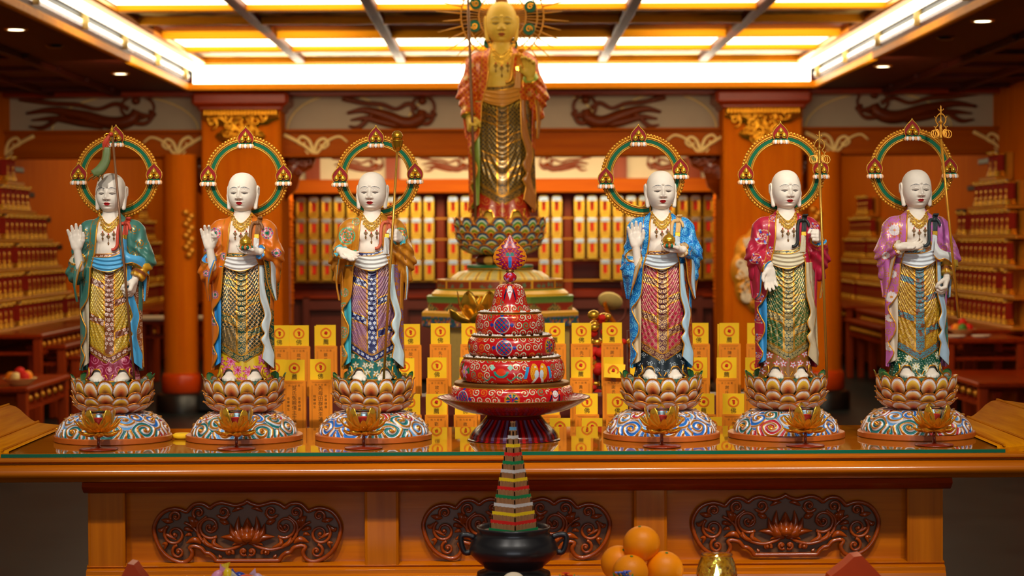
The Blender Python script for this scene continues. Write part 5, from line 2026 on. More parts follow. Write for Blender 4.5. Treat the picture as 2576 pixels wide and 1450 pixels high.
def hand_geo(g, wrist, F, N, pose, left, skin, sc=1.0, back=20):
    H = HANDS[pose]
    base = [(-11.5, 0, 29, 21), (-3.9, -.6, 32, 26), (3.9, -.6, 33, 28), (11.4, 0, 31, 26)]
    chains = []
    for (bx, by, bz, L), (c1, c2, c3), s in zip(base, H['c'], H['sp']):
        p = arr((bx, by, bz))
        a, pts = 0.0, [p]
        for cu, fr in zip((c1, c2, c3), (.44, .31, .25)):
            a += math.radians(cu)
            sr = math.radians(s)
            d = arr((sin(sr) * cos(a), -sin(a), cos(sr) * cos(a)))
            p = p + d * L * fr
            pts.append(p)
        chains.append(pts)
    def f(p):
        d = scap(p, (0, 0, -back), (0, 0, 4), 10.2, 9.2)
        for (bx, by, bz, L) in base:
            d = smin(d, scap(p, (bx * .55, by, 5), (bx, by, bz), 7.0, 5.6), 4)
        d = smin(d, sell(p, (8, -4.5, 12), (7, 4.6, 10)), 4)
        d = smin(d, sell(p, (-8, -4, 12), (5, 3.6, 9)), 4)
        rr = (4.9, 4.5, 4.0, 3.4)
        for pts in chains:
            e = 1e9
            for k in range(3):
                e = smin(e, scap(p, pts[k], pts[k + 1], rr[k], rr[k + 1]), 1.2)
            d = smin(d, e, 1.6)
        t = H['th']
        e = 1e9
        for k, (ra, rb) in enumerate(((6.4, 5.2), (5.0, 4.5), (4.4, 3.6))):
            e = smin(e, scap(p, t[k], t[k + 1], ra, rb), 1.5)
        return smin(d, e, 3)
    V, Q, _ = surfnet(f, (-32, -46, -back - 12), (36, 16, 66), 1.25)
    if left:
        V = V * arr((-1, 1, 1))
        Q = Q[:, ::-1]
    z = Vector(F).normalized()
    y = (-Vector(N))
    y = (y - z * y.dot(z)).normalized()
    x = y.cross(z)
    R = np.stack([arr(x), arr(y), arr(z)], 1)
    g.add(V * sc @ R.T + arr(wrist), Q, None, col(skin, len(V)))


def foot_geo(g, s, skin):
    def f(p):
        p = p * arr((s, 1, 1))
        d = sell(p, (31, -38, 157), (19, 27, 10))
        d = smin(d, scap(p, (31, -20, 168), (31, -44, 157), 14, 10), 6)
        for i, (dx, r) in enumerate(((-12, 5.2), (-4.4, 4.4), (1.8, 4.2), (7.6, 4.0), (12.8, 3.6))):
            d = smin(d, scap(p, (31 + dx * .8, -50, 156), (31 + dx, -63 + .16 * (dx + 2) ** 2 * .35, 153.5), r, r * .9), 1.6)
        return np.maximum(d, 150 - p[..., 2])
    V, Q, _ = surfnet(f, (8 if s > 0 else -58, -74, 147), (58 if s > 0 else -8, -2, 190), 1.3)
    g.add(V, Q, None, col(skin, len(V)))


def chestF(p):
    q = p * arr((1, 1 / .70, 1))
    d = scap(q, (0, 0, 420), (0, 0, 520), 50, 50)
    for s in (-1, 1):
        d = smin(d, sell(p, (s * 16, -30, 511), (18, 8.0, 14)), 7)
    d = smin(d, sell(p, (0, -29, 478), (24, 11, 20)), 8)
    d = smin(d, scap(p, (0, 5, 535), (0, 2, 596), 23, 20.5), 9)
    return d


def body_geo(g, cfg, skin):
    V, Q, _ = surfnet(chestF, (-54, -56, 415), (54, 44, 600), 2.0)
    g.add(V, Q, None, col(skin, len(V)))
    head_geo(g, 622, cfg['yaw'], cfg.get('pitch', 7), skin, cfg.get('lip', S(186, 16, 24)), cfg.get('brow', S(92, 92, 96)))
    parts = []
    for a in cfg['arms']:
        h = G()
        hand_geo(h, a['wr'], a['F'], a['N'], a['pose'], a['s'] > 0, skin, a.get('sc', .95), a.get('back', 20))
        parts.append(('hand', h))
    for s in (-1, 1):
        h = G()
        foot_geo(h, s, skin)
        parts.append(('foot', h))
    return parts


def cuff(a):
    el, wr = arr(a['el']), arr(a['wr'])
    w = el + (wr - el) * a.get('cut', .86)
    dr = (wr - el) / np.linalg.norm(wr - el)
    return w, dr


OPX = ([380, 400, 430, 470, 500, 540, 565, 590], [-52, -50, -47, -36, -32, -30, -24, -20], [52, 50, 47, 36, 24, 22, 22, 20])


def robeF(cfg, carve=True):
    arms = cfg['arms']
    def f(p):
        q = p * arr((1, 1 / .68, 1))
        d = scap(q, (0, 0, 395), (0, 0, 500), 64, 62)
        d = smin(d, scap(q, (0, 2, 500), (0, 4, 545), 58, 36), 14)
        d = smin(d, scap(p, (-50, 5, 526), (50, 5, 526), 30, 30), 12)
        for a in arms:
            s = a['s']
            d = smin(d, scap(p, (s * 58, 5, 522), a['el'], 27, 24), 10)
            w, dr = cuff(a)
            fa = np.maximum(scap(p, a['el'], w + dr * 12, 23, 17.5), (p - w) @ dr)
            d = smin(d, fa, 7)
            if not a.get('low'):
                e_ = arr(a['el'])
                d = smin(d, scap(p, e_, (e_[0] * 1.02, e_[1] * .5 + 2, 402), 22, 12), 9)
            if a['pose'] == 'grip' and not a.get('low'):
                d = smin(d, scap(p, (s * 66, 0, 494), (s * 78, -14, 470), 24, 22), 8)
        x, y, z = p[..., 0], p[..., 1], p[..., 2]
        ax = np.abs(x)
        fade = sstep(38, 62, ax)
        d = d + fade * (1.9 * np.sin(z * .21 + ax * .16 + 1.6 * np.sin(z * .045 + ax * .05)) * sstep(525, 470, z) + 1.3 * np.sin(ax * .30 - z * .05) * sstep(560, 520, z))
        if carve:
            xl = np.interp(z, OPX[0], OPX[1])
            xr = np.interp(z, OPX[0], OPX[2])
            op = np.maximum(xl - x, x - xr)
            d = np.maximum(d, -np.maximum(op, y - 4))
        return np.maximum(d, 384 - z)
    return f


def front_y(F, x, z, y0=-120, y1=40):
    x, z = arr(x), arr(z)
    ys = np.linspace(y0, y1, 161)
    Pp = np.stack([np.broadcast_to(x[:, None], (len(x), 161)), np.broadcast_to(ys[None], (len(x), 161)), np.broadcast_to(z[:, None], (len(x), 161))], -1)
    d = F(Pp) < 0
    i = np.where(d.any(1), d.argmax(1), 100)
    return ys[i]


def skirt_zbot(x):
    return 193 + .62 * np.sqrt(x ** 2 + 40) - 3


def build_skirt(cfg, parent, k):
    n, m = 420, 300
    th = dens(n, 1.18)[None, :]
    t = np.linspace(0, 1, m)[:, None]
    zk = [190, 230, 300, 380, 420, 440]
    wk = [57, 59, 60, 57, 52, 49]
    x0 = 60 * np.sin(th)
    zb = np.where(np.cos(th) > 0, skirt_zbot(x0), 228)
    z = zb + (438 - zb) * t
    w = np.interp(z, zk, wk)
    x = w * np.sin(th)
    fr = np.cos(th) > -.2
    c = .020
    ph = (z - c * x ** 2 * 1.6) / 12.5
    amp = sstep(285, 350, z) * sstep(445, 425, z) * (np.cos(th) > 0) * sstep(0, .35, np.cos(th))
    fold = (np.sin(2 * PI * ph) + .35 * np.sin(4 * PI * ph + 1)) * 2.0 * amp * (1 - .25 * np.abs(x) / 60)
    ph2 = (z - c * x ** 2 * 2.4) / 34
    fold = fold + 1.8 * np.sin(2 * PI * ph2) * (1 - amp) * sstep(210, 300, z)
    fold = fold + 1.2 * np.cos(x * .42 + 1) * sstep(22, 46, np.abs(x))
    rr = 1 + fold / w
    X = x * (1 + (rr - 1) * .5)
    Yy = -w * .70 * np.cos(th) * rr - 3 * sstep(300, 200, z)
    u, v = x.ravel(), z.ravel()
    zbf = np.broadcast_to(zb, z.shape).ravel()
    S_ = cfg['skirt']
    C = col(S_['base'], len(u))
    S_['pat'](C, u, v)
    bd = np.abs(u - 1) < 11
    ax = np.abs(u)
    db = np.zeros(len(u), bool)
    gl = np.zeros(len(u), bool)
    for side, zc, sl in ((-1, 392, -.45), (-1, 300, -.38), (1, 348, .42), (1, 268, .40)):
        d = v - (zc + sl * side * 0 + (.42 * ax if side < 0 else .42 * ax) - 8)
        q = (u * side > 12)
        db |= q & (np.abs(d) < 8.5)
        gl |= q & (np.abs(np.abs(d) - 9.6) < 1.4)
    b = (v - zbf)
    bot = b < 20
    cen = np.abs(np.abs(u - 1) - 12.6) < 1.5
    m_ = bd | db | bot
    over(C, m_, S_['band'])
    S_['motif'](C, u, np.where(bot, b + 7, v), m_)
    over(C, (gl | cen) & ~bot, S_.get('line', GOLD))
    over(C, (np.abs(b - 20.5) < 1.5) | (b < 3.0) | (np.abs(b - 24.5) < .6), S_.get('line', GOLD))
    V, Q, T = grid(np.stack([X, Yy, z], -1), cv=True, flip=True)
    o = G().add(V, Q, T, C).build('skirt', M['paint'], parent, True, True, scale=k)
    # under skirt down to the feet
    n, m = 340, 110
    th = dens(n, 1.15)[None, :]
    x1 = 62 * np.sin(th)
    arch = 30 * np.exp(-((np.abs(x1) - 31) / 13.5) ** 4) * (np.cos(th) > 0)
    zb = 150 + arch
    t = np.linspace(0, 1, m)[:, None]
    z = zb + (262 - zb) * t
    w = np.interp(z, [150, 180, 220, 262], [70, 63, 57, 54])
    pl = 1.8 * np.cos(11 * th) * sstep(240, 170, z) + 3 * np.cos(4 * th + PI) * sstep(230, 150, z) * (np.cos(th) > 0)
    X = (w + pl * .5) * np.sin(th)
    Yy = -(w * .72 + pl) * np.cos(th)
    u, v = X.ravel(), z.ravel()
    U_ = cfg['under']
    C = col(U_['base'], len(u))
    U_['pat'](C, u, v)
    over(C, (v - np.broadcast_to(zb, z.shape).ravel()) < 3.4, GOLD)
    V, Q, T = grid(np.stack([X, Yy, z], -1), cv=True, flip=True)
    gg = G().add(V, Q, T, C)
    for s in (-1, 1):
        gg.p(tube(spline([(s * 52, -38, 186), (s * 50, -44, 172), (s * 55, -42, 163), (s * 60, -38, 158), (s * 55, -40, 153)], 16), np.linspace(2.0, 2.6, 16), 7), GOLD)
        gg.p(tube(spline([(s * 10, -44, 168), (s * 5, -46, 160), (s * 0, -46, 154)], 8), 1.8, 6), GOLD)
    gg.build('under_skirt', M['paint'], parent, True, True, scale=k)


def build_sash(cfg, parent, k):
    n, m = 150, 46
    x = np.linspace(-54, 54, n)[:, None]
    t = np.linspace(0, 1, m)[None, :]
    s = x / 54
    zt = 466 + 18 * np.clip(s, 0, 1) ** 1.5 * 1.2 - 3 * (1 - s ** 2) - 2 * np.clip(-s, 0, 1)
    zb = 424 + 20 * s ** 2 + 7 * np.clip(s, 0, 1)
    z = zb + (zt - zb) * t
    fold = 2.4 * np.sin(2 * PI * (z - 14 * s ** 2) / 10.5) * sstep(0, .1, t) * sstep(1.0, .8, t)
    Yy = -43.5 * np.sqrt(np.clip(1 - (s * .97) ** 2, 0, 1)) - 3 - fold * .7 + 0 * t
    Yy = np.minimum(Yy, -8 + 0 * Yy) if False else Yy
    C = col(cfg['sash'], n * m)
    tt = np.broadcast_to(t, (n, m)).ravel()
    over(C, tt < .05, GOLD)
    over(C, tt > .94, GOLD)
    g = G().p(grid(np.stack([x + 0 * t, Yy, z], -1)), C)
    o = g.build('sash', M['paint'], parent, True, True, scale=k)
    o.modifiers.new('thick', 'SOLIDIFY').thickness = 2.0 * k
    # patterned collar above the sash
    t = np.linspace(0, 1, 14)[None, :]
    z = zt - 4 + 12 * t
    Yy = -42.5 * np.sqrt(np.clip(1 - (s * .97) ** 2, 0, 1)) - 1.0 + 3 * t
    C = col(cfg['skirt']['band'], n * 14)
    u, v = (x + 0 * t).ravel(), z.ravel()
    cfg['skirt']['motif'](C, u, v, np.ones(len(u), bool))
    over(C, np.broadcast_to(t > .86, (n, 14)).ravel(), GOLD)
    o = G().p(grid(np.stack([x + 0 * t, Yy, z], -1)), C).build('collar_band', M['paint'], parent, True, True, scale=k)
    o.modifiers.new('thick', 'SOLIDIFY').thickness = 1.6 * k


def sheet(Lp, Rp, nu=30, nv=90, bulge=0.0, ripple=0.0, rp=3.0):
    a, b = spline(Lp, nv), spline(Rp, nv)
    t = np.linspace(0, 1, nu)[:, None, None]
    Pt = a[None] * (1 - t) + b[None] * t
    Pt[:, :, 1] -= bulge * np.sin(PI * t[:, :, 0]) 
    if ripple:
        zz = Pt[:, :, 2]
        Pt[:, :, 1] += ripple * np.sin(t[:, :, 0] * PI * rp + zz * .03)
    return Pt


def drape(name, parent, k, Lp, Rp, paint, edges='', bulge=0, ripple=0, rp=3.0, nu=40, nv=150, thick=2.0):
    Pt = sheet(Lp, Rp, nu, nv, bulge, ripple, rp)
    u, v = Pt[:, :, 0].ravel(), Pt[:, :, 2].ravel()
    tt = np.broadcast_to(np.linspace(0, 1, nu)[:, None], (nu, nv)).ravel()
    C = paint(u, v, tt)
    g = G().p(grid(Pt), C)
    o = g.build(name, M['paint'], parent, True, True, scale=k)
    o.modifiers.new('thick', 'SOLIDIFY').thickness = thick * k
    if edges:
        ge = G()
        if 'L' in edges:
            ge.p(tube(Pt[0] + arr((0, -.8, 0)), 1.7, 7))
        if 'R' in edges:
            ge.p(tube(Pt[-1] + arr((0, -.8, 0)), 1.7, 7))
        if 'B' in edges:
            ge.p(tube(Pt[:, -1] + arr((0, -.8, 0)), 1.7, 7))
        ge.build('gilt_edge', M['gold_old'], o, scale=k)
    return o


def build_robe(cfg, parent, k):
    F = robeF(cfg)
    V, Q, _ = surfnet(F, (-128, -98, 380), (128, 60, 582), 1.6)
    C = col(cfg['robe'], len(V))
    cfg['robe_pat'](C, V[:, 0], V[:, 2])
    for a in cfg['arms']:
        if 'sleeve' in a:
            el, wr = arr(a['el']), arr(a['wr'])
            ba = wr - el
            t = ((V - el) @ ba) / (ba @ ba)
            d = np.linalg.norm(V - el - t[:, None] * ba, axis=1)
            q = (d < 32) & (t > .18) & (V[:, 2] < el[2] - 6)
            over(C, q, a['sleeve'])
            over(C, q & (np.abs(t - .70) < .09), cfg['skirt']['band'])
            over(C, q & ((np.abs(t - .79) < .03) | (np.abs(t - .60) < .02)), GOLD)
        else:
            w, dr = cuff(a)
            t = (V - w) @ dr
            d = np.linalg.norm(V - w, axis=1)
            over(C, (d < 23) & (t > -3.2), GOLD)
            over(C, (d < 26) & (t < -11) & (t > -12.5), GOLD)
            over(C, (d < 18.5) & (t > -.8), cfg['lin_l'])
    # band along the opening
    xl = np.interp(V[:, 2], OPX[0], OPX[1])
    xr = np.interp(V[:, 2], OPX[0], OPX[2])
    fr = V[:, 1] < 0
    e = np.minimum(np.abs(V[:, 0] - xl), np.abs(V[:, 0] - xr))
    over(C, fr & (np.abs(e - 16) < .9), GOLD)
    ro = G().add(V, Q, None, C).build('robe', M['paint'], parent, True, True, scale=k)
    g = G()
    Fs = robeF(cfg, False)
    for side in (1, 2):
        z = np.linspace(392, 566, 44)
        x = np.interp(z, OPX[0], OPX[side])
        y = front_y(Fs, x, z)
        y = np.convolve(np.pad(y, 2, 'edge'), np.ones(5) / 5, 'valid')
        g.p(tube(np.stack([x, y - .2, z], 1), 2.1, 8))
    g.build('gilt_edge', M['gold_old'], ro, scale=k)

    # back of the coat hanging behind
    n, m = 90, 40
    th = np.linspace(math.radians(72), math.radians(288), n)[:, None]
    z = np.linspace(176, 430, m)[None, :]
    w = np.interp(z, [176, 300, 430], [74, 72, 76])
    X = (w + 1.5 * np.sin(9 * th)) * np.sin(th)
    Yy = -(w * .62 + 2 * np.sin(9 * th)) * np.cos(th)
    C = col(cfg['robe'], n * m)
    cfg['robe_pat'](C, X.ravel(), (z + 0 * th).ravel())
    o = G().p(grid(np.stack([X, Yy, z + 0 * th], -1), flip=True), C).build('coat_back', M['paint'], parent, True, True, scale=k)
    o.modifiers.new('thick', 'SOLIDIFY').thickness = 2.5 * k

    def robe_paint(u, v, t):
        c = col(cfg['robe'], len(u))
        cfg['robe_pat'](c, u, v)
        return c
    # viewer-left front of the coat: lining behind, folded outer cloth before it
    def lin_l(u, v, t):
        return col(cfg['lin_l'], len(u))
    drape('coat_lining', parent, k, [(-78, 2, 438), (-76, -2, 360), (-75, -4, 280), (-76, -6, 182)], [(-48, -30, 438), (-52, -28, 360), (-52, -28, 280), (-54, -30, 196)], lin_l, '', 3, 2)
    zig = [(-47, -35, 436), (-49, -34, 400), (-53, -33, 362), (-64, -27, 342), (-75, -18, 326), (-68, -26, 305), (-59, -33, 286), (-60, -34, 266), (-67, -28, 250), (-74, -19, 238), (-69, -26, 226), (-63, -32, 214), (-68, -28, 200), (-77, -16, 184), (-78, -14, 178)]
    out = [(-80, 0, 436), (-79, -2, 380), (-78, -4, 326), (-78, -4, 280), (-77, -6, 238), (-77, -8, 205), (-79, -12, 178)]
    drape('coat_front', parent, k, out, zig, robe_paint, 'R', 1.5, 1.2, 2.2, 40, 220)
    # viewer-right: outer cloth with patterned border, pale lining turned out over it
    R_ = cfg['rim_r']
    def rim(u, v, t):
        c = col(R_['base'], len(u))
        R_['pat'](c, u, v)
        return c
    def lin_r(u, v, t):
        return col(cfg['lin_r'], len(u))
    drape('coat_front', parent, k, [(48, -24, 440), (56, -22, 360), (60, -20, 280), (56, -22, 206)], [(72, -2, 440), (74, -2, 360), (76, -4, 280), (80, -10, 184)], rim, 'R', 3, 1.5)
    za = [(44, -34, 440), (44, -35, 400), (46, -35, 358), (54, -31, 330), (57, -29, 311), (49, -35, 292), (51, -34, 280), (57, -31, 268), (48, -36, 255), (51, -34, 246), (55, -32, 236), (52, -33, 220), (50, -34, 206)]
    zb = [(54, -27, 440), (55, -27, 400), (60, -25, 366), (68, -20, 335), (72, -17, 311), (68, -22, 288), (65, -25, 266), (70, -22, 240), (78, -17, 214), (77, -17, 198), (77, -16, 180)]
    drape('coat_lining', parent, k, za, zb, lin_r, 'LR', 2, 1.4, 2.0, 30, 220)
    # hanging sleeves
    hide = cfg.get('hide', ())
    for a in cfg['arms']:
        s = a['s']
        w = arr(a['wr'])
        el = arr(a['el'])
        cf = el + (w - el) * .72
        lift = max(0, w[2] - 470)
        zt = min(cf[2] - 4, 486)
        if a.get('low'):
            Lp = [(s * 94, 2, el[2] - 4), (s * 93, 6, 410), (s * 88, 8, 372), (s * 84, 6, 352)]
            Rp = [(s * 70, -4, el[2] - 16), (s * 74, -2, 410), (s * 78, 2, 372), (s * 80, 2, 348)]
        else:
            Lp = [(s * 93, 0, 468), (s * 95, 2, 430), (s * 90, 2, 388), (s * 85, -2, 352)]
            if a['pose'] in ('open', 'ok'):
                Lp = [(s * 97, -18, 462), (s * 100, -14, 430), (s * 94, -6, 392), (s * 87, -4, 352)]
                Rp = [(cf[0] - s * 17, cf[1] - 14, 452), (cf[0] - s * 9, cf[1] - 20, 428), (cf[0] + s * 2, cf[1] - 8, 390), (s * 83, -16, 350)]
            else:
                Rp = [(cf[0], cf[1] - 10, zt), (cf[0] + s * 6, cf[1] * .8 - 6, zt - 36), (cf[0] + s * 11, cf[1] * .55 - 6, zt - 74), (s * 82, -16, 350)]
        if s > 0:
            Lp, Rp = Rp, Lp
            def sp_(u, v, t):
                c = col(R_['base'], len(u))
                R_['pat'](c, u, v)
                over(c, (t > .34) & (t < .72), cfg['lin_r'])
                over(c, (np.abs(t - .34) < .035) | (np.abs(t - .72) < .035), GOLD)
                return c
            drape('hanging_sleeve', parent, k, Lp, Rp, sp_, 'LR', 6, 4.5, 3.2)
        else:
            def sp_(u, v, t):
                c = robe_paint(u, v, t)
                over(c, t > .80, cfg['lin_l'])
                over(c, np.abs(t - .80) < .03, GOLD)
                return c
            drape('hanging_sleeve', parent, k, Lp, Rp, sp_, 'R', 5, 4.0, 3.0)
    if cfg.get('shawl') is not None:
        def shp(u, v, t):
            c = col(cfg['shawl'], len(u))
            over(c, t < .07, GOLD)
            return c
        n = 12
        lower = [(34, -47, 456), (46, -50, 446), (62, -49, 448), (80, -34, 436), (95, -10, 414)]
        upper = [(36, -48, 500), (46, -49, 476), (60, -46, 466), (80, -34, 462), (96, -8, 448)]
        drape('shawl_fold', parent, k, lower, upper, shp, 'L', 3, 1.0, 2.0, 26, 60)
    # shoulder strap, knot and buckle
    Fy = robeF(cfg, False)
    def on(pts, lift=1.5):
        p = spline([(a_, b_, 0) for a_, b_ in pts], 26)
        y = front_y(Fy, p[:, 0], p[:, 1]) - lift
        y = np.convolve(np.pad(y, 3, 'edge'), np.ones(7) / 7, 'valid')
        return np.stack([p[:, 0], y, p[:, 1]], 1)
    cc = M[cfg['cord']]
    st = G()
    for dx in (-4.4, -1.5, 1.5, 4.4):
        st.p(tube(on([(46 + dx, 560), (43 + dx, 544), (40 + dx, 516)], 1.0), 2.3, 7))
    so = st.build('shoulder_strap', cc, parent, scale=k)
    G().p(tube(on([(39, 545), (30, 545), (25, 534), (23.5, 512), (23, 492), (17, 482), (9, 480)], 3.4), np.linspace(4.4, 4.0, 26), 8)).build('cord_loop', cc, so, scale=k)
    G().p(tube(on([(40, 546), (47, 545), (52, 538), (53, 530)], 5), np.linspace(4.2, 3.2, 26), 8)).p(ball(on([(40, 546), (41, 545)], 5)[0], 6, 12, 8)).build('knot', cc, so, scale=k)
    q = on([(39.5, 517), (38.5, 507)], 3.5)
    G().p(box(39, q[:, 1].mean(), 512, 13, 5, 11, 1)).build('buckle', M['gold_b'], so, False, scale=k)
    b = G()
    for dx in (-4.6, -1.6, 1.6, 4.6):
        b.p(tube(on([(38.5 + dx * .9, 508), (38 + dx, 490), (36 + dx * 1.2, 466)], 2.6), 2.6, 7), cfg['sash'])
    b.build('strap_cloth', M['paint'], so, True, True, scale=k)


def build_necklace(cfg, parent, k):
    g = G()
    def chest(x, z, lift):
        return front_y(chestF, x, z) - lift
    for row, (dz, r) in enumerate(((0, 3.0), (-6.5, 3.2), (-12, 2.6))):
        n = 13 - row * 2
        xs = np.linspace(-25 + row * 3, 25 - row * 3, n)
        zs = 541 + dz + (26 - row * 2) * (np.abs(xs) / 25) ** 1.7 - (4 if row else 0) * (1 - np.abs(xs) / 25)
        ys = chest(xs, zs, 1.6)
        for x, y, z in zip(xs, ys, zs):
            a = np.linspace(0, 2 * PI, 9, endpoint=False)
            g.p(tube(np.stack([x + r * np.cos(a), np.full(9, y), z + r * np.sin(a)], 1), .95, 5, True))
            g.p(ball((x, y - .5, z), 1.2, 6, 5))
        p = np.stack([xs, ys, zs + 3.4], 1)
        g.p(tube(spline(p, 40), 1.0, 5))
    o = g.build('necklace', M['gold_b'], parent, scale=k)
    g = G()
    gr = G()
    for x, z0, L in ((-14, 526, 20), (0, 520, 26), (14, 526, 20)):
        y = chest([x], [z0 - L * .5], 2.5)[0]
        gr.p(ball((x, y, z0 - 1), 1.9, 8, 6))
        for r in (4.6, 2.2):
            g.p(tube([(x, y, z0 - 6 + r), (x + r, y, z0 - 7), (x, y, z0 - 8 - r), (x - r, y, z0 - 7)], .8, 5, True))
        g.p(tube([(x, y, z0), (x, y, z0 - L)], .6, 5)).p(ball((x, y, z0 - L), 1.8, 8, 6, (1, 1, 1.3)))
        g.p(tube([(x, y, z0 - L + 6), (x + 2.2, y, z0 - L + 3), (x, y, z0 - L), (x - 2.2, y, z0 - L + 3)], .7, 5, True))
    g.build('pendants', M['bronze'], o, scale=k)
    gr.build('red_beads', M['red_ink'], o, scale=k)


def jewel(parent, p, k):
    half = [(0, 33), (3, 27), (10, 20), (17, 11), (20, 2), (18, -8), (13, -14)]
    hp = spline(half, 22)
    pl = np.vstack([hp, np.stack([-hp[::-1, 0], hp[::-1, 1]], 1)[:-1]])
    def mk_plaque():
        V, Q, T = prism([tuple(q) for q in pl], -2, 3)
        return G().add(V, Q, T)
    fj = cached('flame_jewel', 'a', mk_plaque, parent, M['jewel_red'], k, False, False, p)
    def mk_edge():
        g = G()
        g.p(tube(np.stack([pl[:, 0], np.full(len(pl), -2.0), pl[:, 1]], 1), 1.2, 6, True))
        for c_ in ((0, -6, 8.5), (-8, -6, -3), (8, -6, -3)):
            g.p(lathe([(0, -7.4), (4.6, -6), (7.4, -1.6), (7.4, 1.6), (5, 5.4), (1.8, 8.4), (0, 11)], 14, c_))
        return g
    def put(name, mk, mat, cl=False):
        key = (name, 'a', round(k, 7))
        if key not in _cache:
            _cache[key] = mk().build(name, mat, fj, True, cl, scale=k)
        else:
            o = _cache[key].copy()
            COL.objects.link(o)
            o.parent = fj
    put('gilt_peaches', mk_edge, M['gold_b'])
    put('green_band', lambda: G().p(box(0, -5, -12.5, 33, 10, 4, 1.5)), M['halo_green'])
    def mk_pet():
        g = G()
        for j in range(7):
            a = (j - 3) * .36
            pt = spline([(17 * sin(a) * 1.0, -5 - 5 * cos(a), -14), (20 * sin(a), -6 - 6 * cos(a), -19), (21 * sin(a), -6 - 8 * cos(a), -24)], 8)
            g.p(tube(pt, [3.0, 4.2, 4.8, 4.8, 4.6, 4.0, 3.0, 1.0], 7, flatten=(1, .5)), S(234, 226, 220) if j % 2 else S(240, 170, 110))
        g.p(box(0, -4, -17, 26, 8, 5, 1.5), S(206, 90, 40))
        return g
    put('little_lotus', mk_pet, M['paint'], True)


def build_halo(cfg, parent, k):
    hx, hz, tilt = cfg['halo']
    hy = 40
    h = bpy.data.objects.new('halo', None)
    COL.objects.link(h)
    h.parent = parent
    h.location = Vector((hx, hy, hz)) * k
    def ring(r0, r1, y0, y1, n=128):
        pr = [(r0, y0), (r1, y0), (r1, y1), (r0, y1)]
        a = np.linspace(0, 2 * PI, n, endpoint=False)
        Pt = np.stack([np.stack([r * np.cos(a), np.full(n, y), r * np.sin(a)], -1) for r, y in pr], 1)
        return grid(Pt, True, True, flip=True)
    cached('green_ring', 'a', lambda: G().p(ring(79, 97, -1, 3)), h, M['halo_green'], k, False, False, angle=30)
    def rims():
        a = np.linspace(0, 2 * PI, 128, endpoint=False)
        g = G()
        for r, w in ((79, 2.0), (82.6, .9), (97, 2.2), (93.4, .8)):
            g.p(tube(np.stack([r * np.cos(a), np.full(128, -1.6), r * np.sin(a)], 1), w, 7, True))
        g.p(ring(97, 105, 0, 3))
        for j in range(78):
            q = 2 * PI * j / 78
            g.p(ball((103.5 * cos(q), -.5, 103.5 * sin(q)), 4.0, 9, 6, (1, .8, 1)))
        return g
    cached('gilt_rim', 'a', rims, h, M['gold_old'], k, True, False)
    for q in (90, 180, 0):
        a = math.radians(q + tilt)
        jewel(h, (95 * cos(a), -5, 95 * sin(a) + 3), k)
    G().p(tube([(-hx * .4, 4, -60), (0, 3, -80), (0, 3, -97)], 3, 8)).p(tube([(-hx * .5, -8, 545 - hz), (-hx * .4, 4, -60)], 3, 8)).build('halo_rod', M['gold_old'], h, scale=k)


M['jewel_red'] = flat('jewel_red', S(140, 10, 6), .4, 0, .25, .2, 60)
M['halo_green'] = flat('halo_green', S(0, 96, 62), .5, 0, .2, .15, 40)
for nm, c_ in (('cord_red', S(206, 74, 50)), ('cord_brown', S(134, 88, 50)), ('cord_coral', S(204, 96, 62)), ('cord_cream', S(222, 178, 116)), ('cord_black', S(36, 38, 36)), ('cord_slate', S(44, 54, 58))):
    M[nm] = flat(nm, c_, .5, 0, .4, .15, 400)


def lotus_petals(rows, bands):
    def mk():
        g = G()
        for (n, r0, z0, L, w, tilt, off, pal) in rows:
            for j in range(n):
                th = 2 * PI * (j + off) / n
                n1, n2 = 39, 46
                a = np.linspace(-1, 1, n1)[:, None]
                t = np.linspace(0, 1, n2)[None, :]
                wd = w * np.sqrt(np.clip(1 - ((t - .50) / .50) ** 2, 0, 1)) ** .8 * np.where(t < .5, .75 + .5 * t, 1.0)
                # side view: out and up with a curl at the tip
                rr = r0 + L * (np.sin(tilt) * t + .20 * np.sin(PI * t) * .9 - .02)
                zz = z0 + L * (np.cos(tilt) * t - .03 * np.sin(PI * t))
                tipo = np.clip((t - .82) / .18, 0, 1)
                rr = rr + 5 * tipo ** 2
                cup = .22 * w * a ** 2 * np.sin(PI * np.clip(t, .0, 1))
                rr = rr - cup
                # notch at the tip centre
                zz = zz - 1.6 * np.exp(-(a / .16) ** 2) * tipo
                S0 = a * wd
                x = rr * np.sin(th) + S0 * np.cos(th)
                y = -rr * np.cos(th) + S0 * np.sin(th)
                Pt = np.stack([x, y, zz + 0 * a], -1)
                # painted bands follow the outline
                q = np.hypot(a * np.clip(wd / w, 0, 1) * .98 + 0 * t, np.clip((t - .16) / .80, 0, 1.2) * .96 + 0 * a)
                q = np.hypot((S0 / w), np.clip((t - .30) / .69, 0, 2) + 0 * a).ravel()
                edge = np.maximum(np.abs(a) + 0 * t, 0).ravel()
                C = col(pal[0], n1 * n2)
                lim = np.linspace(.76, .14, len(pal) - 1)
                for c_, l_ in zip(pal[1:], lim):
                    over(C, q < l_, c_)
                rimm = (q > .93) | (edge > .93)
                over(C, rimm, (*S(214, 130, 34), .5))
                g.p(grid(Pt), C)
        return g
    return mk


OR_ = [S(232, 224, 226), S(232, 190, 130), S(230, 164, 96), S(226, 140, 76), S(214, 112, 56), S(196, 84, 44), S(150, 70, 40)]
YE_ = [S(234, 226, 226), S(228, 186, 60), S(224, 172, 50), S(212, 152, 48), S(186, 122, 50), S(150, 96, 50), S(104, 78, 48)]


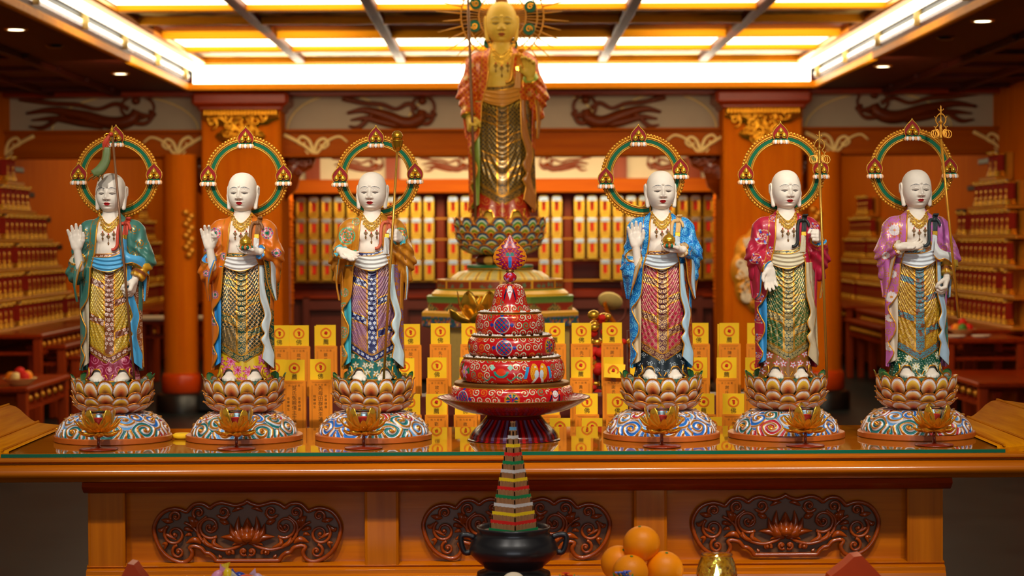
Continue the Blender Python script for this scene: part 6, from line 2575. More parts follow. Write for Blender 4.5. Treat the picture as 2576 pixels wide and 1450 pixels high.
def lotus_rows():
    R = []
    # n, r0, z0, L, halfwidth, tilt, offset, palette
    R.append((8, 85, 108, 50, 21, .34, .25 + .25, OR_))
    R.append((8, 83, 110, 50, 21, .34, .0, YE_))
    R.append((8, 76, 90, 44, 23, .62, .0, OR_))
    R.append((8, 76, 84, 42, 23, .72, .5, YE_))
    R.append((8, 58, 70, 50, 27, .98, .0, OR_))
    R.append((8, 56, 68, 48, 26, 1.02, .5, OR_))
    return R


def build_base(cfg, parent, k):
    # plinth, cloud-carved dome, lotus throne (same moulds for the six statues)
    cached('plinth', 'a', lambda: G().p(lathe([(0, 0), (144, 0), (147, 2), (147, 13), (145, 15), (0, 15)], 96, ry=.93)), parent, M['lacquer_plinth'], k, True, False, angle=30)
    rot = cfg['turn']
    def dome():
        n, m = 1100, 140
        th = np.linspace(-PI, PI, n, endpoint=False)[None, :]
        pr = spline([(141, 15), (140, 22), (133, 36), (121, 50), (104, 62), (84, 69), (60, 71)], m)
        r = pr[:, 0][:, None]
        z0 = pr[:, 1][:, None]
        arc = np.concatenate([[0], np.cumsum(np.hypot(*np.diff(pr, axis=0).T))])[:, None]
        U = (th * 122 + 0 * r)
        Vv = arc + 0 * th
        # swirl centres around the dome
        cs = []
        rnd = random.Random(5)
        for j in range(18):
            cs.append((-PI * 122 + (j + .5) * 2 * PI * 122 / 18 + rnd.uniform(-5, 5), 20 + 30 * (j % 2) + rnd.uniform(-4, 4), 1 if rnd.random() < .5 else -1, rnd.randrange(4)))
        for j in range(9):
            cs.append((-PI * 122 + (j + .1) * 2 * PI * 122 / 9 + rnd.uniform(-5, 5), 70 + rnd.uniform(-4, 3), 1 if j % 2 else -1, rnd.randrange(4)))
        best = np.full(U.shape, 1e9)
        ph = np.zeros(U.shape)
        hue = np.zeros(U.shape, int)
        for (cu, cv, d, hu) in cs:
            du = np.mod(U - cu + PI * 122, 2 * PI * 122) - PI * 122
            dv = Vv - cv
            rr = np.hypot(du * .86, dv)
            q = rr / 16.0 - d * np.arctan2(dv, du) / (2 * PI)
            mk = rr < best
            best = np.where(mk, rr, best)
            ph = np.where(mk, q, ph)
            hue = np.where(mk, hu, hue)
        ph = ph + .14 * np.sin(U * .07) + .1 * np.sin(Vv * .2)
        w = np.mod(ph, 1.0)
        ballm = best < 5.0
        hgt = 3.2 * np.cos(2 * PI * (w - .5)) * sstep(150, 40, best * 0 + Vv) + np.where(ballm, 4.5, 0)
        fade = sstep(0, 6, Vv) * sstep(arc[-1] + 0 * Vv, arc[-1] - 8 + 0 * Vv, Vv)
        hgt = hgt * fade
        X = (r + hgt * .8) * np.sin(th)
        Yy = -(r * .93 + hgt * .8) * np.cos(th)
        Z = z0 + hgt * .5 + 0 * th
        wf, hf = w.ravel(), hue.ravel()
        C = col(S(226, 222, 224), n * m)
        over(C, np.abs(wf - .5) < .15, (*S(214, 140, 40), .55))
        deep = (wf < .21) | (wf > .83)
        over(C, deep & (hf == 0), S(20, 104, 190))
        over(C, deep & (hf == 1), S(0, 110, 110))
        over(C, deep & (hf == 2), S(180, 24, 40))
        over(C, deep & (hf == 3), S(96, 160, 214))
        over(C, ((wf > .21) & (wf < .25)) | ((wf > .79) & (wf < .83)), S(196, 206, 226))
        over(C, ballm.ravel(), (*S(220, 150, 44), .7))
        V, Q, T = grid(np.stack([X, Yy, Z], -1), cv=True, flip=True)
        return G().add(V, Q, T, C)
    cached('cloud_dome', 'a', dome, parent, M['paint'], k, True, True, rz=rot)
    L = bpy.data.objects.new('lotus_throne', None)
    COL.objects.link(L)
    L.parent = parent
    L.rotation_euler = (0, 0, cfg.get('lturn', 0))
    o = cached('petals', 'a', lotus_petals(lotus_rows(), None), L, M['paint'], k, True, True)
    if not o.modifiers:
        o.modifiers.new('thick', 'SOLIDIFY').thickness = 2.2 * k
    cached('seed_disc', 'a', lambda: G().p(lathe([(0, 66), (50, 66), (66, 80), (84, 120), (92, 146), (88, 150), (0, 150.5)], 64)), L, M['disc_green'], k, True, False, angle=40)
    def leaves():
        g = G()
        for j in range(10):
            th = 2 * PI * (j + .5) / 10
            if cos(th) > .55:
                continue
            n1, n2 = 9, 12
            a = np.linspace(-1, 1, n1)[:, None]
            t = np.linspace(0, 1, n2)[None, :]
            wd = 21 * np.sqrt(np.clip(1 - ((t - .5) / .5) ** 2, 0, 1))
            rr = 92 + 15 * t - 3 * a ** 2
            zz = 134 + 34 * t
            x = rr * np.sin(th) + a * wd * np.cos(th)
            y = -rr * np.cos(th) + a * wd * np.sin(th)
            C = col(S(70, 140, 70), n1 * n2)
            over(C, (np.abs(a) + 0 * t).ravel() > .86, GOLD)
            over(C, ((a + 0 * t).ravel() < 0), S(40, 116, 66))
            g.p(grid(np.stack([x, y, zz + 0 * a], -1)), C)
        return g
    cached('leaves', 'a', leaves, L, M['paint'], k, True, True)


M['lacquer_plinth'] = flat('worn_orange_lacquer', S(184, 92, 30), .38, 0, .5, .22, 40, .2)
M['disc_green'] = flat('disc_green', S(40, 96, 80), .55, 0, .4, .2, 30)


def khakkhara(parent, top, k, mat, lean=(0, 0)):
    """ringed staff head centred on top (local units), about 90 tall"""
    x, y, z = top
    g = G()
    def q(pts, r, n=8, m=36):
        g.p(tube(spline([(x + a, y, z + b) for a, b in pts], m), r, n))
    for s in (-1, 1):
        q([(0, 2), (s * 8, 4), (s * 15, 10), (s * 16, 20), (s * 9, 28), (s * 14, 36), (s * 16, 46), (s * 10, 58), (0, 66)], 2.3)
        q([(s * 16, 20), (s * 22, 24)], 1.6, 6, 6)
        q([(s * 15, 48), (s * 20, 56)], 1.6, 6, 6)
    g.p(lathe([(0, -16), (5, -16), (5.5, -10), (4, -8), (5, -2), (4, 0), (6.5, 6), (4, 10), (7, 14), (3.5, 18), (5, 24), (2.5, 28), (4, 34), (8, 37), (2, 44), (3, 48), (1.2, 58), (4, 66), (2.5, 70), (5, 75), (2, 80), (3.2, 84), (0, 92)], 14, (x, y, z)))
    for s in (-1, 1):
        q([(s * 1, 74), (s * 7, 76), (s * 9, 80)], 1.5, 6, 8)
    c_ = arr((x, y, z))
    g.v = [(q_ - c_) * .78 + c_ for q_ in g.v]
    o = g.build('staff_head', mat, parent, scale=k)
    g = G()
    for s in (-1, 1):
        for j in range(3):
            a = np.linspace(0, 2 * PI, 22, endpoint=False)
            cx = x + s * (12 + j * 5)
            tl = s * (.15 + .25 * j)
            R = 12.5
            g.p(tube(np.stack([cx + R * np.cos(a) * (.45 + .2 * j), y - 3 - j * 2 + R * np.sin(a) * .3, z + 1 - j * 1 + R * np.sin(a)], 1), 1.9, 7, True))
    g.v = [(q_ - c_) * .78 + c_ for q_ in g.v]
    g.build('rings', mat, o, scale=k)


def build_staff(cfg, parent, k):
    st = cfg.get('staff')
    if not st:
        return
    a, b = arr(st['a']), arr(st['b'])
    mat = M[st['mat']]
    o = G().p(tube([a, (a + b) / 2, b], st['r'], 10)).build('staff', mat, parent, scale=k)
    if st['kind'] == 'rings':
        khakkhara(o, b + arr((0, 0, 10)), k, mat)
    elif st['kind'] == 'cup':
        x, y, z = b
        G().p(lathe([(0, 0), (5, 0), (8, 3), (13, 14), (15, 26), (16, 28), (13, 28), (12, 26), (0, 24)], 24, (x, y, z - 2))).build('staff_cup', M['gold'], o, scale=k)
        G().p(ball((x, y, z + 36), 14, 24, 16)).build('staff_ball', M['gold'], o, scale=k)
    elif st['kind'] == 'plain':
        G().p(ball(b, 4, 10, 8)).build('staff_tip', mat, o, scale=k)
    elif st['kind'] == 'banner':
        x, y, z = b
        g = G().p(lathe([(0, -6), (4, -5), (5, -1), (3, 1), (6, 5), (4, 9), (1.5, 14), (0, 18)], 14, (x, y, z)))
        g.p(tube(spline([(x, y, z - 8), (x - 12, y - 2, z - 4), (x - 20, y - 3, z - 10)], 14), 2.2, 7))
        g.build('staff_tip', M['gold'], o, scale=k)
        g = G()
        for j in range(5):
            g.p(tube(spline([(x - 4, y - 3, z - 6), (x - 9 - 3 * j, y - 5, z - 20 - 2 * j), (x - 6 - 3 * j, y - 4, z - 34 - 5 * j)], 12), np.linspace(3.4, 1.4, 12), 7))
        g.p(ball((x - 2, y - 4, z - 6), 6, 10, 8))
        g.build('red_ribbons', M['ribbon_red'], o, scale=k)
        n = 22
        p = spline([(x - 12, y - 4, z - 38), (x - 13, y - 4, z - 56), (x - 18, y - 4, z - 76), (x - 30, y - 4, z - 94), (x - 44, y - 4, z - 104)], n)
        g = G()
        for off in (-1, 0, 1):
            g.p(tube(p + arr((off * 3.0, 0, 0)), np.interp(np.linspace(0, 1, n), [0, .2, .8, 1], [5, 7.5, 11, 10]), 10, flatten=(1, .55)))
        bn = g.build('green_banner', M['banner_green'], o, scale=k)
        g = G()
        for j, dx in enumerate((-54, -44, -32, -24)):
            g.p(tube(spline([(x - 36 + j * 4, y - 5, z - 104 - j * 1), (x + dx, y - 6, z - 114), (x + dx - 6 + j * 2, y - 6, z - 122 + (j % 2) * 4)], 10), np.linspace(3, 1.6, 10), 7))
        g.p(tube(p + arr((-10, -2, 0)), 1.4, 6)).p(tube(p + arr((9, -2, 0)), 1.4, 6))
        g.build('banner_tails', M['bronze'], bn, scale=k)


M['ribbon_red'] = flat('ribbon_red', S(196, 60, 30), .4, 0, .5, .25, 60)
M['banner_green'] = flat('banner_green', S(104, 120, 66), .45, 0, .5, .2, 30)
M['staff_gold'] = flat('staff_gold', S(196, 140, 50), .35, .6, .5, .1, 30)
M['staff_brown'] = flat('staff_brown', S(128, 84, 50), .45, .2, .5, .15, 30)


def build_jewel_ball(cfg, parent, k):
    if not cfg.get('pearl'):
        return
    x, y, z = cfg['pearl']
    G().p(lathe([(0, -15), (8, -13.5), (14, -7), (16, 0), (15, 7), (10, 13), (4, 17), (1.5, 21), (0, 22)], 32, (x, y, z))).build('wish_jewel', M['gold_b'], parent, scale=k)
    g = G()
    for j in range(14):
        a = 2 * PI * j / 14
        g.p(tube(spline([(x + 8 * sin(a), y - 8 * cos(a), z - 17), (x + 14 * sin(a), y - 14 * cos(a), z - 13), (x + 16 * sin(a), y - 16 * cos(a), z - 7)], 6), [1, 3.2, 4, 4, 3, 1], 6), S(0, 120, 90) if j % 2 else S(214, 120, 60))
    g.build('jewel_lotus', M['paint'], parent, True, True, scale=k)


# paint schemes ------------------------------------------------------
def pat_lines(c, p, lw, dirs, a=.6):
    def f(C, u, v):
        over(C, lattice(u, v, p, lw, dirs), (*c, a))
    return f


D2 = ((.707, .707), (.707, -.707))
D3 = ((1, 0), (.5, .866), (.5, -.866))


def sk_weave(C, u, v):
    over(C, lattice(u, v, 7.5, 2.0, D2), (*S(206, 160, 96), .5))
    q = (u < -12) & (v < 285)
    over(C, q, S(20, 40, 34))
    b = (np.mod(np.floor((u + v * .25) / 10) + np.floor(v / 10), 2) < 1)
    over(C, q & np.where(b, np.mod(u, 3.2) < 1.3, np.mod(v, 3.2) < 1.3), (*S(206, 160, 90), .5))


def sk_lattice(C, u, v):
    over(C, lattice(u, v, 12, 3.4, D2), (*S(206, 160, 116), .4))
    over(C, lattice(u, v, 12, 1.6, D2), S(150, 20, 50))


def sk_fine(C, u, v):
    over(C, lattice(u, v, 4.6, 1.1, ((.83, .55), (.83, -.55))), S(176, 132, 110))
    over(C, (np.sin(u * .11 + 1) * np.sin(v * .07) > .3) & lattice(u, v, 4.6, 1.8, ((.83, .55),)), S(190, 130, 60))


def sk_star(C, u, v):
    over(C, lattice(u, v, 14, 1.1, D3), (*S(196, 160, 92), .5))
    over(C, (u > 12) & lattice(u, v, 6.5, 1.3, D2), (*S(186, 156, 92), .5))


def sk_crackle(C, u, v):
    over(C, lattice(u + 3 * np.sin(v * .2), v + 3 * np.sin(u * .2), 7.5, 1.1, D3), S(150, 96, 16))
    over(C, lattice(u + 3, v, 15, .8, D2), (*S(240, 206, 110), .6))


def sk_dots(C, u, v):
    over(C, lattice(u, v, 6.5, 1.4, D2), S(150, 116, 20))
    du, dv, h = cells(u, v, 6.5, 1, 0)
    over(C, np.hypot(du, dv) < 1.4, (*S(246, 220, 120), .6))


def mo_scroll(c, a=.5, cell=13):
    def f(C, u, v, m):
        over(C, m & spirals(u, v, cell, 2.0, 3, 1.6), (*c, a))
        f1, f2, f3 = flowers(u, v, 21, 6, 6.0, 8, .2, .6)
        over(C, m & f3, (*c, a))
        over(C, m & f2, (*c, a))
    return f


def mo_flower(c, c2, cell=11, R=5.0):
    def f(C, u, v, m):
        f1, f2, f3 = flowers(u, v, cell, 6, R, 6, .25, .85)
        over(C, m & f1, c)
        over(C, m & f2, c2)
    return f


def un_flower(pet, cen, cell=26, R=12, n=6, keep=.8, dots=None):
    def f(C, u, v):
        f1, f2, f3 = flowers(u * 1.0, v, cell, 9, R, n, .35, keep)
        over(C, f1, pet)
        over(C, f3, cen)
        over(C, f2, cen)
        if dots is not None:
            du, dv, h = cells(u, v, 6, 2, .7)
            over(C, (np.hypot(du, dv) < 1.0) & ~f1, dots)
    return f


def un_cloud(c):
    def f(C, u, v):
        du, dv, h = cells(u, v * 1.5, 30, 4, .4)
        r = np.hypot(du, dv)
        ph = np.arctan2(dv, du)
        q = (np.mod(r / 5.0 - ph / PI, 1) < .30) & (r < 11 * (.75 + .25 * np.cos(5 * ph)))
        over(C, q, c)
    return f


def un_scroll(c, c2):
    def f(C, u, v):
        over(C, spirals(u, v, 24, 1.6, 8, 1.8), c)
        f1, f2, f3 = flowers(u, v, 24, 3, 6, 5, .4, .7)
        over(C, f1, c2)
    return f


def rb_rosettes(kind, centers, extra=None):
    def f(C, u, v):
        if extra:
            extra(C, u, v)
        for (a, b, R) in centers:
            rosette(C, u, v, a, b, R, kind)
    return f


def rb_scroll(c, c2, cell=17):
    def f(C, u, v):
        over(C, spirals(u, v, cell, 2.0, 5, 1.9), c)
        f1, f2, f3 = flowers(u, v, 27, 7, 7, 7, .4, .8)
        over(C, f3 | f2, c2)
    return f


def rim_scroll(c, cell=15):
    def f(C, u, v):
        over(C, spirals(u, v, cell, 1.8, 2, 1.8), (*c, .5))
    return f


UPR = dict(s=-1, el=(-84, -18, 424), wr=(-76, -46, 482), F=(-.10, -.10, 1), N=(.10, -1, 0), pose='open', cut=.50, sc=1.02, back=46)
CUPL = dict(s=1, el=(80, -6, 462), wr=(46, -58, 474), F=(-1, -.16, .04), N=(0, -.30, 1), pose='cup', cut=.93, back=5)
FISTL = dict(s=1, el=(84, -4, 452), wr=(72, -36, 504), F=(-.35, -1, .30), N=(-1, .35, 0), pose='grip', cut=.86, sc=.95, back=8)
LOWL = dict(s=1, el=(86, 0, 452), wr=(64, -32, 404), F=(-.22, -.35, -.95), N=(-1, .25, .1), pose='pinch', cut=.90, low=True)
mos = [(-66, 520, 15), (64, 520, 15), (-44, 462, 10), (88, 470, 11), (-84, 480, 10), (-66, 366, 10), (-70, 300, 12), (-86, 420, 9), (-70, 225, 10)]

STAT = [
    dict(cx=285, gy=1108, yaw=-5, label='monk statue in teal-green robe with raised palm and staff hung with a banner',
         arms=[UPR, dict(LOWL, sleeve=S(216, 160, 34))], robe=S(66, 122, 108), robe_pat=rb_rosettes('cloud', [(-60, 520, 15), (60, 530, 15), (76, 494, 15), (-48, 490, 13), (64, 468, 12), (-88, 430, 9), (-66, 400, 12), (-72, 330, 10), (-72, 260, 10), (-74, 210, 9), (-32, 548, 9)]),
         lin_l=S(196, 180, 150), lin_r=S(70, 162, 214), sash=S(84, 172, 220), shawl=S(84, 172, 220), cord='cord_red',
         skirt=dict(base=S(204, 160, 34), pat=sk_dots, band=S(122, 60, 26), motif=mo_flower(S(226, 208, 190), S(206, 60, 60), 12, 5.4)), under=dict(base=S(140, 14, 50), pat=un_scroll(S(214, 120, 150), S(220, 150, 160))),
         rim_r=dict(base=S(140, 72, 26), pat=rim_scroll(S(222, 190, 160))), halo=(8, 665, 0), turn=0.3, lturn=.0, staff=dict(a=(67, -66, 154), b=(17, -64, 772), r=3.0, kind='banner', mat='staff_brown')),
    dict(cx=615, gy=1108, yaw=-6, label='monk statue in orange robe with flower medallions holding a gold jewel, second from left',
         arms=[dict(UPR, pose='ok'), CUPL], robe=S(216, 112, 20), robe_pat=rb_rosettes('mosaic', mos), lin_l=S(44, 142, 214), lin_r=S(206, 218, 220), sash=S(230, 228, 224), cord='cord_brown',
         skirt=dict(base=S(26, 46, 38), pat=sk_weave, band=S(4, 66, 56), motif=mo_scroll(S(214, 170, 90))), under=dict(base=S(216, 176, 20), pat=un_flower(S(222, 130, 170), S(190, 30, 90), 27, 14, 8)),
         rim_r=dict(base=S(8, 66, 54), pat=rim_scroll(S(206, 160, 70))), halo=(5, 660, 0), turn=1.4, lturn=.2, pearl=(17, -74, 496)),
    dict(cx=940, gy=1108, yaw=-6, label='monk statue in ochre robe and purple skirt holding a ball-topped staff',
         arms=[dict(s=-1, el=(-84, -2, 455), wr=(-74, -50, 474), F=(.72, -.42, -.34), N=(.1, -.75, .62), pose='give', cut=.95, back=5), dict(FISTL, wr=(71, -36, 506))],
         robe=S(196, 124, 26), robe_pat=rb_rosettes('roundel', [(-62, 512, 20), (72, 514, 17), (-40, 462, 14), (-88, 470, 11), (-68, 370, 10), (-68, 330, 14), (-72, 270, 13), (-70, 220, 10), (-40, 548, 9)]),
         lin_l=S(66, 172, 188), lin_r=S(196, 218, 222), sash=S(226, 226, 220), cord='cord_coral', skirt=dict(base=S(122, 66, 124), pat=sk_fine, band=S(28, 30, 84), motif=mo_flower(S(190, 200, 230), S(222, 190, 90), 12, 5.2)),
         under=dict(base=S(14, 100, 92), pat=un_flower(S(206, 214, 204), S(190, 150, 80), 20, 8, 5, .95)), rim_r=dict(base=S(150, 92, 44), pat=rim_scroll(S(120, 100, 190))), halo=(12, 660, 2), turn=2.6, lturn=.4,
         staff=dict(a=(30, -70, 152), b=(68, -76, 722), r=3.2, kind='cup', mat='staff_gold')),
    dict(cx=1664, gy=1108, yaw=4, label='monk statue in bright blue robe with raised palm and gold jewel',
         arms=[dict(UPR, el=(-76, -20, 424), wr=(-66, -50, 482)), CUPL], robe=S(10, 112, 196), robe_pat=rb_scroll(S(84, 186, 232), S(120, 206, 240)), lin_l=S(214, 188, 146), lin_r=S(172, 204, 222), sash=S(206, 216, 222), cord='cord_cream',
         skirt=dict(base=S(172, 20, 62), pat=sk_lattice, band=S(86, 26, 40), motif=mo_scroll(S(214, 170, 110))), under=dict(base=S(18, 32, 40), pat=un_cloud(S(196, 204, 206))),
         rim_r=dict(base=S(150, 56, 18), pat=rim_scroll(S(200, 120, 40))), halo=(-42, 661, 7), turn=3.7, lturn=.1, pearl=(14, -74, 496)),
    dict(cx=1978, gy=1108, yaw=8, label='monk statue in crimson-pink robe with lowered palm and ringed staff, second from right',
         arms=[dict(s=-1, el=(-80, -8, 458), wr=(-48, -44, 428), F=(.03, -.12, -1), N=(.2, -1, 0), pose='give', cut=.95, sc=1.0, back=6), dict(FISTL, wr=(78, -36, 500))],
         robe=S(188, 30, 62), robe_pat=rb_rosettes('medal', [(-62, 505, 20), (-40, 468, 13), (-82, 450, 14), (-58, 428, 12), (68, 528, 13), (-36, 552, 10), (-70, 352, 12), (-68, 300, 13), (-70, 250, 12), (-72, 205, 10), (36, 548, 9), (80, 490, 9)]),
         lin_l=S(50, 150, 214), lin_r=S(206, 186, 150), sash=S(222, 208, 172), cord='cord_black', skirt=dict(base=S(34, 86, 34), pat=sk_star, band=S(40, 64, 56), motif=mo_scroll(S(206, 178, 110), .5, 9)),
         under=dict(base=S(140, 90, 30), pat=un_flower(S(206, 214, 226), S(206, 60, 60), 22, 9, 5, .95)), rim_r=dict(base=S(196, 178, 140), pat=rim_scroll(S(206, 190, 150))), halo=(-2, 665, 4), turn=4.6, lturn=.3,
         staff=dict(a=(92, -66, 152), b=(72, -76, 686), r=3.2, kind='rings', mat='staff_gold')),
    dict(cx=2305, gy=1106, yaw=6, label='monk statue in pink-purple robe and gold skirt with slanting ringed staff',
         arms=[dict(s=-1, el=(-82, -6, 462), wr=(-52, -58, 478), F=(1, -.10, .06), N=(0, -.5, .8), pose='give', cut=.96, back=4), dict(LOWL, wr=(70, -30, 400), sleeve=S(206, 160, 34))],
         robe=S(196, 104, 176), robe_pat=rb_rosettes('mum', [(-60, 520, 15), (-46, 462, 12), (-84, 456, 10), (-66, 352, 15), (-68, 300, 11), (-70, 228, 12), (-64, 410, 11)], lambda C, u, v: over(C, spirals(u, v, 16, 1.5, 6, 1.7) & (np.sin(u * .07) * np.sin(v * .05 + 1) > -.2), (*S(226, 170, 70), .5))),
         lin_l=S(214, 196, 170), lin_r=S(172, 200, 220), sash=S(226, 232, 236), shawl=S(232, 232, 228), cord='cord_slate', skirt=dict(base=S(200, 152, 28), pat=sk_crackle, band=S(122, 66, 30), motif=mo_flower(S(30, 160, 180), S(120, 70, 30), 7.5, 4.2)),
         under=dict(base=S(12, 80, 56), pat=un_flower(S(226, 230, 226), S(220, 200, 120), 27, 10, 8, .85, S(200, 214, 200))), rim_r=dict(base=S(30, 120, 110), pat=rim_scroll(S(140, 90, 40))), halo=(-4, 672, 0), turn=5.4, lturn=.5,
         staff=dict(a=(94, -56, 300), b=(46, -70, 748), r=3.4, kind='rings', mat='gold_old')),
]


def figure(cfg, r0, k, skin=SKIN):
    g = G()
    parts = body_geo(g, cfg, skin)
    g.build('body', M['skin'], r0, True, True, scale=k)
    for nm, h in parts:
        h.build(nm, M['skin'], r0, True, True, scale=k)
    build_robe(cfg, r0, k)
    build_skirt(cfg, r0, k)
    build_sash(cfg, r0, k)
    build_necklace(cfg, r0, k)
    build_staff(cfg, r0, k)
    build_jewel_ball(cfg, r0, k)


YST = 5.566
for cfg in STAT:
    k = YST / F5
    p = P(cfg['cx'], cfg['gy'], YST)
    r0 = root('monk_statue', (p.x, YST, GZ), cfg['label'], 'statue', 'row of six painted monk statues on the altar')
    build_base(cfg, r0, k)
    figure(cfg, r0, k)
    build_halo(cfg, r0, k)
# ------------------------------------------------------------------ the tall gilded statue behind, on its painted pedestal
YG = 9.5
kg = YG / F5
pg = P(1264, 562, YG)
GSK = S(232, 184, 66)
BIG = dict(cx=1264, yaw=0, pitch=4, lip=S(186, 90, 40), brow=S(110, 80, 30),
           arms=[dict(s=-1, el=(-82, 0, 455), wr=(-76, -24, 398), F=(.06, -.62, -.72), N=(1, .25, 0), pose='grip', cut=.92, low=True), dict(FISTL, wr=(66, -34, 496), pose='cup', F=(-.1, -.5, 1), N=(-.2, -1, .1))],
           robe=S(196, 58, 18), robe_pat=lambda C, u, v: (over(C, lattice(u, v, 9, 2.8, D2), (*S(222, 116, 20), .1)), over(C, flowers(u, v, 34, 3, 8, 6, .4, .6)[0], S(226, 170, 90))),
           lin_l=S(150, 170, 70), lin_r=S(176, 104, 40), sash=S(214, 140, 50), cord='gold_old', skirt=dict(base=S(66, 46, 18), pat=lambda C, u, v: over(C, lattice(u, v, 7, 2.2, D2), (*S(150, 112, 40), .4)), band=S(46, 36, 16), motif=mo_scroll(S(170, 120, 46), .4, 10)),
           under=dict(base=S(186, 40, 14), pat=un_scroll(S(214, 120, 40), S(220, 150, 60))), rim_r=dict(base=S(90, 60, 24), pat=rim_scroll(S(170, 120, 40))),
           staff=dict(a=(-62, -52, 152), b=(-78, -52, 690), r=3.2, kind='rings', mat='staff_brown'))
r0 = root('tall_statue', (pg.x, YG, pg.z - 152 * kg * 1.067), 'tall gilded monk statue with sunburst halo standing behind the altar', 'statue')
ks = kg * 1.067
figure(BIG, r0, ks, GSK)
# sunburst halo of rods with green roundels
h = bpy.data.objects.new('sunburst_halo', None)
COL.objects.link(h)
h.parent = r0
h.location = Vector((2, 34, 642)) * ks
g = G()
a = np.linspace(0, 2 * PI, 100, endpoint=False)
for r, w in ((56, 1.6), (83, 1.6), (98, 1.8)):
    g.p(tube(np.stack([r * np.cos(a), np.zeros(100), r * np.sin(a)], 1), w, 7, True))
g.p(tube([(0, 3, -60), (0, 0, -98)], 3, 7)).p(tube([(0, -10, -110), (0, 3, -60)], 3, 7))
for j in range(64):
    q = 2 * PI * j / 64
    g.p(tube([(20 * cos(q), 0, 20 * sin(q)), (98 * cos(q), 0, 98 * sin(q))], .9, 5))
ho = g.build('rings', M['ray'], h, scale=ks)
for j in range(40):
    q = 2 * PI * (j + .5) / 40
    L = 158 if j % 2 else 142
    G().p(tube([(97 * cos(q), 0, 97 * sin(q)), (L * cos(q), 0, L * sin(q))], [2.2, .8], 6)).build('ray', M['ray'], h, scale=ks)
for j in range(8):
    q = 2 * PI * (j + .5) / 8 - .06
    d = G().p(tube([(70 * cos(q), -5, 70 * sin(q)), (70 * cos(q), 2, 70 * sin(q))], 14, 24)).build('green_roundel', M['halo_green'], h, True, scale=ks, angle=40)
    g = G().p(tube(scroll_pts(70 * cos(q), 70 * sin(q), 8, q, 1.4, -6.5, 24, .2), 1.8, 6))
    g.build('gilt_syllable', M['gold'], d, scale=ks)

# pedestal, centred a little left of the statue axis
pp = P(1258, 700, YG)
pd = root('lotus_pedestal', (pp.x, YG, 0), 'tall painted lotus pedestal under the gilded statue, with floral tiers', 'pedestal')


def zq(py):
    return P(1258, py, YG).z


def ringpaint(base, fn, prof, name, mat='paint', n=420, m=30, ngon=0, parent=None):
    pr = arr(prof)
    pr = np.vstack([np.linspace(pr[i], pr[i + 1], 10)[:-1] for i in range(len(pr) - 1)] + [pr[-1:]])
    th = dens(n, 1.1)[None, :]
    f = 1.0
    if ngon:
        s = 2 * PI / ngon
        f = np.cos(s / 2) / np.cos(np.mod(th + s / 2, s) - s / 2)
    X = pr[:, 0][:, None] * np.sin(th) * f
    Yy = -pr[:, 0][:, None] * np.cos(th) * f
    Z = pr[:, 1][:, None] + 0 * th
    u = (th * pr[:, 0].max() / kg + 0 * Z).ravel()
    v = (Z / kg).ravel()
    C = col(base, len(u))
    if fn:
        fn(C, u, v - v.min())
    V, Q, T = grid(np.stack([X, Yy, Z], -1), cv=True, flip=True)
    return G().add(V, Q, T, C).build(name, M[mat], parent or pd, True, True, angle=35)


# lotus with banded petals
BL = [S(20, 70, 120), S(206, 214, 190), S(226, 186, 60), S(60, 140, 40), S(226, 180, 60), S(196, 40, 24), S(150, 30, 20)]
BL2 = [S(20, 70, 120), S(206, 214, 190), S(60, 150, 50), S(226, 190, 60), S(200, 60, 30), S(60, 120, 50)]
rows_ = []
for i, (r, z, tl) in enumerate(((98, 104, .30), (92, 88, .42), (86, 72, .56), (76, 60, .74), (64, 52, .95))):
    rows_.append((16, r + 4, z, 44, 22, tl, .5 * (i % 2), BL if i % 2 else BL2))
lz = zq(643)
lo = lotus_petals(rows_, None)().build('lotus_petals', M['paint'], pd, True, True, scale=kg)
lo.location = (0, 0, lz - 50 * kg)
lo.modifiers.new('thick', 'SOLIDIFY').thickness = .004
top_z = pg.z - .004
ringpaint(S(60, 110, 70), None, [(0, top_z), (96 * kg, top_z), (88 * kg, zq(600)), (60 * kg, zq(640)), (0, zq(642))], 'lotus_core')
ringpaint(S(96, 34, 12), lambda C, u, v: over(C, np.hypot(np.mod(u, 62) - 31, (v - 14)) < 13, S(206, 150, 60)), [(50 * kg, zq(640)), (62 * kg, zq(650)), (62 * kg, zq(660)), (52 * kg, zq(670))], 'neck')
ringpaint(S(28, 96, 50), lambda C, u, v: over(C, (v > 3) & (v < 6), GOLD), [(0, zq(666)), (82 * kg, zq(666)), (84 * kg, zq(670)), (84 * kg, zq(676)), (78 * kg, zq(680))], 'green_disc')
def pet(C, u, v):
    w = np.mod(u / 34, 1)
    over(C, np.abs(w - .5) < .40, S(240, 196, 70))
    over(C, np.abs(w - .5) < .26, S(214, 190, 120))
    over(C, (np.hypot((w - .5) * 34, v - 12) < 7), S(60, 110, 170))
    over(C, (np.hypot((w - .5) * 34, v - 9) < 4), S(190, 60, 30))
    over(C, np.abs(w) < .07, S(160, 90, 20))
ringpaint(S(226, 160, 30), pet, [(78 * kg, zq(679)), (104 * kg, zq(684)), (122 * kg, zq(697)), (132 * kg, zq(714)), (134 * kg, zq(720))], 'petal_dome')
def floral(C, u, v):
    f1, f2, f3 = flowers(u, v, 26, 3, 13, 5, .3, .9)
    over(C, f1, S(214, 96, 40))
    over(C, spirals(u, v, 22, 5, 4, 1.4), S(50, 90, 140))
    over(C, f2, S(236, 190, 90))
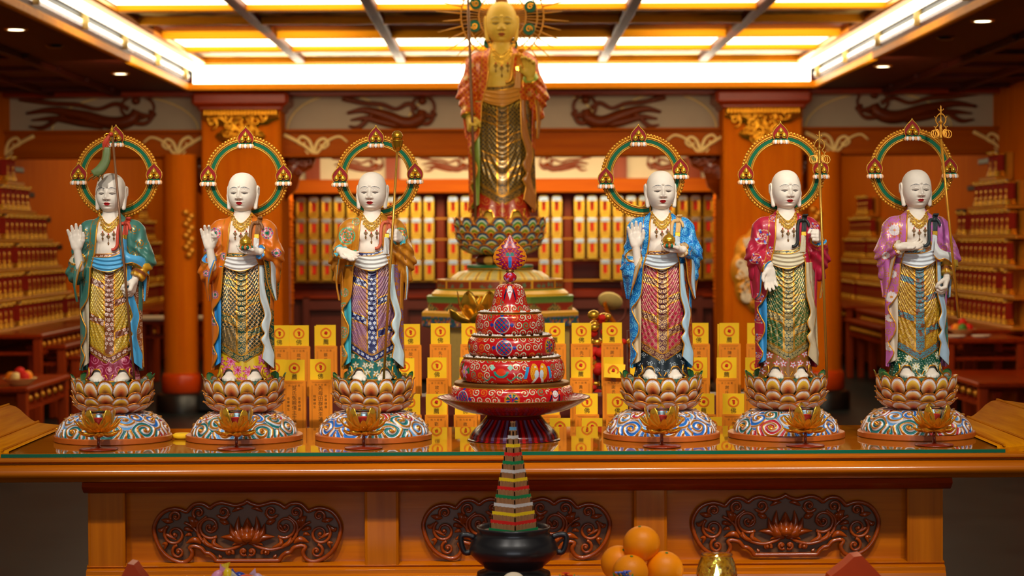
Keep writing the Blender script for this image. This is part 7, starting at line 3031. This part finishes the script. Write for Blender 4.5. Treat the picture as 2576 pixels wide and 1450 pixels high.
def panels(C, u, v):
    over(C, np.mod(u, 80) > 6, S(140, 50, 16))
    f1, f2, f3 = flowers(u, v, 18, 3, 7, 5, .4, .8)
    over(C, f1 & (np.mod(u, 80) > 10) & (v > 5) & (v < 19), S(90, 120, 90))
    over(C, (v > 20) | (v < 3), S(226, 160, 40))
ringpaint(S(226, 160, 40), panels, [(140 * kg, zq(702)), (158 * kg, zq(702)), (158 * kg, zq(725)), (150 * kg, zq(727)), (150 * kg, zq(720)), (140 * kg, zq(718))], 'panel_rail')
ringpaint(S(232, 172, 36), lambda C, u, v: over(C, v > 17, S(120, 150, 50)), [(0, zq(724)), (152 * kg, zq(724)), (164 * kg, zq(730)), (172 * kg, zq(737)), (172 * kg, zq(744)), (0, zq(745))], 'yellow_moulding')
def medal(C, u, v):
    w = np.mod(u + 30, 78) - 39
    q = np.abs(w) / 28 + np.abs(v - 17) / 15 < 1
    over(C, q, S(196, 150, 70))
    over(C, q & lattice(u, v, 7, 2.4, D2), S(60, 90, 60))
    over(C, v > 33, S(110, 140, 60))
    over(C, v < 3, GOLD)
ringpaint(S(156, 44, 14), medal, [(0, zq(743)), (198 * kg, zq(743)), (196 * kg, zq(750)), (193 * kg, zq(781)), (176 * kg, zq(790)), (0, zq(791))], 'medallion_tier', ngon=8)
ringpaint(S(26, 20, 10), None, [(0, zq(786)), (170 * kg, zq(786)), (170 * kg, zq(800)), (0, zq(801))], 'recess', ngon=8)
def band(C, u, v):
    over(C, (v < 32) & (v > 4), S(30, 90, 60))
    m_ = C.copy()
    floral(C, u, v)
    q = ~((v < 32) & (v > 4))
    C[q] = m_[q]
ringpaint(S(236, 168, 40), band, [(150 * kg, zq(793)), (204 * kg, zq(778)), (210 * kg, zq(783)), (210 * kg, zq(816)), (196 * kg, zq(822)), (0, zq(823))], 'floral_tier', ngon=4 if False else 8)
def pil(C, u, v):
    q = np.mod(u + 40, 150)
    over(C, q < 14, S(40, 70, 130))
    over(C, (q < 20) & (q >= 14), S(200, 130, 40))
ringpaint(S(234, 196, 110), pil, [(0, zq(820)), (186 * kg, zq(820)), (186 * kg, zq(985)), (204 * kg, zq(990)), (204 * kg, zq(1010)), (214 * kg, zq(1020)), (214 * kg, .002), (0, .001)], 'pillar', ngon=8)
